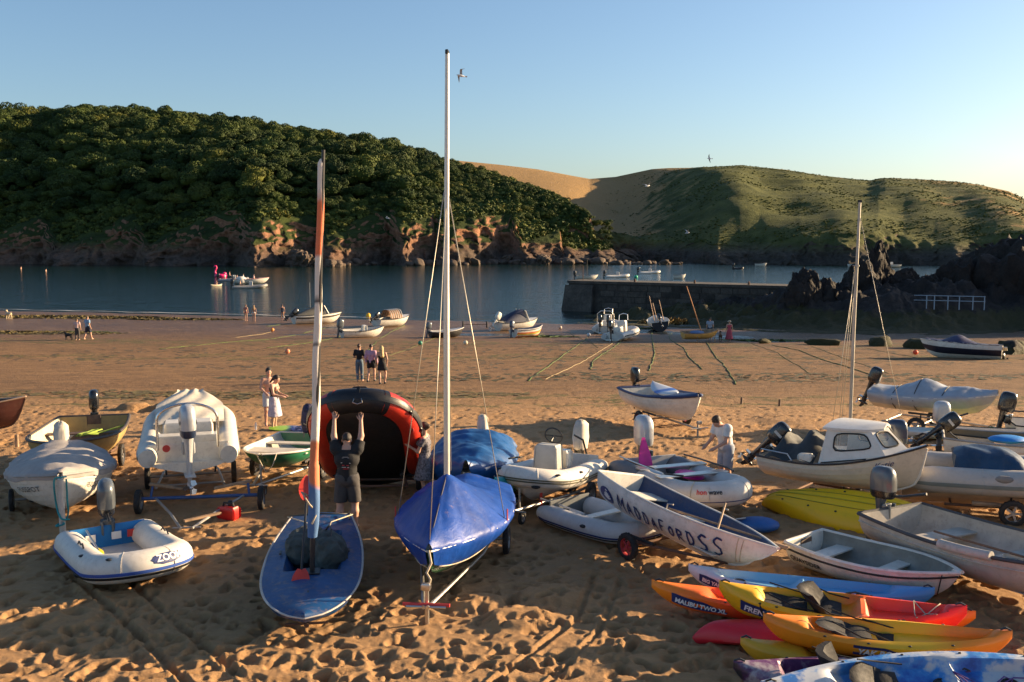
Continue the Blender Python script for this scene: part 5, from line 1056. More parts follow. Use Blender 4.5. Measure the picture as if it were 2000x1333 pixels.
P = [Vector((h.L * .5 + .02, 0, h.hz(1) + .02)), Vector((h.L * .5 + .05, .04, h.hz(1) - .15)), Vector((h.L * .5 + .03, -.03, h.hz(1) - .3)), Vector((h.L * .5 + .06, .03, h.hz(1) - .38)), Vector((h.L * .5 + .02, 0, h.hz(1) - .5))]; line_part(b, P, .018, rope_m, 'bow_rope')
t = trolley('boat_trolley', 'long aluminium trolley with red-gripped handle under blue-covered dinghy', G(-.98, 15.8), -95, 5.0, 1.5, .26, alu, chock=.42, prop=(.62, .1), wheel_x=-.9)
MB().tube([(2.44, -.33, .34), (2.44, .33, .34)], .028, 8).build('red_grip', sticker_red, t)
# ---- blue tarpaulin heap with white covered motor
b = root('dinghy', 'dinghy wrapped in a loose blue tarpaulin behind the tall mast', 'boat', G(-.86, 21.1, .12), -92, 1); h = Hull(3.3, 1.72, .60, tw=.9, sheer=.05, bowp=2.8)
build_hull(b, h, white, None); tarp = M('tarp_blue', (.008, .075, .24), .38, var=.15, dirt=.12, bump=.4, bs=8)
cover_part(b, h, tarp, lambda u, w: .22 + .20 * math.exp(-((u - .25) / .16) ** 2) + .14 * math.exp(-((u - .7) / .1) ** 2) * (1 + .5 * w), skirt=.75, wr=.06, prof=2.6, seed=5, over=.06); motor(b, (-1.6, 0.12, .70), motor_grey, 0, 0, .85, cover=canvas_w, tiller=False)
trolley('boat_trolley', 'trolley hidden under the blue tarpaulin dinghy', G(-.82, 21.1), -92, 3.0, 1.5, .24, galv, chock=.16)
k, low, top = kayak('kayak', 'teal kayak with a rounded end beside the blue tarpaulin', G(.02, 19.95, .24), -96, 2.9, .78, .34, plastic('teal_plastic', [(0., (.01, .24, .27)), (1., (.02, .33, .34))]), pitch=11, roll=30, group='single kayaks among the boats')
# ---- small white rigid inflatable with console
b = root('inflatable_boat', 'small white rigid inflatable with grey console and steering wheel', 'inflatable boat', G(.78, 19.95, .42), -116, 3)
pth, ring = inflatable(b, 3.0, 1.56, .205, hyp_white, rise=.20, nose=.42, cone=.6, floor_m=hyp_grey, strake=[(-4, 3, M('strake_olive', (.10, .09, .05), .6), .012), (-17, -10, M('strake_olive', (.1, .09, .05)), .012)], transom_m=white, vee=(hyp_grey, .20), th=.5, transom_x=.3); fn = tube_fn(ring)
cg = M('console_grey', (.45, .44, .40), .45, dirt=.2); MB().box((.12, .0, .56), (.40, .54, .56), bev=.05, taper=.9).build('console', cg, b); MB().box((-.42, 0, .48), (.34, .52, .36), bev=.05).build('seat', white, b)
q = MB(); q.tube([Vector((-.12 + .10 * math.sin(a) * .5, .19 * math.cos(a), .98 + .19 * math.sin(a) * .85)) for a in [2 * math.pi * k / 20 for k in range(20)]], .017, 6, closed=True); q.tube([(-.12, -.19, .98), (-.12, .19, .98)], .012, 5); q.tube([(-.12, 0, .98), (.0, 0, .88)], .02, 6); q.build('steering_wheel', black_pl, b)
MB().tube([(-1.35, .28, .35), (-1.0, .30, .80), (-.8, .18, .92)], .022, 6).build('cable', black_pl, b); MB().tube([(-.2, -.75, .45), (.2, -.75, .50), (.6, -.66, .55)], .02, 6).build('grab_rail', rubber, b)
motor(b, (-1.52, 0, .50), motor_black, 0, 0, .95, cover=canvas_w, tiller=False)
for u, t_ in ((.36, .70), (.63, .72), (.78, .72), (.22, .72)): MB().ell(fn(u, t_), (.07, .06, .02), 10, 6).build('patch', rubber, b)
MB().ell(fn(.44, .25), (.10, .09, .035), 12, 6).build('bow_patch', rubber, b)
t = trolley('boat_trolley', 'trolley with prop stand under the small console inflatable', G(.78, 19.95), -116, 3.6, 1.5, .25, galv, chock=.34, jockey=True); MB().tube([(1.0, .25, -.1), (1.0, .25, .52)], .03, 7).build('red_stand', sticker_red, t)
# ---- grey inflatable with silver outboard
b = root('inflatable_boat', 'grey inflatable with two aluminium bench seats and silver outboard', 'inflatable boat', G(3.42, 19.5, .30), -69, 1)
pth, ring = inflatable(b, 3.55, 1.75, .25, hyp_grey, rise=.16, nose=.40, cone=.6, floor_m=rubber, strake=[(-24, -20, M('stripe_navy', (.03, .05, .16), .5), .008)], transom_m=hyp_grey, th=.52, transom_x=.42, tube_parts=[(0, 9, M('hypalon_dark_grey', (.10, .11, .13), .5, var=.1, dirt=.2), 'stern_tube'), (9, 51, hyp_grey, 'tube'), (51, 60, M('hypalon_dark_grey', (.1, .11, .13)), 'stern_tube')]); fn = tube_fn(ring)
text_part(b, 'hon', .125, sticker_red, fn, .600, .58, -1, bold=.003); text_part(b, 'wave', .125, ink_black, fn, .568, .58, -1, bold=.003)
for x in (-.45, .35): MB().box((x, 0, .50), (.22, 1.55, .035), bev=.01).build('bench_seat', alu, b)
for sd in (1, -1):
    MB().tube([(-1.1, sd * .68, .56), (-.6, sd * .72, .57), (.0, sd * .68, .60), (.5, sd * .72, .60), (.95, sd * .55, .64)], .018, 6).build('lifeline', hyp_black, b)
motor(b, (-1.50, 0, .56), motor_silver, 0, 3, 1.3, tiller=False, leg=motor_grey)
pink = M('pink_plastic', (.72, .02, .28), .4); q = MB(); q.loft([[Vector((x, .55 + y * w, z)) for w in (-1, 1)] for x, y, z in ((-1.0, .16, .40), (-1.05, .14, .6), (-1.1, .08, .82), (-1.12, .03, .98))]); q.loft([[Vector((x + .02, .55 + y * w, z)) for w in (1, -1)] for x, y, z in ((-1.0, .16, .40), (-1.05, .14, .6), (-1.1, .08, .82), (-1.12, .03, .98))])
mw = Matrix.Translation(G(3.42, 19.5, .30)) @ Matrix.Rotation(R(-69), 4, 'Z'); o = q.build('swim_fin', pink, None); o.location = (mw @ Vector((0, -.85, 0))); o.rotation_euler = (0, 0, R(-69)); tag(o, 'bright pink swim fin standing by the silver outboard', 'swim fin')
o = MB(); o.ell((0, 0, 0), (.42, .24, .06), 16, 6); o = o.build('inflatable_toy', pink, None); o.location = mw @ Vector((.0, .15, .40)); o.rotation_euler = (0, 0, R(-69)); tag(o, 'bright pink toy lying between the benches of the grey inflatable', 'toy')
oar('oar', 'grey paddle lashed along the far tube of the grey inflatable', mw @ Vector((-1.2, -.80, .60)), mw @ Vector((.6, -.80, .64)), mat=alu, cat='paddle', r=.016); line_part(b, [ring(37, .012, R(a), R(a) + .01, 1)[0] for a in (80, 50, 20, -10, -40, -70)], .010, rope_m, 'painter')
trolley('boat_trolley', 'trolley under the grey inflatable with silver outboard', G(3.42, 19.5), -69, 3.6, 1.5, .22, galv, chock=.28)
o = MB(); o.ell((0, 0, .12), (.42, .30, .14), 14, 8); o = o.build('holdall', M('holdall_blue', (.01, .10, .36), .5, bump=.4, bs=9), None, 60); o.location = G(4.55, 18.0); tag(o, 'bright blue bag on the sand under the grey inflatable', 'bag')
# ---- small grey tender
b = root('inflatable_dinghy', 'small grey inflatable tender half hidden behind the rowing dinghy', 'inflatable boat', G(1.72, 17.85, .02), -52)
pth, ring = inflatable(b, 2.5, 1.4, .195, hyp_grey, rise=.12, nose=.36, cone=.6, floor_m=M('floor_pale', (.42, .44, .45), .5), strake=[(-20, -12, ink_navy, .012), (-34, -27, rubber, .012)], transom_m=M('transom_dark', (.12, .13, .13), .5), th=.5, transom_x=.25); MB().box((-.05, 0, .34), (.2, 1.0, .03), bev=.008).build('bench_seat', white, b); fn = tube_fn(ring); MB().ell(fn(.78, .62), (.07, .06, .03), 10, 6).build('patch', rubber, b)
oar('paddle', 'pale grey paddle sticking out behind the small grey tender', G(.55, 18.75, .42), G(1.35, 18.1, .30), mat=hyp_grey, bladem=hyp_grey, cat='paddle', bl=.32)
# ---- white rowing dinghy with hand-painted name
b = root('rowing_dinghy', 'white rowing dinghy with big hand-painted dark blue letters, oars inside', 'boat', G(2.85, 16.15, .34), -56, -6.5, -13); h = Hull(3.68, 1.40, .56, tw=.80, sm=.42, sheer=.06, stern_sheer=.06, rise=.55, bowp=2.2, full=2.1)
wi = M('inside_blue', (.012, .045, .13), .5, dirt=.35); build_hull(b, h, white, wi, rail=white, railr=.026, thwarts=((.14, .38, .42), (.42, .34, .24), (.72, .38, .24)), thw_m=white, keel=white, motor_pad=False)
MB().box((-.2, 0, .16), (2.4, .8, .02)).build('floorboards', M('floor_white', (.5, .47, .42), .6, dirt=.5), b, 0)
for x in (-1.9,): MB().box((x, 0, .5), (.10, .36, .22), bev=.02).build('motor_pad', white, b)
GL = {'M': [[(0, 0), (.02, 1), (.3, .35), (.55, .95), (.6, 0)]], 'A': [[(0, 0), (.22, 1), (.52, 0)], [(.1, .4), (.42, .42)]], 'D': [[(.04, 0), (.04, 1)], [(-.08, 1), (.25, .97), (.46, .72), (.48, .4), (.32, .08), (-.08, 0)]], 'F': [[(.05, 0), (.05, 1), (.5, .98)], [(.05, .52), (.38, .55)]], 'O': [[(.25, 1), (.02, .7), (.03, .25), (.25, 0), (.47, .3), (.45, .75), (.25, 1)]], 'R': [[(.02, 0), (.02, 1), (.4, .85), (.4, .6), (.05, .5), (.5, 0)]], 'S': [[(.48, .9), (.2, 1), (.02, .8), (.15, .58), (.42, .42), (.45, .15), (.22, 0), (0, .12)]]}
xo = 0; V = []; F = []; g = random.Random(9)
for ch, sz, dy in zip('MADDAFORDSS', (.33, .30, .26, .25, .23, .26, .21, .24, .27, .32, .33), (0, .0, .01, .01, .01, .02, .03, .01, .0, -.02, -.02)):
    for st in GL[ch]:
        P = []
        for i in range(len(st) - 1):
            for k in range(3): t = k / 3; P.append((xo + (st[i][0] + (st[i + 1][0] - st[i][0]) * t) * sz * .8 + g.uniform(-.005, .005), dy + (st[i][1] + (st[i + 1][1] - st[i][1]) * t) * sz + g.uniform(-.005, .005)))
        P.append((xo + st[-1][0] * sz * .8, dy + st[-1][1] * sz)); v, f = ribbon(P, .036 * g.uniform(.85, 1.15)); bo = len(V); V += v; F += [tuple(i + bo for i in q) for q in f]
    xo += sz * .62 + .035
decal_part(b, V, F, M('brush_paint_navy', (.010, .03, .13), .5, var=.3, vs=9), h.surf(-1), .19, .42, 1, 'lettering', .012)
V, F = disc(.17, .14, .20, .17); decal_part(b, V, F, ink_navy, h.surf(-1), .035, .42, 1, 'painted_patch', .008)
V = []; F = []
for k in range(7): a = R(20 + 23 * k); v, f = ribbon([(.2, .08), (.2 + .07 * math.cos(a), .08 + .09 * math.sin(a)), (.2 + .11 * math.cos(a), .08 + .15 * math.sin(a))], .035); bo = len(V); V += v; F += [tuple(i + bo for i in q) for q in f]
decal_part(b, V, F, sticker_white, h.surf(-1), .035, .42, 1, 'painted_shell', .014)
mw = b.matrix_basis.copy()
oar('oar', 'long pale oar lying along the white rowing dinghy', mw @ Vector((-.6, .10, .40)), mw @ Vector((1.75, .38, .62)), mat=wood, group='oars in the white rowing dinghy'); oar('oar', 'pale oar slanting up across the white rowing dinghy', mw @ Vector((.75, -.15, .32)), mw @ Vector((.15, .60, .98)), blade=False, mat=wood, group='oars in the white rowing dinghy')
oar('oar', 'dark-bladed oar on the floor of the white rowing dinghy', mw @ Vector((-.8, -.30, .38)), mw @ Vector((1.25, -.05, .42)), mat=wood_d, group='oars in the white rowing dinghy')
for sd in (1, -1): MB().tube([h.pt(.52, 1, sd, -.01), h.pt(.52, 1, sd, -.01) + Vector((0, 0, .10)), h.pt(.55, 1, sd, -.01) + Vector((0, 0, .12))], .014, 6).build('rowlock', galv, b)
for u in (.865, .885): line_part(b, [h.pt(u, t_, -1, .008) for t_ in (1, .8, .6, .4, .2)], .007, rope_m, 'lashing')
trolley('boat_trolley', 'trolley with red spoked wheel under the white rowing dinghy', G(2.6, 16.55), -56, 3.0, 1.25, .235, rusty, rimm=M('rim_red', (.42, .04, .05), .5, dirt=.3), chock=.28, wheel_x=-.15)
# ---- white clinker boat with blue rim
b = root('dinghy', 'white clinker dinghy with navy gunwale and blue board inside', 'boat', G(4.62, 29.4, .36), -69, 1.5); h = Hull(3.7, 1.55, .62, tw=.85, strakes=8, sheer=.22, rise=.35, lap=.014, full=2.2)
nv = M('rail_navy', (.015, .035, .12), .45); build_hull(b, h, white, M('inside_pale', (.5, .5, .48), .6), rail=nv, railr=.05, thwarts=((.2, .45, .3), (.5, .42, .25)), thw_m=nv, keel=white)
motor(b, (-1.88, 0, .68), motor_black, 0, 0, .95); cover_part(b, h, nv, lambda u, w: .06, u0=.72, u1=.985, skirt=.06, wr=.01, name='foredeck_cover', seed=8, n=20)
k, low, top = kayak('surfboard', 'white and blue board lying across the clinker dinghy', tuple(b.matrix_basis @ Vector((-.35, .15, .62))), -80, 2.3, .62, .13, plastic('board_blue_white', [(0., (.55, .56, .58)), (.42, (.5, .54, .6)), (.5, (.02, .09, .42)), (.62, (.03, .14, .5)), (.7, (.55, .57, .6)), (1., (.5, .52, .55))], .10), wells=(), straps=False, group=None, roll=8); k['category'] = 'board'
trolley('boat_trolley', 'trolley with red-rimmed wheel under the navy-rimmed clinker dinghy', G(4.62, 29.4), -69, 3.8, 1.5, .26, galv, rimm=M('rim_red', (.42, .04, .05)), chock=.40, style='T', prop=(.5, .1), handle=True)
# ---- cabin boat
b = root('cabin_boat', 'cream clinker motor boat with white wheelhouse and two dark-framed windows', 'boat', G(6.72, 19.65, .46), -41, 2); h = Hull(3.2, 1.62, .52, tw=.86, sm=.42, strakes=7, sheer=.46, rise=.42, lap=.014, bowp=2.1, full=2.2, rake=.07)
build_hull(b, h, M('hull_ivory', (.60, .52, .41), .4, var=.06, dirt=.3, coat=.2), white, rail=M('rail_dark_brown', (.035, .022, .018), .5), railr=.026, keel=white, floor=white)
C0, C1, CZ = .42, .84, 1.26
def cab(u, w, k):        # k 0 deck .. 1 roof
    uu_ = u + (.05 if u > .6 else .0) * (1 - k) * 0 ; x = h.L * (u - .5); base = h.hz(u) + .01; y = (h.hb(min(u, .74)) - .10) * (1 - .16 * k); return Vector((x, y * w, base + (CZ - base) * k))
cw = M('cabin_white', (.66, .63, .57), .4, var=.05, dirt=.22, coat=.2)
q = MB(); F0, F1 = .62, .80        # side panels C0..F0, raked front
def P(u, w, k): return cab(u, w, k)
fr_t, fr_b = .71, .88
# side walls with window openings built as frames of quads
def wall(a, bq, cq, dq, win, mi=0):
    """quad a(b-l) b(b-r) c(t-r) d(t-l) with a rounded opening; returns rim points"""
    A, B_, C_, D_ = map(Vector, (a, bq, cq, dq)); f = lambda s, t: (A * (1 - s) + B_ * s) * (1 - t) + (D_ * (1 - s) + C_ * s) * t; s0, s1, t0, t1 = win; n = 24; inn = []; out = []
    for k in range(n):
        an = 2 * math.pi * k / n + math.pi / 4; ca, sa = math.cos(an), math.sin(an); e = (abs(ca) ** 5 + abs(sa) ** 5) ** (-.2); inn.append((.5 * (s0 + s1) + .5 * (s1 - s0) * ca * e, .5 * (t0 + t1) + .5 * (t1 - t0) * sa * e)); e2 = 1 / max(abs(ca), abs(sa)); out.append((.5 + .5 * ca * e2, .5 + .5 * sa * e2))
    nrm = (B_ - A).cross(D_ - A).normalized(); q = MB(); vs = [f(*p) for p in out] + [f(*p) for p in inn] + [f(*p) - nrm * .03 for p in inn]; fs = []
    for k in range(n): j = (k + 1) % n; fs += [(k, j, n + j, n + k), (n + k, n + j, 2 * n + j, 2 * n + k)]
    q.add(vs, fs); q.add([v - nrm * .032 for v in vs[:2 * n]], [(k, n + k, n + (k + 1) % n, (k + 1) % n) for k in range(n)]); return q, [f(*p) for p in inn], nrm
def panel(par, a, b_, c, d, win, nm):
    q, rim, nrm = wall(a, b_, c, d, win); o = q.build(nm, cw, par, 30); MB().tube([p + nrm * .004 for p in rim], .016, 6, closed=True).build('window_seal', rubber, o); g = MB(); g.add([p - nrm * .015 for p in rim], [tuple(range(len(rim)))]); g.build('pane', glass('pane_glass', (.5, .55, .55), .30), o, 0)
for sd in (1, -1):
    A, B_, C_, D_ = P(C0, sd, 0), P(fr_b - .07, sd, 0), P(fr_t, sd, 1), P(C0 + .045, sd, 1)
    if sd < 0: panel(b, A, B_, C_, D_, (.20, .86, .30, .84), 'side_wall')
    else: panel(b, B_, A, D_, C_, (.14, .80, .30, .84), 'side_wall')
fl, frr = P(fr_b - .07, -1, 0), P(fr_b - .07, 1, 0); tl, tr = P(fr_t, -1, 1), P(fr_t, 1, 1); mb_, mt_ = Vector((h.L * (fr_b + .02 - .5), 0, h.hz(fr_b))), Vector((h.L * (fr_t + .05 - .5), 0, CZ))
panel(b, fl, mb_, mt_, tl, (.14, .86, .28, .86), 'front_wall'); panel(b, mb_, frr, tr, mt_, (.14, .86, .28, .86), 'front_wall')
q = MB(); secs = []
for i in range(9): u = C0 + .02 + (fr_t + .055 - C0 - .02) * i / 8; p = P(min(u, fr_t), 1, 1); wd = (p.y + .045) * (1 if i < 7 else (.86 if i == 7 else .35)); secs.append([Vector((h.L * (u - .5), wd * w, CZ + .008 + .07 * (1 - w * w))) for w in (-1, -.7, -.35, 0, .35, .7, 1)]); 
q.loft(secs); q.loft([[v - Vector((0, 0, .045)) for v in reversed(s)] for s in secs]); q.loft([[s[0] - Vector((0, 0, .045)), s[0]] for s in secs]); q.loft([[s[-1], s[-1] - Vector((0, 0, .045))] for s in secs]); q.loft([[v for v in secs[-1]], [v - Vector((0, 0, .045)) for v in secs[-1]]]); q.build('cabin_roof', cw, b, 30)
secs = [[Vector((h.pt(u, 1, 1).x, h.pt(u, 1, 1).y * w, h.hz(u) + .008 + .03 * (1 - w * w))) for w in (-1, -.5, 0, .5, 1)] for u in [.70 + .295 * k / 10 for k in range(11)]]; MB().loft(secs).build('foredeck', cw, b, 40)
for sd in (1, -1):
    secs = [[Vector((h.pt(u, 1, sd).x, h.pt(u, 1, sd).y - sd * w, h.hz(u) + .006)) for w in (0, .12)] for u in [.40 + .35 * k / 8 for k in range(9)]]; MB().loft(secs if sd < 0 else [list(reversed(s)) for s in secs]).build('side_deck', cw, b, 40)
MB().tube([P(C0 + .02, -1, .02) + Vector((0, -.03, 0)), P(.70, -1, .02) + Vector((0, -.03, 0))], .012, 6).build('coaming_trim', rubber, b)
text_part(b, 'Katie', .17, ink_navy, h.surf(-1), .745, .80, 1, shear=.35, extr=.02)
MB().tube([h.pt(.02, 1, -1, -.05) + Vector((0, 0, .02)), h.pt(.03, 1, -1, -.05) + Vector((0, 0, .14)), h.pt(.22, 1, -1, -.05) + Vector((0, 0, .14)), h.pt(.25, 1, -1, -.05) + Vector((0, 0, .02))], .014, 7).build('hand_rail', alu, b)
MB().box((-.55, -.62, .62), (.3, .2, .16), bev=.04).build('side_box', white, b)
motor(b, (-1.64, .05, .60), motor_black, 46, 12, .95, tiller=False, decal=motor_silver)
q = MB(); secs = []
for i in range(13): x = -1.45 + 1.08 * i / 12; secs.append([Vector((x, .70 * w, .55 + (.36 + .16 * math.sin(i * .9)) * (1 - abs(w) ** 1.8) * min(1, i / 3) + .03 * math.sin(7 * w + i))) for w in [-1 + k / 6 for k in range(13)]])
q.loft(secs); q.build('cockpit_cover', M('cover_charcoal', (.035, .04, .042), .7, var=.2, dirt=.2, bump=.4, bs=12), b, 60)
trolley('boat_trailer', 'trailer under the cream cabin boat', G(6.72, 19.65), -41, 3.3, 1.35, .24, rusty, chock=.36, group='boat trailers')
# ---- sailing dinghy behind it, mostly hidden: its mast shows
b = root('sailing_dinghy', 'bare pale mast of a dinghy standing behind the cabin boat', 'sailing dinghy', G(7.72, 22.75, .12), -30); h = Hull(2.9, 1.25, .40, sheer=.08); build_hull(b, h, white, white, rail=wood, railr=.02, foredeck=.4)
mx = .12; MB().tube([(mx, 0, .1), (mx, 0, 3.2), (mx + .03, 0, 6.15)], [.040, .040, .030], 12).build('mast', M('mast_grey', (.40, .37, .32), .4, .4, dirt=.2), b); MB().box((mx + .03, 0, 6.17), (.09, .05, .06), bev=.01).build('masthead', rubber, b); MB().tube([(mx - .07, 0, 4.72), (mx + .07, 0, 4.72)], .02, 6).build('hounds', galv, b)
for sd in (1, -1): line_part(b, [(mx, sd * .03, 4.7), h.pt(.42, 1, sd)], .006, wire, 'shroud')
line_part(b, [(mx + .03, 0, 5.9), Vector((1.43, 0, .48))], .006, wire, 'forestay'); line_part(b, [(mx - .04, .02, 4.7), (mx - .3, .1, .5)], .006, wire, 'halyard')
# ---- yellow upturned kayak
k, low, top = kayak('kayak', 'long yellow kayak lying upside down in front of the cabin boat', G(6.5, 18.35, .46), -36, 3.9, 1.15, .44, plastic('kayak_yellow', [(0., (.90, .50, .004)), (.5, (.95, .56, .005)), (1., (.90, .50, .004))]), roll=180 + 27, wells=((.5, .3, .6),), pointed=.85, group='single kayaks among the boats', grooves=True, rocker=.10, straps=False)
for u in (.14, .28, .42, .58):
    for sd in (1, -1): MB().lathe([(.022, 0), (.022, .006)], 10).build('scupper_hole', rubber, k, 0, low(u, .30, sd) - Vector((0, 0, .012)))
for sd in (1, -1): line_part(k, [low(u, .16, sd) - Vector((0, 0, .002)) for u in [.1 + .8 * i / 30 for i in range(31)]], .010, plastic('kayak_yellow_dark', [(0., (.34, .25, .006)), (1., (.34, .25, .006))]), 'hull_ridge')
line_part(k, [low(u, .0, 1) - Vector((0, 0, .004)) for u in [.04 + .92 * i / 40 for i in range(41)]], .014, plastic('kayak_keel_yellow', [(0., (.45, .33, .008)), (1., (.45, .33, .008))]), 'keel_ridge')
# ---- grey covered boat on high trailer, kayak underneath
b = root('motor_boat', 'motor boat under a silver grey cover strapped on a high trailer', 'boat', G(12.25, 28.5, .58), -40, 1); h = Hull(3.4, 1.6, .50, tw=.86, sheer=.16, rise=.5, full=1.8); build_hull(b, h, M('hull_stone', (.52, .50, .45), .4), None, rail=white)
silver = M('cover_silver', (.34, .36, .39), .42, var=.08, dirt=.1, bump=.3, bs=10); cover_part(b, h, silver, lambda u, w: .13 + .30 * math.exp(-((u - .42) / .15) ** 2) + .10 * math.exp(-((u - .72) / .1) ** 2), skirt=.45, wr=.03, prof=1.5, seed=11, over=.04)
for u in (.22, .40, .62): line_part(b, [h.pt(u, t_, -1, .05) for t_ in (.3, .6, .9)] + [Vector((h.pt(u, 1, -1).x, -h.hb(u) * k_, h.hz(u) + .06 + (.13 + .30 * math.exp(-((u - .42) / .15) ** 2) + .10 * math.exp(-((u - .72) / .1) ** 2)) * (1 - k_ ** 1.5))) for k_ in (.9, .6, .3, 0)], .012, rubber, 'tie_strap')
motor(b, (-1.75, 0, .62), motor_black, 22, 0, .95, tiller=False)
trolley('boat_trailer', 'high trailer with mudguards under the silver-covered boat', G(12.25, 28.5), -40, 4.2, 1.7, .27, galv, chock=.56, prop=(.75, .1), group='boat trailers')
k, low, top = kayak('kayak', 'white and lime green kayak on the sand under the silver-covered boat', G(11.75, 27.25, .03), -8, 3.1, .74, .28, plastic('kayak_lime', [(0., (.60, .60, .56)), (.45, (.58, .60, .54)), (.58, (.16, .50, .03)), (1., (.10, .42, .015))]), group='single kayaks among the boats')
decal_part(k, [(0, .02, 0), (.12, 0, 0), (.22, .08, 0), (.34, .10, 0), (.2, .13, 0), (.1, .06, 0)], [(0, 1, 2, 5), (2, 3, 4, 5)], ink_black, lambda u, t: low(u, t, -1), .30, .62, 1, 'logo')
# ---- grey rigid inflatable with blue cover
b = root('inflatable_boat', 'pale grey rigid inflatable with dark blue console cover on a trailer', 'inflatable boat', G(9.95, 19.1, .50), -20, 1)
pth, ring = inflatable(b, 4.3, 1.95, .27, M('hypalon_stone', (.42, .40, .37), .5, var=.06, dirt=.25, bump=.15, bs=9), rise=.22, nose=.5, cone=.6, floor_m=hyp_grey, strake=[(-14, 2, M('strake_grey_green', (.16, .19, .18), .6), .016)], transom_m=white, vee=(M('hull_tan', (.55, .44, .33), .4, dirt=.2), .34), th=.55, transom_x=.3); fn = tube_fn(ring)
text_part(b, 'AVON', .10, ink_white, fn, .665, .66, -1, shear=.3, bold=.004); decal_part(b, [(0, 0, 0), (.12, 0, 0), (.12, .02, 0), (0, .02, 0)], [(0, 1, 2, 3)], sticker_red, fn, .652, .62, -1, 'flash')
q = MB(); secs = []
for i in range(15): x = -1.2 + 1.3 * i / 14; zt = .52 + .30 * (1 if i < 9 else 1 - ((i - 9) / 5) ** 1.6 * .95) * (min(1, .7 + i * .15)); secs.append([Vector((x + .02 * math.sin(w * 8), .62 * w * (1 + .05 * math.sin(i * 1.7)), .46 + (zt - .46) * (1 - abs(w) ** 4) + .02 * math.sin(6 * w + i))) for w in [-1 + k / 8 for k in range(17)]])
q.loft(secs, caps=False); q.add(list(reversed(secs[0])), [tuple(range(17))]); q.build('console_cover', M('cover_petrol_blue', (.012, .045, .10), .5, var=.2, dirt=.25, bump=.4, bs=9), b, 60)
motor(b, (-2.15, .1, .66), motor_navy, 0, 0, 1.0, tiller=False, band=motor_grey)
fn2 = fn; line_part(b, [ring(41, .012, R(a), R(a) + .01, 1)[0] for a in (100, 60, 20, -20, -50)] + [Vector((.9, -.55, -.05)), Vector((1.6, -.3, .05)), Vector((2.0, -.1, .35))], .012, rope_m, 'painter')
for i in (46, 50): MB().ell(ring(i, .0, R(30), R(31), 1)[0], (.16, .05, .08), 10, 6).build('dark_patch', M('patch_grey', (.2, .2, .2), .6), b)
t = trolley('boat_trailer', 'trailer with long timber bunks under the pale grey inflatable', G(9.95, 19.1), -20, 4.6, 1.7, .25, rusty, chock=.46, group='boat trailers'); MB().tube([(-.9, -.7, .34), (2.2, -.62, .30)], .05, 8).build('timber_bunk', wood, t); MB().tube([(1.2, -.66, .325), (2.3, -.62, .30)], .056, 8).build('blue_band', M('trolley_blue', (.03, .08, .22)), t)
# ---- clinker boats cut by the right edge
b = root('dinghy', 'white clinker dinghy with grey rim and tilted outboard at the photo edge', 'boat', G(11.75, 21.75, .34), -22); h = Hull(4.0, 1.6, .62, strakes=6, sheer=.2, lap=.016); build_hull(b, h, white, M('inside_tan', (.22, .17, .10), .7), rail=M('rail_grey', (.30, .29, .28)), railr=.03, thwarts=((.3, .45, .25),), keel=white)
motor(b, (-2.05, -.1, .66), motor_black, 50, 10, .9, decal=motor_silver); o = MB(); o.ell((0, 0, 0), (.42, .28, .09), 14, 6); o = o.build('paddle_float', M('float_blue', (.01, .22, .62), .5), None, 60); o.location = tuple(b.matrix_basis @ Vector((-.7, -.35, .68))); tag(o, 'bright blue float lying in the clinker dinghy at the edge', 'float')
b = root('dinghy', 'dinghy with silver outboard behind the tilted black motor', 'boat', G(12.1, 23.1, .30), -16); h = Hull(3.4, 1.4, .55, sheer=.15); build_hull(b, h, white, hyp_grey, rail=rubber); motor(b, (-1.75, 0, .66), motor_silver, 0, 20, 1.0, leg=motor_grey)
b = root('dinghy', 'dinghy with tall black outboard just inside the photo edge', 'boat', G(14.1, 23.9, .34), -14); h = Hull(3.6, 1.5, .58, sheer=.15); build_hull(b, h, white, hyp_grey, rail=rubber); motor(b, (-1.85, .0, .72), motor_black, 12, 0, 1.0)
# ---- open white workboat, right foreground
b = root('open_boat', 'worn white open boat with dark grey outboard in the foreground', 'boat', G(7.5, 14.85, .12), -65, 1); h = Hull(4.4, 1.72, .60, tw=.84, sheer=.22, rise=.35, full=2.5, bowp=2.4, strakes=0)
ow = M('gelcoat_old', (.50, .45, .38), .5, var=.12, dirt=.5, dcol=(.2, .15, .11)); build_hull(b, h, ow, M('inside_old', (.42, .39, .34), .6, var=.15, dirt=.6, dcol=(.14, .11, .09)), rail=M('rail_dark_grey', (.055, .055, .06), .6), railr=.038, thwarts=((.22, .40, .36), (.5, .36, .3)), thw_m=ow, rail2=ow)
MB().box((-.4, 0, .15), (2.6, 1.0, .02)).build('floorboards', M('floor_grey', (.3, .29, .27), .7, dirt=.6), b, 0); motor(b, (-2.24, 0, .66), motor_grey, 0, 14, 1.12, band=motor_black)
for sd, u in ((-1, .42), (1, .55)): MB().tube([h.pt(u + .2 * k / 6, 1, sd, .03) + Vector((0, 0, .02)) for k in range(7)], .075, 12).build('fender_tube', M('fender_white', (.5, .46, .4), .5, dirt=.5), b)
mw = b.matrix_basis.copy(); oar('oar', 'long wooden oar lying fore and aft in the open white boat', mw @ Vector((-1.0, -.25, .44)), mw @ Vector((1.6, -.42, .52)), mat=wood, group='oars in the open white boat'); oar('oar', 'second oar beside the bucket in the open white boat', mw @ Vector((-1.3, .05, .46)), mw @ Vector((1.3, .22, .46)), mat=wood_d, group='oars in the open white boat')
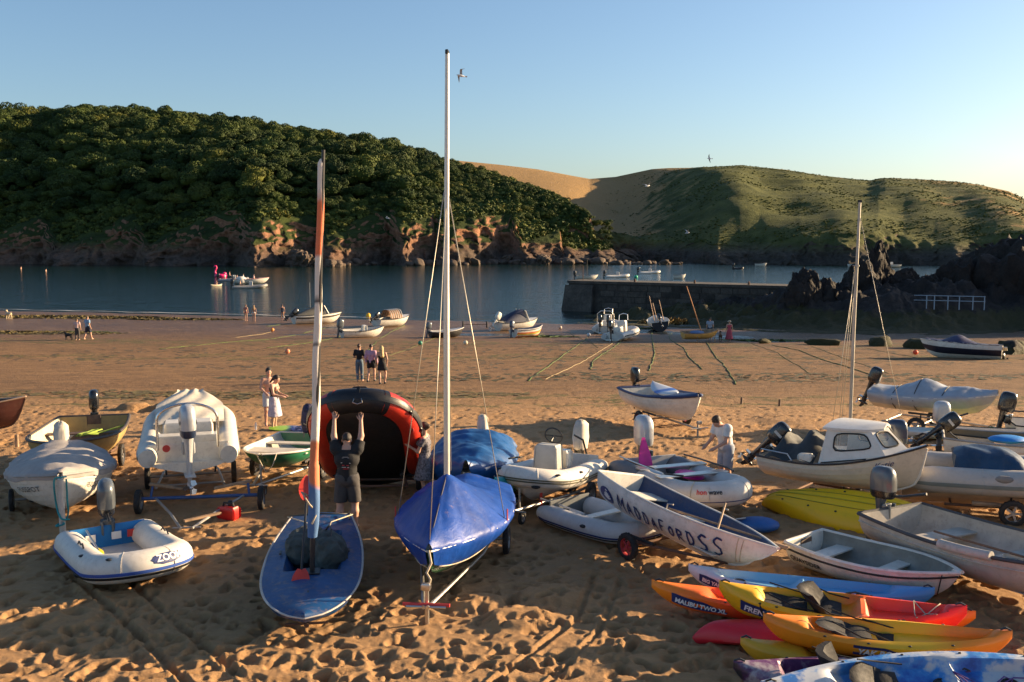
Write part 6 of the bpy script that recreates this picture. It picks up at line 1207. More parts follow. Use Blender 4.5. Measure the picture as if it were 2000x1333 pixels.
q = root('bucket', 'white plastic bucket standing in the open white boat', 'bucket', tuple(mw @ Vector((.15, .1, .17))), 0); c = MB(); c.lathe([(.11, 0), (.15, .26), (.158, .265), (.145, .26), (.105, .01)], 18, caps=False); c.lathe([(.001, .008), (.108, .008)], 18, caps=False); c.build('body', white, q); MB().tube([(.15 * math.cos(a), .15 * math.sin(a) * .3 + .04, .26 + .03 * math.sin(a)) for a in [math.pi * k / 10 for k in range(11)]], .005, 5).build('handle', galv, q)
MB().tube([h.pt(.32, .55, -1, .02), h.pt(.31, .05, -1, .12) + Vector((0, -.05, -.1))], .025, 6).build('prop_leg', rusty, b)
# ---- small white tender lettered on the quarter
b = root('tender', 'small white tender with double black rim, lettered on the quarter', 'boat', G(5.66, 14.95, .03), -51, 1); h = Hull(2.65, 1.28, .46, tw=.80, sheer=.08, rise=.45, full=2.5, bowp=2.3)
build_hull(b, h, white, M('inside_grey_green', (.20, .21, .19), .6, var=.2, dirt=.4), rail=white, railr=.034, thwarts=((.16, .30, .3), (.55, .28, .24)), thw_m=white, rail2=rubber); MB().box((-1.30, 0, .36), (.05, .3, .22), bev=.01).build('motor_pad', wood_d, b); MB().box((-.1, 0, .12), (1.5, .7, .02)).build('floorboards', wood_d, b, 0)
text_part(b, 'QUAYSIDER', .115, ink_black, h.surf(-1), .03, .60, 1, bold=.003, extr=.012); MB().box((1.26, 0, .55), (.12, .10, .04), bev=.01).build('bow_fitting', white, b); line_part(b, [h.pt(.93, t_, -1, .012) for t_ in (1, .8, .6, .4, .2, .05)], .008, rubber, 'painter')
# ---- kayaks
org = plastic('kayak_orange_red', [(0., (.92, .26, .01)), (.15, (.92, .16, .01)), (.3, (.85, .05, .01)), (.75, (.85, .08, .01)), (1., (.9, .25, .01))], .06)
k, low, top = kayak('kayak', 'pale blue and white kayak at the back of the heap', G(4.35, 14.2, .03), -17, 3.5, .78, .33, plastic('kayak_sky', [(0., (.60, .62, .62)), (.16, (.50, .60, .66)), (.3, (.16, .40, .62)), (1., (.05, .26, .56))], .08), hatches=((.22, 0, .10),), wells=((.30, .17, .7), (.66, .17, .7))); name_badge(k, lambda u, t: low(u, t, -1), 'BIG YAK', .055, .58, 1, .46, .13, .085)
k, low, top = kayak('kayak', 'long orange and red two-seat kayak lying under the yellow one', G(4.1, 13.38, .03), -16, 4.35, .82, .33, org, wells=((.34, .15, .7), (.66, .15, .7))); name_badge(k, lambda u, t: low(u, t, -1), 'MALIBU TWO XL', .075, .55, 1, .85, .14, .10)
k, low, top = kayak('kayak', 'yellow kayak fading to red with black seat, on top of the heap', G(4.36, 12.84, .20), -17, 3.15, .80, .38, plastic('kayak_yellow_red', [(0., (.80, .42, .008)), (.42, (.82, .44, .008)), (.54, (.85, .26, .01)), (.64, (.85, .05, .015)), (1., (.86, .03, .035))], .10), roll=8, wells=((.38, .20, .70), (.76, .15, .66)), endrise=.14)
kayak_seat(k, top, .45, 1.0, .75); kayak_seat(k, top, .31, .8, 1.35); name_badge(k, lambda u, t: low(u, t, -1), 'FRENZY', .10, .60, 1, .58, .15, .12); fl = plastic('flap_black', [(0., (.02, .02, .02)), (1., (.02, .02, .02))]); MB().tube([top(.18, -.92), low(.2, .7, -1) + Vector((0, -.02, 0)), low(.19, .45, -1) + Vector((0, -.02, 0))], .02, 6).build('strap', rubber, k)
for a, c in ((( .80, -.85), (.90, .7)), ((.88, -.8), (.80, .8)), ((.80, -.85), (.80, .8))): line_part(k, [top(*a) + Vector((0, 0, .01)), top((a[0] + c[0]) / 2, 0) + Vector((0, 0, .05)), top(*c) + Vector((0, 0, .01))], .008, rope_m, 'deck_line')
for sd in (1, -1): MB().tube([top(.57, sd * .93) + Vector((-.12, 0, 0)), top(.57, sd * .93) + Vector((0, 0, .03)), top(.60, sd * .93) + Vector((.08, 0, 0))], .014, 6).build('side_handle', black_pl, k)
k, low, top = kayak('kayak', 'deep red kayak under the yellow and orange kayaks', G(3.85, 12.66, .33), -12, 2.9, .76, .30, plastic('kayak_crimson', [(0., (.66, .012, .025)), (1., (.58, .01, .02))]), roll=172, wells=())
k, low, top = kayak('kayak', 'orange kayak with yellow middle and black seat in front of the heap', G(4.62, 11.9, .24), -11, 2.95, .78, .33, plastic('kayak_orange_yellow', [(0., (.92, .24, .01)), (.36, (.90, .28, .01)), (.5, (.82, .44, .012)), (.66, (.82, .44, .012)), (.8, (.92, .26, .015)), (1., (.92, .22, .02))], .05), roll=5, wells=((.36, .17, .66), (.70, .22, .60)))
kayak_seat(k, top, .38, .9, 1.2); name_badge(k, lambda u, t: low(u, t, -1), 'YAK BOARD', .36, .66, 1, .62, .14, .11); kayak_seat(k, top, .52, .8, 1.35)
k, low, top = kayak('kayak', 'yellow kayak end showing beneath the orange kayak', G(4.2, 11.85, .0), -9, 2.7, .74, .28, plastic('kayak_plain_yellow', [(0., (.66, .34, .02)), (1., (.62, .36, .02))]), wells=((.5, .2, .6),))
k, low, top = kayak('kayak', 'purple and white marbled kayak behind the big blue one', G(3.95, 11.2, -.02), -6, 2.7, .78, .34, plastic('kayak_purple', [(.36, (.06, .016, .07)), (.46, (.13, .035, .12)), (.54, (.38, .33, .34)), (.60, (.10, .03, .10)), (.68, (.02, .02, .025))], 0, 2.0, cloud=True), roll=12); kayak_seat(k, top, .46, .95, .45)
k, low, top = kayak('kayak', 'big blue and white marbled kayak nearest to the camera', G(4.85, 10.86, .10), 4, 4.3, .88, .36, plastic('kayak_marbled_blue', [(.34, (.015, .04, .13)), (.40, (.02, .11, .42)), (.47, (.05, .25, .58)), (.53, (.50, .53, .56)), (.60, (.55, .56, .57)), (.66, (.03, .16, .46))], 0, 1.5, cloud=True), roll=30, wells=((.36, .16, .70), (.72, .18, .64)), hatches=((.50, -.05, .13), (.685, -.1, .13)))
kayak_seat(k, top, .34, 1.0, 1.0); line_part(k, [top(.05 + .16 * i / 8, -.55 + .1 * math.sin(i)) + Vector((0, 0, .02)) for i in range(9)], .010, M('rope_sea_green', (.05, .32, .25), .7), 'bungee')
line_part(k, [top(.53 + .10 * math.sin(i * .9) * .6 + .012 * i, .25 * math.cos(i * 1.3)) + Vector((0, 0, .03 + .02 * math.sin(i * 2))) for i in range(16)], .008, M('rope_purple', (.12, .05, .22), .7), 'cord'); MB().box(top(.115, -.3) + Vector((0, 0, .03)), (.10, .05, .02)).build('label_plate', sticker_white, k)
# ================================================================ figures: signed-distance bodies meshed as one skin (surface nets)
def sdf_mesh(prims, vox, clips=(), k=.035, pad=.06):
    """prims: (a, b, ra, rb[, blend]) round cones, or ('e', c, r3) ellipsoids; clips: (point, normal) keep the side the normal points away from"""
    lo = np.array([1e9] * 3); hi = -lo
    for p in prims:
        pts = [np.array(p[1]) - np.array(p[2]), np.array(p[1]) + np.array(p[2])] if isinstance(p[0], str) else [np.array(q) + s * r for q, r in ((p[0], p[2]), (p[1], p[3])) for s in (-1, 1)]
        for q in pts: lo = np.minimum(lo, q); hi = np.maximum(hi, q)
    lo -= pad; hi += pad; n = np.ceil((hi - lo) / vox).astype(int) + 1; D = np.full(tuple(n), 1.0, np.float32)
    ax = [lo[i] + vox * np.arange(n[i]) for i in range(3)]
    for p in prims:
        if isinstance(p[0], str): c, r = np.array(p[1], float), np.array(p[2], float); a0, a1 = c - r, c + r; bl = p[3] if len(p) > 3 else k
        else:
            a, b, ra, rb = np.array(p[0], float), np.array(p[1], float), p[2], p[3]; a0 = np.minimum(a - ra, b - rb); a1 = np.maximum(a + ra, b + rb); bl = p[4] if len(p) > 4 else k
        m = bl * 1.3 + vox * 2.5; i0 = np.maximum(0, ((a0 - m - lo) / vox).astype(int)); i1 = np.minimum(n, ((a1 + m - lo) / vox).astype(int) + 2)
        X, Y, Z = np.meshgrid(ax[0][i0[0]:i1[0]], ax[1][i0[1]:i1[1]], ax[2][i0[2]:i1[2]], indexing='ij')
        if isinstance(p[0], str):
            q = np.sqrt(((X - c[0]) / r[0]) ** 2 + ((Y - c[1]) / r[1]) ** 2 + ((Z - c[2]) / r[2]) ** 2); d = (q - 1) * r.min()
        else:
            ba = b - a; l2 = max(1e-9, ba @ ba); t = np.clip(((X - a[0]) * ba[0] + (Y - a[1]) * ba[1] + (Z - a[2]) * ba[2]) / l2, 0, 1)
            d = np.sqrt((X - a[0] - t * ba[0]) ** 2 + (Y - a[1] - t * ba[1]) ** 2 + (Z - a[2] - t * ba[2]) ** 2) - (ra + (rb - ra) * t)
        S = D[i0[0]:i1[0], i0[1]:i1[1], i0[2]:i1[2]]; h = np.clip(.5 + .5 * (S - d) / bl, 0, 1); S[...] = S + (d - S) * h - bl * h * (1 - h)
    if clips:
        X, Y, Z = np.meshgrid(*ax, indexing='ij')
        for c, nn in clips: nn = np.array(nn, float); nn /= np.linalg.norm(nn); D = np.maximum(D, (X - c[0]) * nn[0] + (Y - c[1]) * nn[1] + (Z - c[2]) * nn[2])
    ins = D < 0; cnt = sum(ins[i:n[0] - 1 + i, j:n[1] - 1 + j, l:n[2] - 1 + l].astype(int) for i in (0, 1) for j in (0, 1) for l in (0, 1)); act = (cnt > 0) & (cnt < 8); idx = np.argwhere(act); vid = -np.ones(act.shape, int); vid[act] = np.arange(len(idx))
    acc = np.zeros((len(idx), 3)); w = np.zeros(len(idx)); cor = [(i, j, l) for i in (0, 1) for j in (0, 1) for l in (0, 1)]
    for e0 in cor:
        for d_ in range(3):
            if e0[d_]: continue
            e1 = list(e0); e1[d_] = 1; v0 = D[idx[:, 0] + e0[0], idx[:, 1] + e0[1], idx[:, 2] + e0[2]]; v1 = D[idx[:, 0] + e1[0], idx[:, 1] + e1[1], idx[:, 2] + e1[2]]; s = (v0 < 0) != (v1 < 0); t = np.where(s, v0 / np.where(s, v0 - v1, 1), 0); p = np.tile(np.array(e0, float), (len(idx), 1)); p[:, d_] += t; acc[s] += p[s]; w[s] += 1
    V = lo + vox * (idx + acc / w[:, None]); F = []
    for d_ in range(3):
        a, b = [(1, 2), (2, 0), (0, 1)][d_]; sl0 = [slice(1, n[k_] - 1) for k_ in range(3)]; sl0[d_] = slice(0, n[d_] - 1); sl1 = list(sl0); sl1[d_] = slice(1, n[d_]); v0 = ins[tuple(sl0)]; v1 = ins[tuple(sl1)]; off = np.array([1, 1, 1]); off[d_] = 0
        for flip, mask in ((False, v0 & ~v1), (True, ~v0 & v1)):
            q = np.argwhere(mask) + off
            if not len(q): continue
            def at_(da, db): r = q.copy(); r[:, a] += da; r[:, b] += db; return vid[r[:, 0], r[:, 1], r[:, 2]]
            f = np.stack([at_(-1, -1), at_(0, -1), at_(0, 0), at_(-1, 0)], 1); F.append(f[:, ::-1] if flip else f)
    return V, np.concatenate(F)
skin_m = M('skin', (.52, .29, .20), .55, var=.06, vs=6, dirt=0); skin_t = M('skin_tanned', (.42, .22, .14), .55, var=.06, vs=6, dirt=0)
def cloth(name, c, **k): return M(name, c, .85, var=.12, vs=7, dirt=0, bump=.25, bs=45, **k)
JD = dict(head=(0, .02, 1.60), neck=(0, -.005, 1.44), chest=(0, 0, 1.27), belly=(0, .01, 1.08), pelvis=(0, 0, .93), shl=(-.175, 0, 1.40), shr=(.175, 0, 1.40), ell=(-.245, -.02, 1.12), elr=(.245, -.02, 1.12), wrl=(-.255, .08, .88), wrr=(.255, .08, .88), hipl=(-.09, 0, .90), hipr=(.09, 0, .90), knl=(-.10, .03, .49), knr=(.10, .03, .49), anl=(-.10, -.02, .08), anr=(.10, -.02, .08))
def person(label, loc, face, hgt=1.75, pose=None, wear=(), hair=('short', (.03, .02, .015)), vox=.022, build=1., skin=None, bust=0., group=None, fingers=False, grip=None, shoes=None, hat=None):
    """face: heading of the gaze in degrees; local +y is forward. wear: (part, kind, material, args)"""
    J = {k: np.array(v, float) for k, v in JD.items()}
    for k, v in (pose or {}).items(): J[k] = np.array(v, float)
    s = hgt / 1.75; J = {k: v * s for k, v in J.items()}; r = root('person', label, 'person', loc, face - 90, group=group); B = build * s; sk = skin or skin_m
    hd = J['head']; fw = np.array([0, 1, 0.]); up = (hd - J['neck']); up = up / np.linalg.norm(up); fwd = fw - up * (fw @ up); fwd /= np.linalg.norm(fwd); sdv = np.cross(fwd, up)
    torso = [(J['pelvis'] + np.array([-.05, 0, 0]) * s, J['pelvis'] + np.array([.05, 0, 0]) * s, .118 * B, .118 * B), (J['pelvis'], J['belly'], .118 * B, .112 * B), (J['belly'], J['chest'], .112 * B, .125 * B), (J['chest'] + np.array([-.06, 0, 0]) * s, J['chest'] + np.array([.06, 0, 0]) * s, .112 * B, .112 * B), (J['shl'] * .88 + J['chest'] * .12, J['shr'] * .88 + J['chest'] * .12, .07 * B, .07 * B), (J['chest'], (J['shl'] + J['shr']) / 2, .11 * B, .07 * B)]
    if bust: torso += [('e', J['chest'] + np.array([sx * .07, .10, .02]) * s, np.array([.065, .06, .065]) * s * bust) for sx in (-1, 1)]
    arms = []; legs = []
    for q in 'lr':
        arms += [(J['sh' + q], J['el' + q], .056 * B, .042 * B), (J['el' + q], J['wr' + q], .042 * B, .028 * B)]; legs += [(J['hip' + q], J['kn' + q], .090 * B, .058 * B), (J['kn' + q], J['kn' + q] * .6 + J['an' + q] * .4 + np.array([0, -.02, 0]) * s, .056 * B, .056 * B), (J['kn' + q] * .6 + J['an' + q] * .4 + np.array([0, -.02, 0]) * s, J['an' + q], .056 * B, .036 * B)]
    headp = [('e', hd + up * .02 * s, np.array([.077, .098, .115]) * s), (hd - up * .05 * s + fwd * .03 * s, hd - up * .085 * s + fwd * .045 * s, .055 * s, .04 * s), (J['neck'] - up * .03 * s, hd - up * .06 * s, .055 * s, .05 * s), (hd + fwd * .095 * s - up * .005 * s, hd + fwd * .108 * s - up * .022 * s, .010 * s, .015 * s, .015)] + [('e', hd + sdv * sx * .078 * s - up * .005 * s, np.array([.014, .022, .032]) * s, .01) for sx in (-1, 1)]
    hands = []; feet = []
    for q in 'lr':
        w = J['wr' + q]; d = w - J['el' + q]; d /= np.linalg.norm(d); c = w + d * .05 * s; sgn = -1 if q == 'l' else 1
        if fingers:
            lat = np.array([1, 0, 0.]); lat = lat - d * (lat @ d); lat /= np.linalg.norm(lat); pn_ = np.cross(lat, d); pn_ = pn_ if pn_[1] > 0 else -pn_
            hands += [(w, w + d * .085 * s + lat * .025 * s, .026 * s, .016 * s, .012), (w, w + d * .085 * s - lat * .025 * s, .026 * s, .016 * s, .012)]
            for fi, (o_, ln) in enumerate(((-.036, .068), (-.013, .080), (.011, .076), (.033, .060))): k0 = w + d * .088 * s + lat * o_ * 1.05 * s; k1 = k0 + (d * .93 + pn_ * .12 + lat * o_ * 3) * ln * .55 * s; k2 = k1 + (d * .8 + pn_ * .45 + lat * o_ * 3) * ln * .5 * s; hands += [(k0, k1, .0100 * s, .0092 * s, .004), (k1, k2, .0092 * s, .008 * s, .004)]
            t0 = w + d * .03 * s - lat * sgn * .030 * s; t1 = t0 - lat * sgn * .035 * s + d * .035 * s; hands += [(t0, t1, .014 * s, .011 * s, .006), (t1, t1 + d * .035 * s - lat * sgn * .008 * s, .011 * s, .009 * s, .005)]
        else: hands += [(w, c + d * .03 * s, .030 * s, .032 * s), (c, c + d * .09 * s + np.array([0, .02, 0]) * s, .028 * s, .014 * s), (c, c + d * .04 * s + np.array([-sgn * .035, .03, 0]) * s, .016 * s, .011 * s)]
        a = J['an' + q]; feet += [(a - np.array([0, .03, .035]) * s, a + np.array([sgn * .02, .13, -.045]) * s, .036 * s, .030 * s), (a, a - np.array([0, .01, .04]) * s, .038 * s, .036 * s)]
    V, F = sdf_mesh(torso + arms + legs + headp + hands + feet, vox, k=.03 * s); mesh_np('body', V, F, sk, r, 180)
    infl = lambda pr, g: [(p[0], p[1], p[2] + g, p[3] + g) if not isinstance(p[0], str) else ('e', p[1], p[2] + g) for p in pr]
    for kind, mt, a in wear:
        g = a.get('g', .016) * s; clips = []
        if kind == 'tee': pr = infl(torso[1:], g) ; clips = [((0, 0, (J['pelvis'][2] - a.get('hem', .02) * s)), (0, 0, -1)), (J['neck'] + np.array([0, 0, .005]) * s, (0, .15, 1))]
        elif kind == 'shirt': pr = infl(torso[1:] + arms, g); clips = [((0, 0, (J['pelvis'][2] - a.get('hem', .08) * s)), (0, 0, -1)), (J['neck'] + np.array([0, 0, .01]) * s, (0, .1, 1))]
        elif kind in ('shorts', 'trousers'):
            le = a.get('len', .9); pr = infl(torso[:2], g) + [(J['hip' + q], J['hip' + q] + (J['kn' + q] - J['hip' + q]) * min(1, le), .088 * B + g * .8, .076 * B + g) for q in 'lr'];
            if kind == 'trousers': pr += [(J['kn' + q], J['an' + q] * .9 + J['kn' + q] * .1, .066 * B + g, .052 * B + g) for q in 'lr']
            clips = [((0, 0, J['pelvis'][2] + a.get('top', .09) * s), (0, 0, 1))]
            if kind == 'shorts': zk = min(J['hipl'][2] + (J['knl'][2] - J['hipl'][2]) * le, J['hipr'][2] + (J['knr'][2] - J['hipr'][2]) * le); clips.append(((0, 0, zk), (0, 0, -1)))
        elif kind in ('dress', 'skirt', 'towel'):
            z1 = a['hem'] * s; pc = J['pelvis']; ce = np.array([(J['knl'][0] + J['knr'][0]) / 2, (J['knl'][1] + J['knr'][1]) / 2, z1]); fl_ = a.get('flare', .2); pr = [(pc + np.array([sx * .05, 0, 0]) * s, ce + np.array([sx * .07, 0, 0]) * s, .115 * B + g, fl_ * s) for sx in (-1, 1)]
            if kind == 'dress': pr += infl(torso, g) + (infl([(J['sh' + q], J['sh' + q] + (J['el' + q] - J['sh' + q]) * a['sleeve'], .056 * B, .052 * B) for q in 'lr'], g) if a.get('sleeve') else [])
            clips = [((0, 0, z1), (0, 0, -1)), ((0, 0, (J['neck'][2] - a.get('neck', .02) * s) if kind == 'dress' else pc[2] + a.get('top', .12) * s), (0, 0, 1))]
        elif kind == 'swim': pr = infl(torso[:4], g); clips = [((0, 0, J['pelvis'][2] - .06 * s), (0, 0, -1)), ((0, 0, J['chest'][2] + .08 * s), (0, 0, 1))]
        elif kind == 'band': pr = infl(torso, g); clips = [((0, 0, a['z0'] * s), (0, 0, -1)), ((0, 0, a['z1'] * s), (0, 0, 1))]
        if kind == 'tee':
            for q in 'lr':
                e = J['sh' + q] + (J['el' + q] - J['sh' + q]) * a.get('sleeve', .62); dd = J['el' + q] - J['sh' + q]; V, F = sdf_mesh([(J['sh' + q] * .8 + J['chest'] * .2 + np.array([0, 0, .02]), J['sh' + q], .066 * B + g, .062 * B + g), (J['sh' + q], e + dd * .1, .058 * B + g, .058 * B + g)], vox, [(e, dd)], k=.03 * s); mesh_np('sleeve', V, F, mt, r, 180)
        V, F = sdf_mesh(pr, vox, clips, k=(.012 if kind in ('shorts', 'trousers') else .03) * s); amp = a.get('wr', .006) * s; V = V + amp * np.stack([fbm(V * 9 / s + 3 * i, 2) for i in range(3)], 1); mesh_np(a.get('name', kind), V, F, mt, r, 180)
    hm = M('hair_%02x%02x%02x' % tuple(int(min(255, c * 255)) for c in hair[1]), hair[1], .6, var=.3, vs=14, dirt=0, bump=.5, bs=60); ht = hair[0]; hp = [('e', hd + up * .035 * s - fwd * .012 * s, np.array([.086, .104, .108]) * s)]; clips = [(hd + fwd * .055 * s + up * .035 * s, fwd * .75 - up * .65)]
    if ht in ('short', 'crop'): clips.append((hd - up * (.06 if ht == 'short' else .02) * s, -up))
    if ht == 'bun': hp += [('e', hd - fwd * .10 * s + up * .03 * s, np.array([.05, .05, .05]) * s)]; clips.append((hd - up * .06 * s, -up))
    if ht == 'tail': hp += [(hd - fwd * .09 * s + up * .03 * s, hd - fwd * .14 * s - up * .16 * s, .04 * s, .03 * s)]
    if ht == 'long': hp += [(hd - fwd * .04 * s, J['chest'] + np.array([0, -.11, .02]) * s, .092 * s, .085 * s), (hd - fwd * .02 * s - up * .1 * s, J['chest'] + np.array([.05, -.10, .0]) * s, .07 * s, .06 * s)]; clips = []
    V, F = sdf_mesh(hp, vox * .8, clips, k=.03 * s); V = V + .006 * s * np.stack([fbm(V * 22 / s + 5 * i, 2) for i in range(3)], 1); mesh_np('hair', V, F, hm, r, 180)
    for sx in (-1, 1): p = hd + fwd * .088 * s + sdv * sx * .032 * s + up * .012 * s; MB().ell(p, (.012 * s, .010 * s, .009 * s), 6, 5).build('eye', M('eye', (.02, .015, .012), .3, dirt=0), r)
    p = hd + fwd * .098 * s - up * .055 * s; MB().ell(p, (.022 * s, .007 * s, .007 * s), 6, 5).build('mouth', M('lips', (.35, .10, .08), .5, dirt=0), r)
    if shoes:
        for q in (0, 2): V, F = sdf_mesh([(p[0], p[1], p[2] + .008 * s, p[3] + .010 * s) for p in feet[q:q + 2]], vox, [((0, 0, J['anl' if q == 0 else 'anr'][2] + .03 * s), (0, 0, 1))], k=.02); mesh_np('shoe', V, F, shoes[0], r, 180)
    if hat: q = MB(); q.lathe([(.001, .145 * s), (.07 * s, .14 * s), (.095 * s, .09 * s), (.10 * s, .05 * s), (.19 * s, .03 * s), (.195 * s, .036 * s), (.10 * s, .058 * s)], 18, caps=False); o = q.build('hat', hat, r, 50); o.location = Vector(hd)
    return r
def dog(label, loc, face, c, hgt=.5, vox=.02, light=None, group='dogs on the beach'):
    s = hgt / .5; r = root('dog', label, 'dog', loc, face - 90, group=group); S = lambda *p: np.array(p) * s; pr = [(S(0, .22, .42), S(0, 0, .43), .125 * s, .115 * s), (S(0, 0, .43), S(0, -.25, .45), .115 * s, .095 * s), (S(0, .25, .46), S(0, .36, .60), .085 * s, .065 * s), ('e', S(0, .40, .64), np.array([.06, .075, .065]) * s), (S(0, .45, .62), S(0, .56, .595), .042 * s, .028 * s), (S(0, -.30, .48), S(0, -.42, .56), .028 * s, .022 * s), (S(0, -.42, .56), S(0, -.50, .66), .022 * s, .014 * s)]
    for x in (-.07, .07): pr += [(S(x, .25, .38), S(x, .26, .20), .05 * s, .032 * s), (S(x, .26, .20), S(x, .25, .03), .030 * s, .024 * s), (S(x, .25, .025), S(x, .29, .02), .026 * s, .022 * s), (S(x, -.24, .40), S(x, -.20, .25), .075 * s, .042 * s), (S(x, -.20, .25), S(x, -.32, .17), .040 * s, .027 * s), (S(x, -.32, .17), S(x, -.30, .03), .026 * s, .023 * s), (S(x, -.30, .025), S(x, -.26, .02), .026 * s, .022 * s), (S(x * .75, .37, .70), S(x * 1.0, .35, .60), .022 * s, .020 * s)]
    V, F = sdf_mesh(pr, vox, k=.03 * s); mesh_np('body', V, F, M('fur_%02x%02x%02x' % tuple(int(x * 255) for x in c), c, .8, var=.3, vs=6, dirt=0, bump=.4, bs=50), r, 180); MB().ell(S(0, .585, .60), (.016 * s, .014 * s, .014 * s), 6, 5).build('nose', black_pl, r); return r
# ---------------------------------------------------------------- people
blk = cloth('cloth_black', (.012, .012, .014)); wht = cloth('cloth_white', (.66, .63, .60)); gry = cloth('cloth_charcoal', (.06, .055, .055)); den = cloth('cloth_denim', (.10, .15, .20)); lil = cloth('cloth_lilac', (.50, .28, .38)); lav = cloth('towel_lavender', (.52, .46, .52)); blu_t = cloth('cloth_sky_blue', (.17, .30, .46)); pnk = cloth('cloth_pale_pink', (.58, .40, .38)); rose = cloth('dress_rose', (.42, .07, .10)); nvy = cloth('cloth_navy', (.02, .025, .05)); pat = M('dress_grey_pattern', (.16, .15, .17), .8, var=.6, vs=26, dirt=.35, dcol=(.5, .48, .46)); grt = cloth('cloth_blue_grey', (.30, .34, .40)); sho = M('shoes_dark', (.02, .02, .022), .6); brn = (.05, .028, .016)
pm = person('man in black t-shirt and dark shorts pushing up the red inflatable', G(-3.06, 18.1, .0), 92, 1.84, dict(shl=(-.19, .03, 1.45), shr=(.19, .03, 1.45), ell=(-.24, .14, 1.66), elr=(.24, .14, 1.66), wrl=(-.235, .20, 1.93), wrr=(.235, .20, 1.91), head=(0, .05, 1.60), anl=(-.14, -.04, .08), anr=(.13, .02, .08), knl=(-.13, .03, .49), knr=(.12, .06, .49)), [('tee', blk, dict(sleeve=.6, g=.03, hem=.03)), ('shorts', gry, dict(len=.98, g=.026))], ('crop', (.02, .014, .012)), .0135, 1.18, fingers=True)
# print on the back of the shirt
q = MB(); g = random.Random(6)
for k, (x, z, w_, h_, c) in enumerate(((0, 1.345, .10, .014, 0), (-.05, 1.33, .03, .012, 0), (.05, 1.33, .03, .012, 0), (-.06, 1.245, .05, .012, 1), (.06, 1.235, .055, .012, 1), (-.01, 1.255, .022, .08, 2), (.02, 1.25, .018, .06, 2), (-.035, 1.20, .06, .014, 2), (.035, 1.195, .05, .014, 2), (-.03, 1.165, .08, .010, 1), (.0, 1.135, .10, .012, 2), (.045, 1.16, .03, .012, 1))):
    s = 1.84 / 1.75; y = -.168 * s; q = MB(); q.add([Vector(((x - w_ / 2) * s, y, (z - h_ / 2) * s)), Vector(((x + w_ / 2) * s, y, (z - h_ / 2) * s)), Vector(((x + w_ * .4) * s, y - .004, (z + h_ / 2) * s)), Vector(((x - w_ * .45) * s, y - .004, (z + h_ / 2) * s))], [(0, 1, 2, 3)]); q.build('shirt_print', (M('print_grey', (.3, .3, .3), .7, dirt=0), sticker_white, M('print_red', (.55, .03, .04), .7, dirt=0))[c], pm, 0)
person('woman with dark tied hair in grey patterned dress beside red inflatable', G(-1.80, 20.2), 172, 1.68, dict(ell=(-.20, .10, 1.12), elr=(.20, .10, 1.12), wrl=(-.14, .30, 1.22), wrr=(.12, .30, 1.22)), [('dress', pat, dict(hem=.50, flare=.20, sleeve=.45))], ('bun', brn), .02, .95, bust=1.)
person('bare-chested dark-haired man in pale shorts standing behind the towel woman', G(-7.35, 29.75), -62, 1.80, dict(ell=(-.26, .02, 1.14), elr=(.24, .04, 1.14), wrl=(-.16, .20, 1.02), wrr=(.15, .22, 1.02)), [('shorts', cloth('cloth_pale_blue', (.50, .54, .58)), dict(len=.75, g=.02))], ('short', (.012, .010, .010)), .02, .95)
person('woman in black swimsuit wrapping a pale lavender towel round her hips', G(-7.02, 29.0), -8, 1.68, dict(head=(0, .09, 1.57), neck=(0, .03, 1.42), ell=(-.20, .06, 1.13), elr=(.20, .06, 1.13), wrl=(-.14, .28, 1.06), wrr=(.12, .28, 1.06)), [('swim', blk, dict(g=.010)), ('towel', lav, dict(hem=.42, flare=.19, top=.16, g=.03, wr=.014))], ('tail', (.03, .016, .010)), .02, .92, bust=1.)
person('woman in black top and grey jeans, back turned, one of three walking', G(-6.85, 44.3), 84, 1.72, dict(wrl=(-.10, .16, 1.10), wrr=(.10, .18, 1.10), anl=(-.08, -.02, .08), anr=(.11, .05, .08)), [('tee', blk, dict(sleeve=.8, hem=-.06)), ('trousers', den, dict(g=.014, top=.10))], ('bun', (.05, .022, .015)), .026, .92)
person('man in pink long-sleeved shirt and black shorts between two women', G(-6.28, 44.0), 78, 1.72, dict(anl=(-.13, -.10, .08), anr=(.11, .12, .10), knl=(-.11, .0, .48), knr=(.11, .12, .50)), [('shirt', lil, dict(hem=.06, g=.03)), ('shorts', blk, dict(len=.62, g=.024))], ('crop', (.03, .02, .014)), .026, .95, shoes=(sho, True))
person('woman with long blond hair in short black dress, back turned', G(-5.66, 42.9), 100, 1.70, dict(anl=(-.08, -.08, .08), anr=(.14, .10, .08), knr=(.17, .10, .50), wrr=(.22, .04, .88)), [('dress', blk, dict(hem=.62, flare=.17, neck=.14))], ('long', (.52, .36, .16)), .026, .88, bust=.9, shoes=(sho, True))
person('man in white t-shirt looking down beside the grey inflatable', G(4.62, 21.1), 208, 1.80, dict(head=(0, .26, 1.50), neck=(0, .14, 1.40), chest=(0, .07, 1.24), belly=(0, .03, 1.07), shl=(-.175, .12, 1.37), shr=(.175, .12, 1.37), ell=(-.22, .20, 1.10), elr=(.22, .20, 1.10), wrl=(-.15, .42, .98), wrr=(.15, .42, .98)), [('tee', wht, dict(sleeve=.65, g=.032, hem=.04)), ('shorts', grt, dict(len=.95, g=.024))], ('short', brn), .018, 1.0)
person('person in pale pink top and grey trousers walking a black dog', G(-33.05, 75.3), 100, 1.66, dict(anl=(-.09, -.08, .08), anr=(.09, .1, .08)), [('tee', pnk, dict()), ('trousers', gry, dict())], ('short', (.10, .06, .03)), .035, .95)
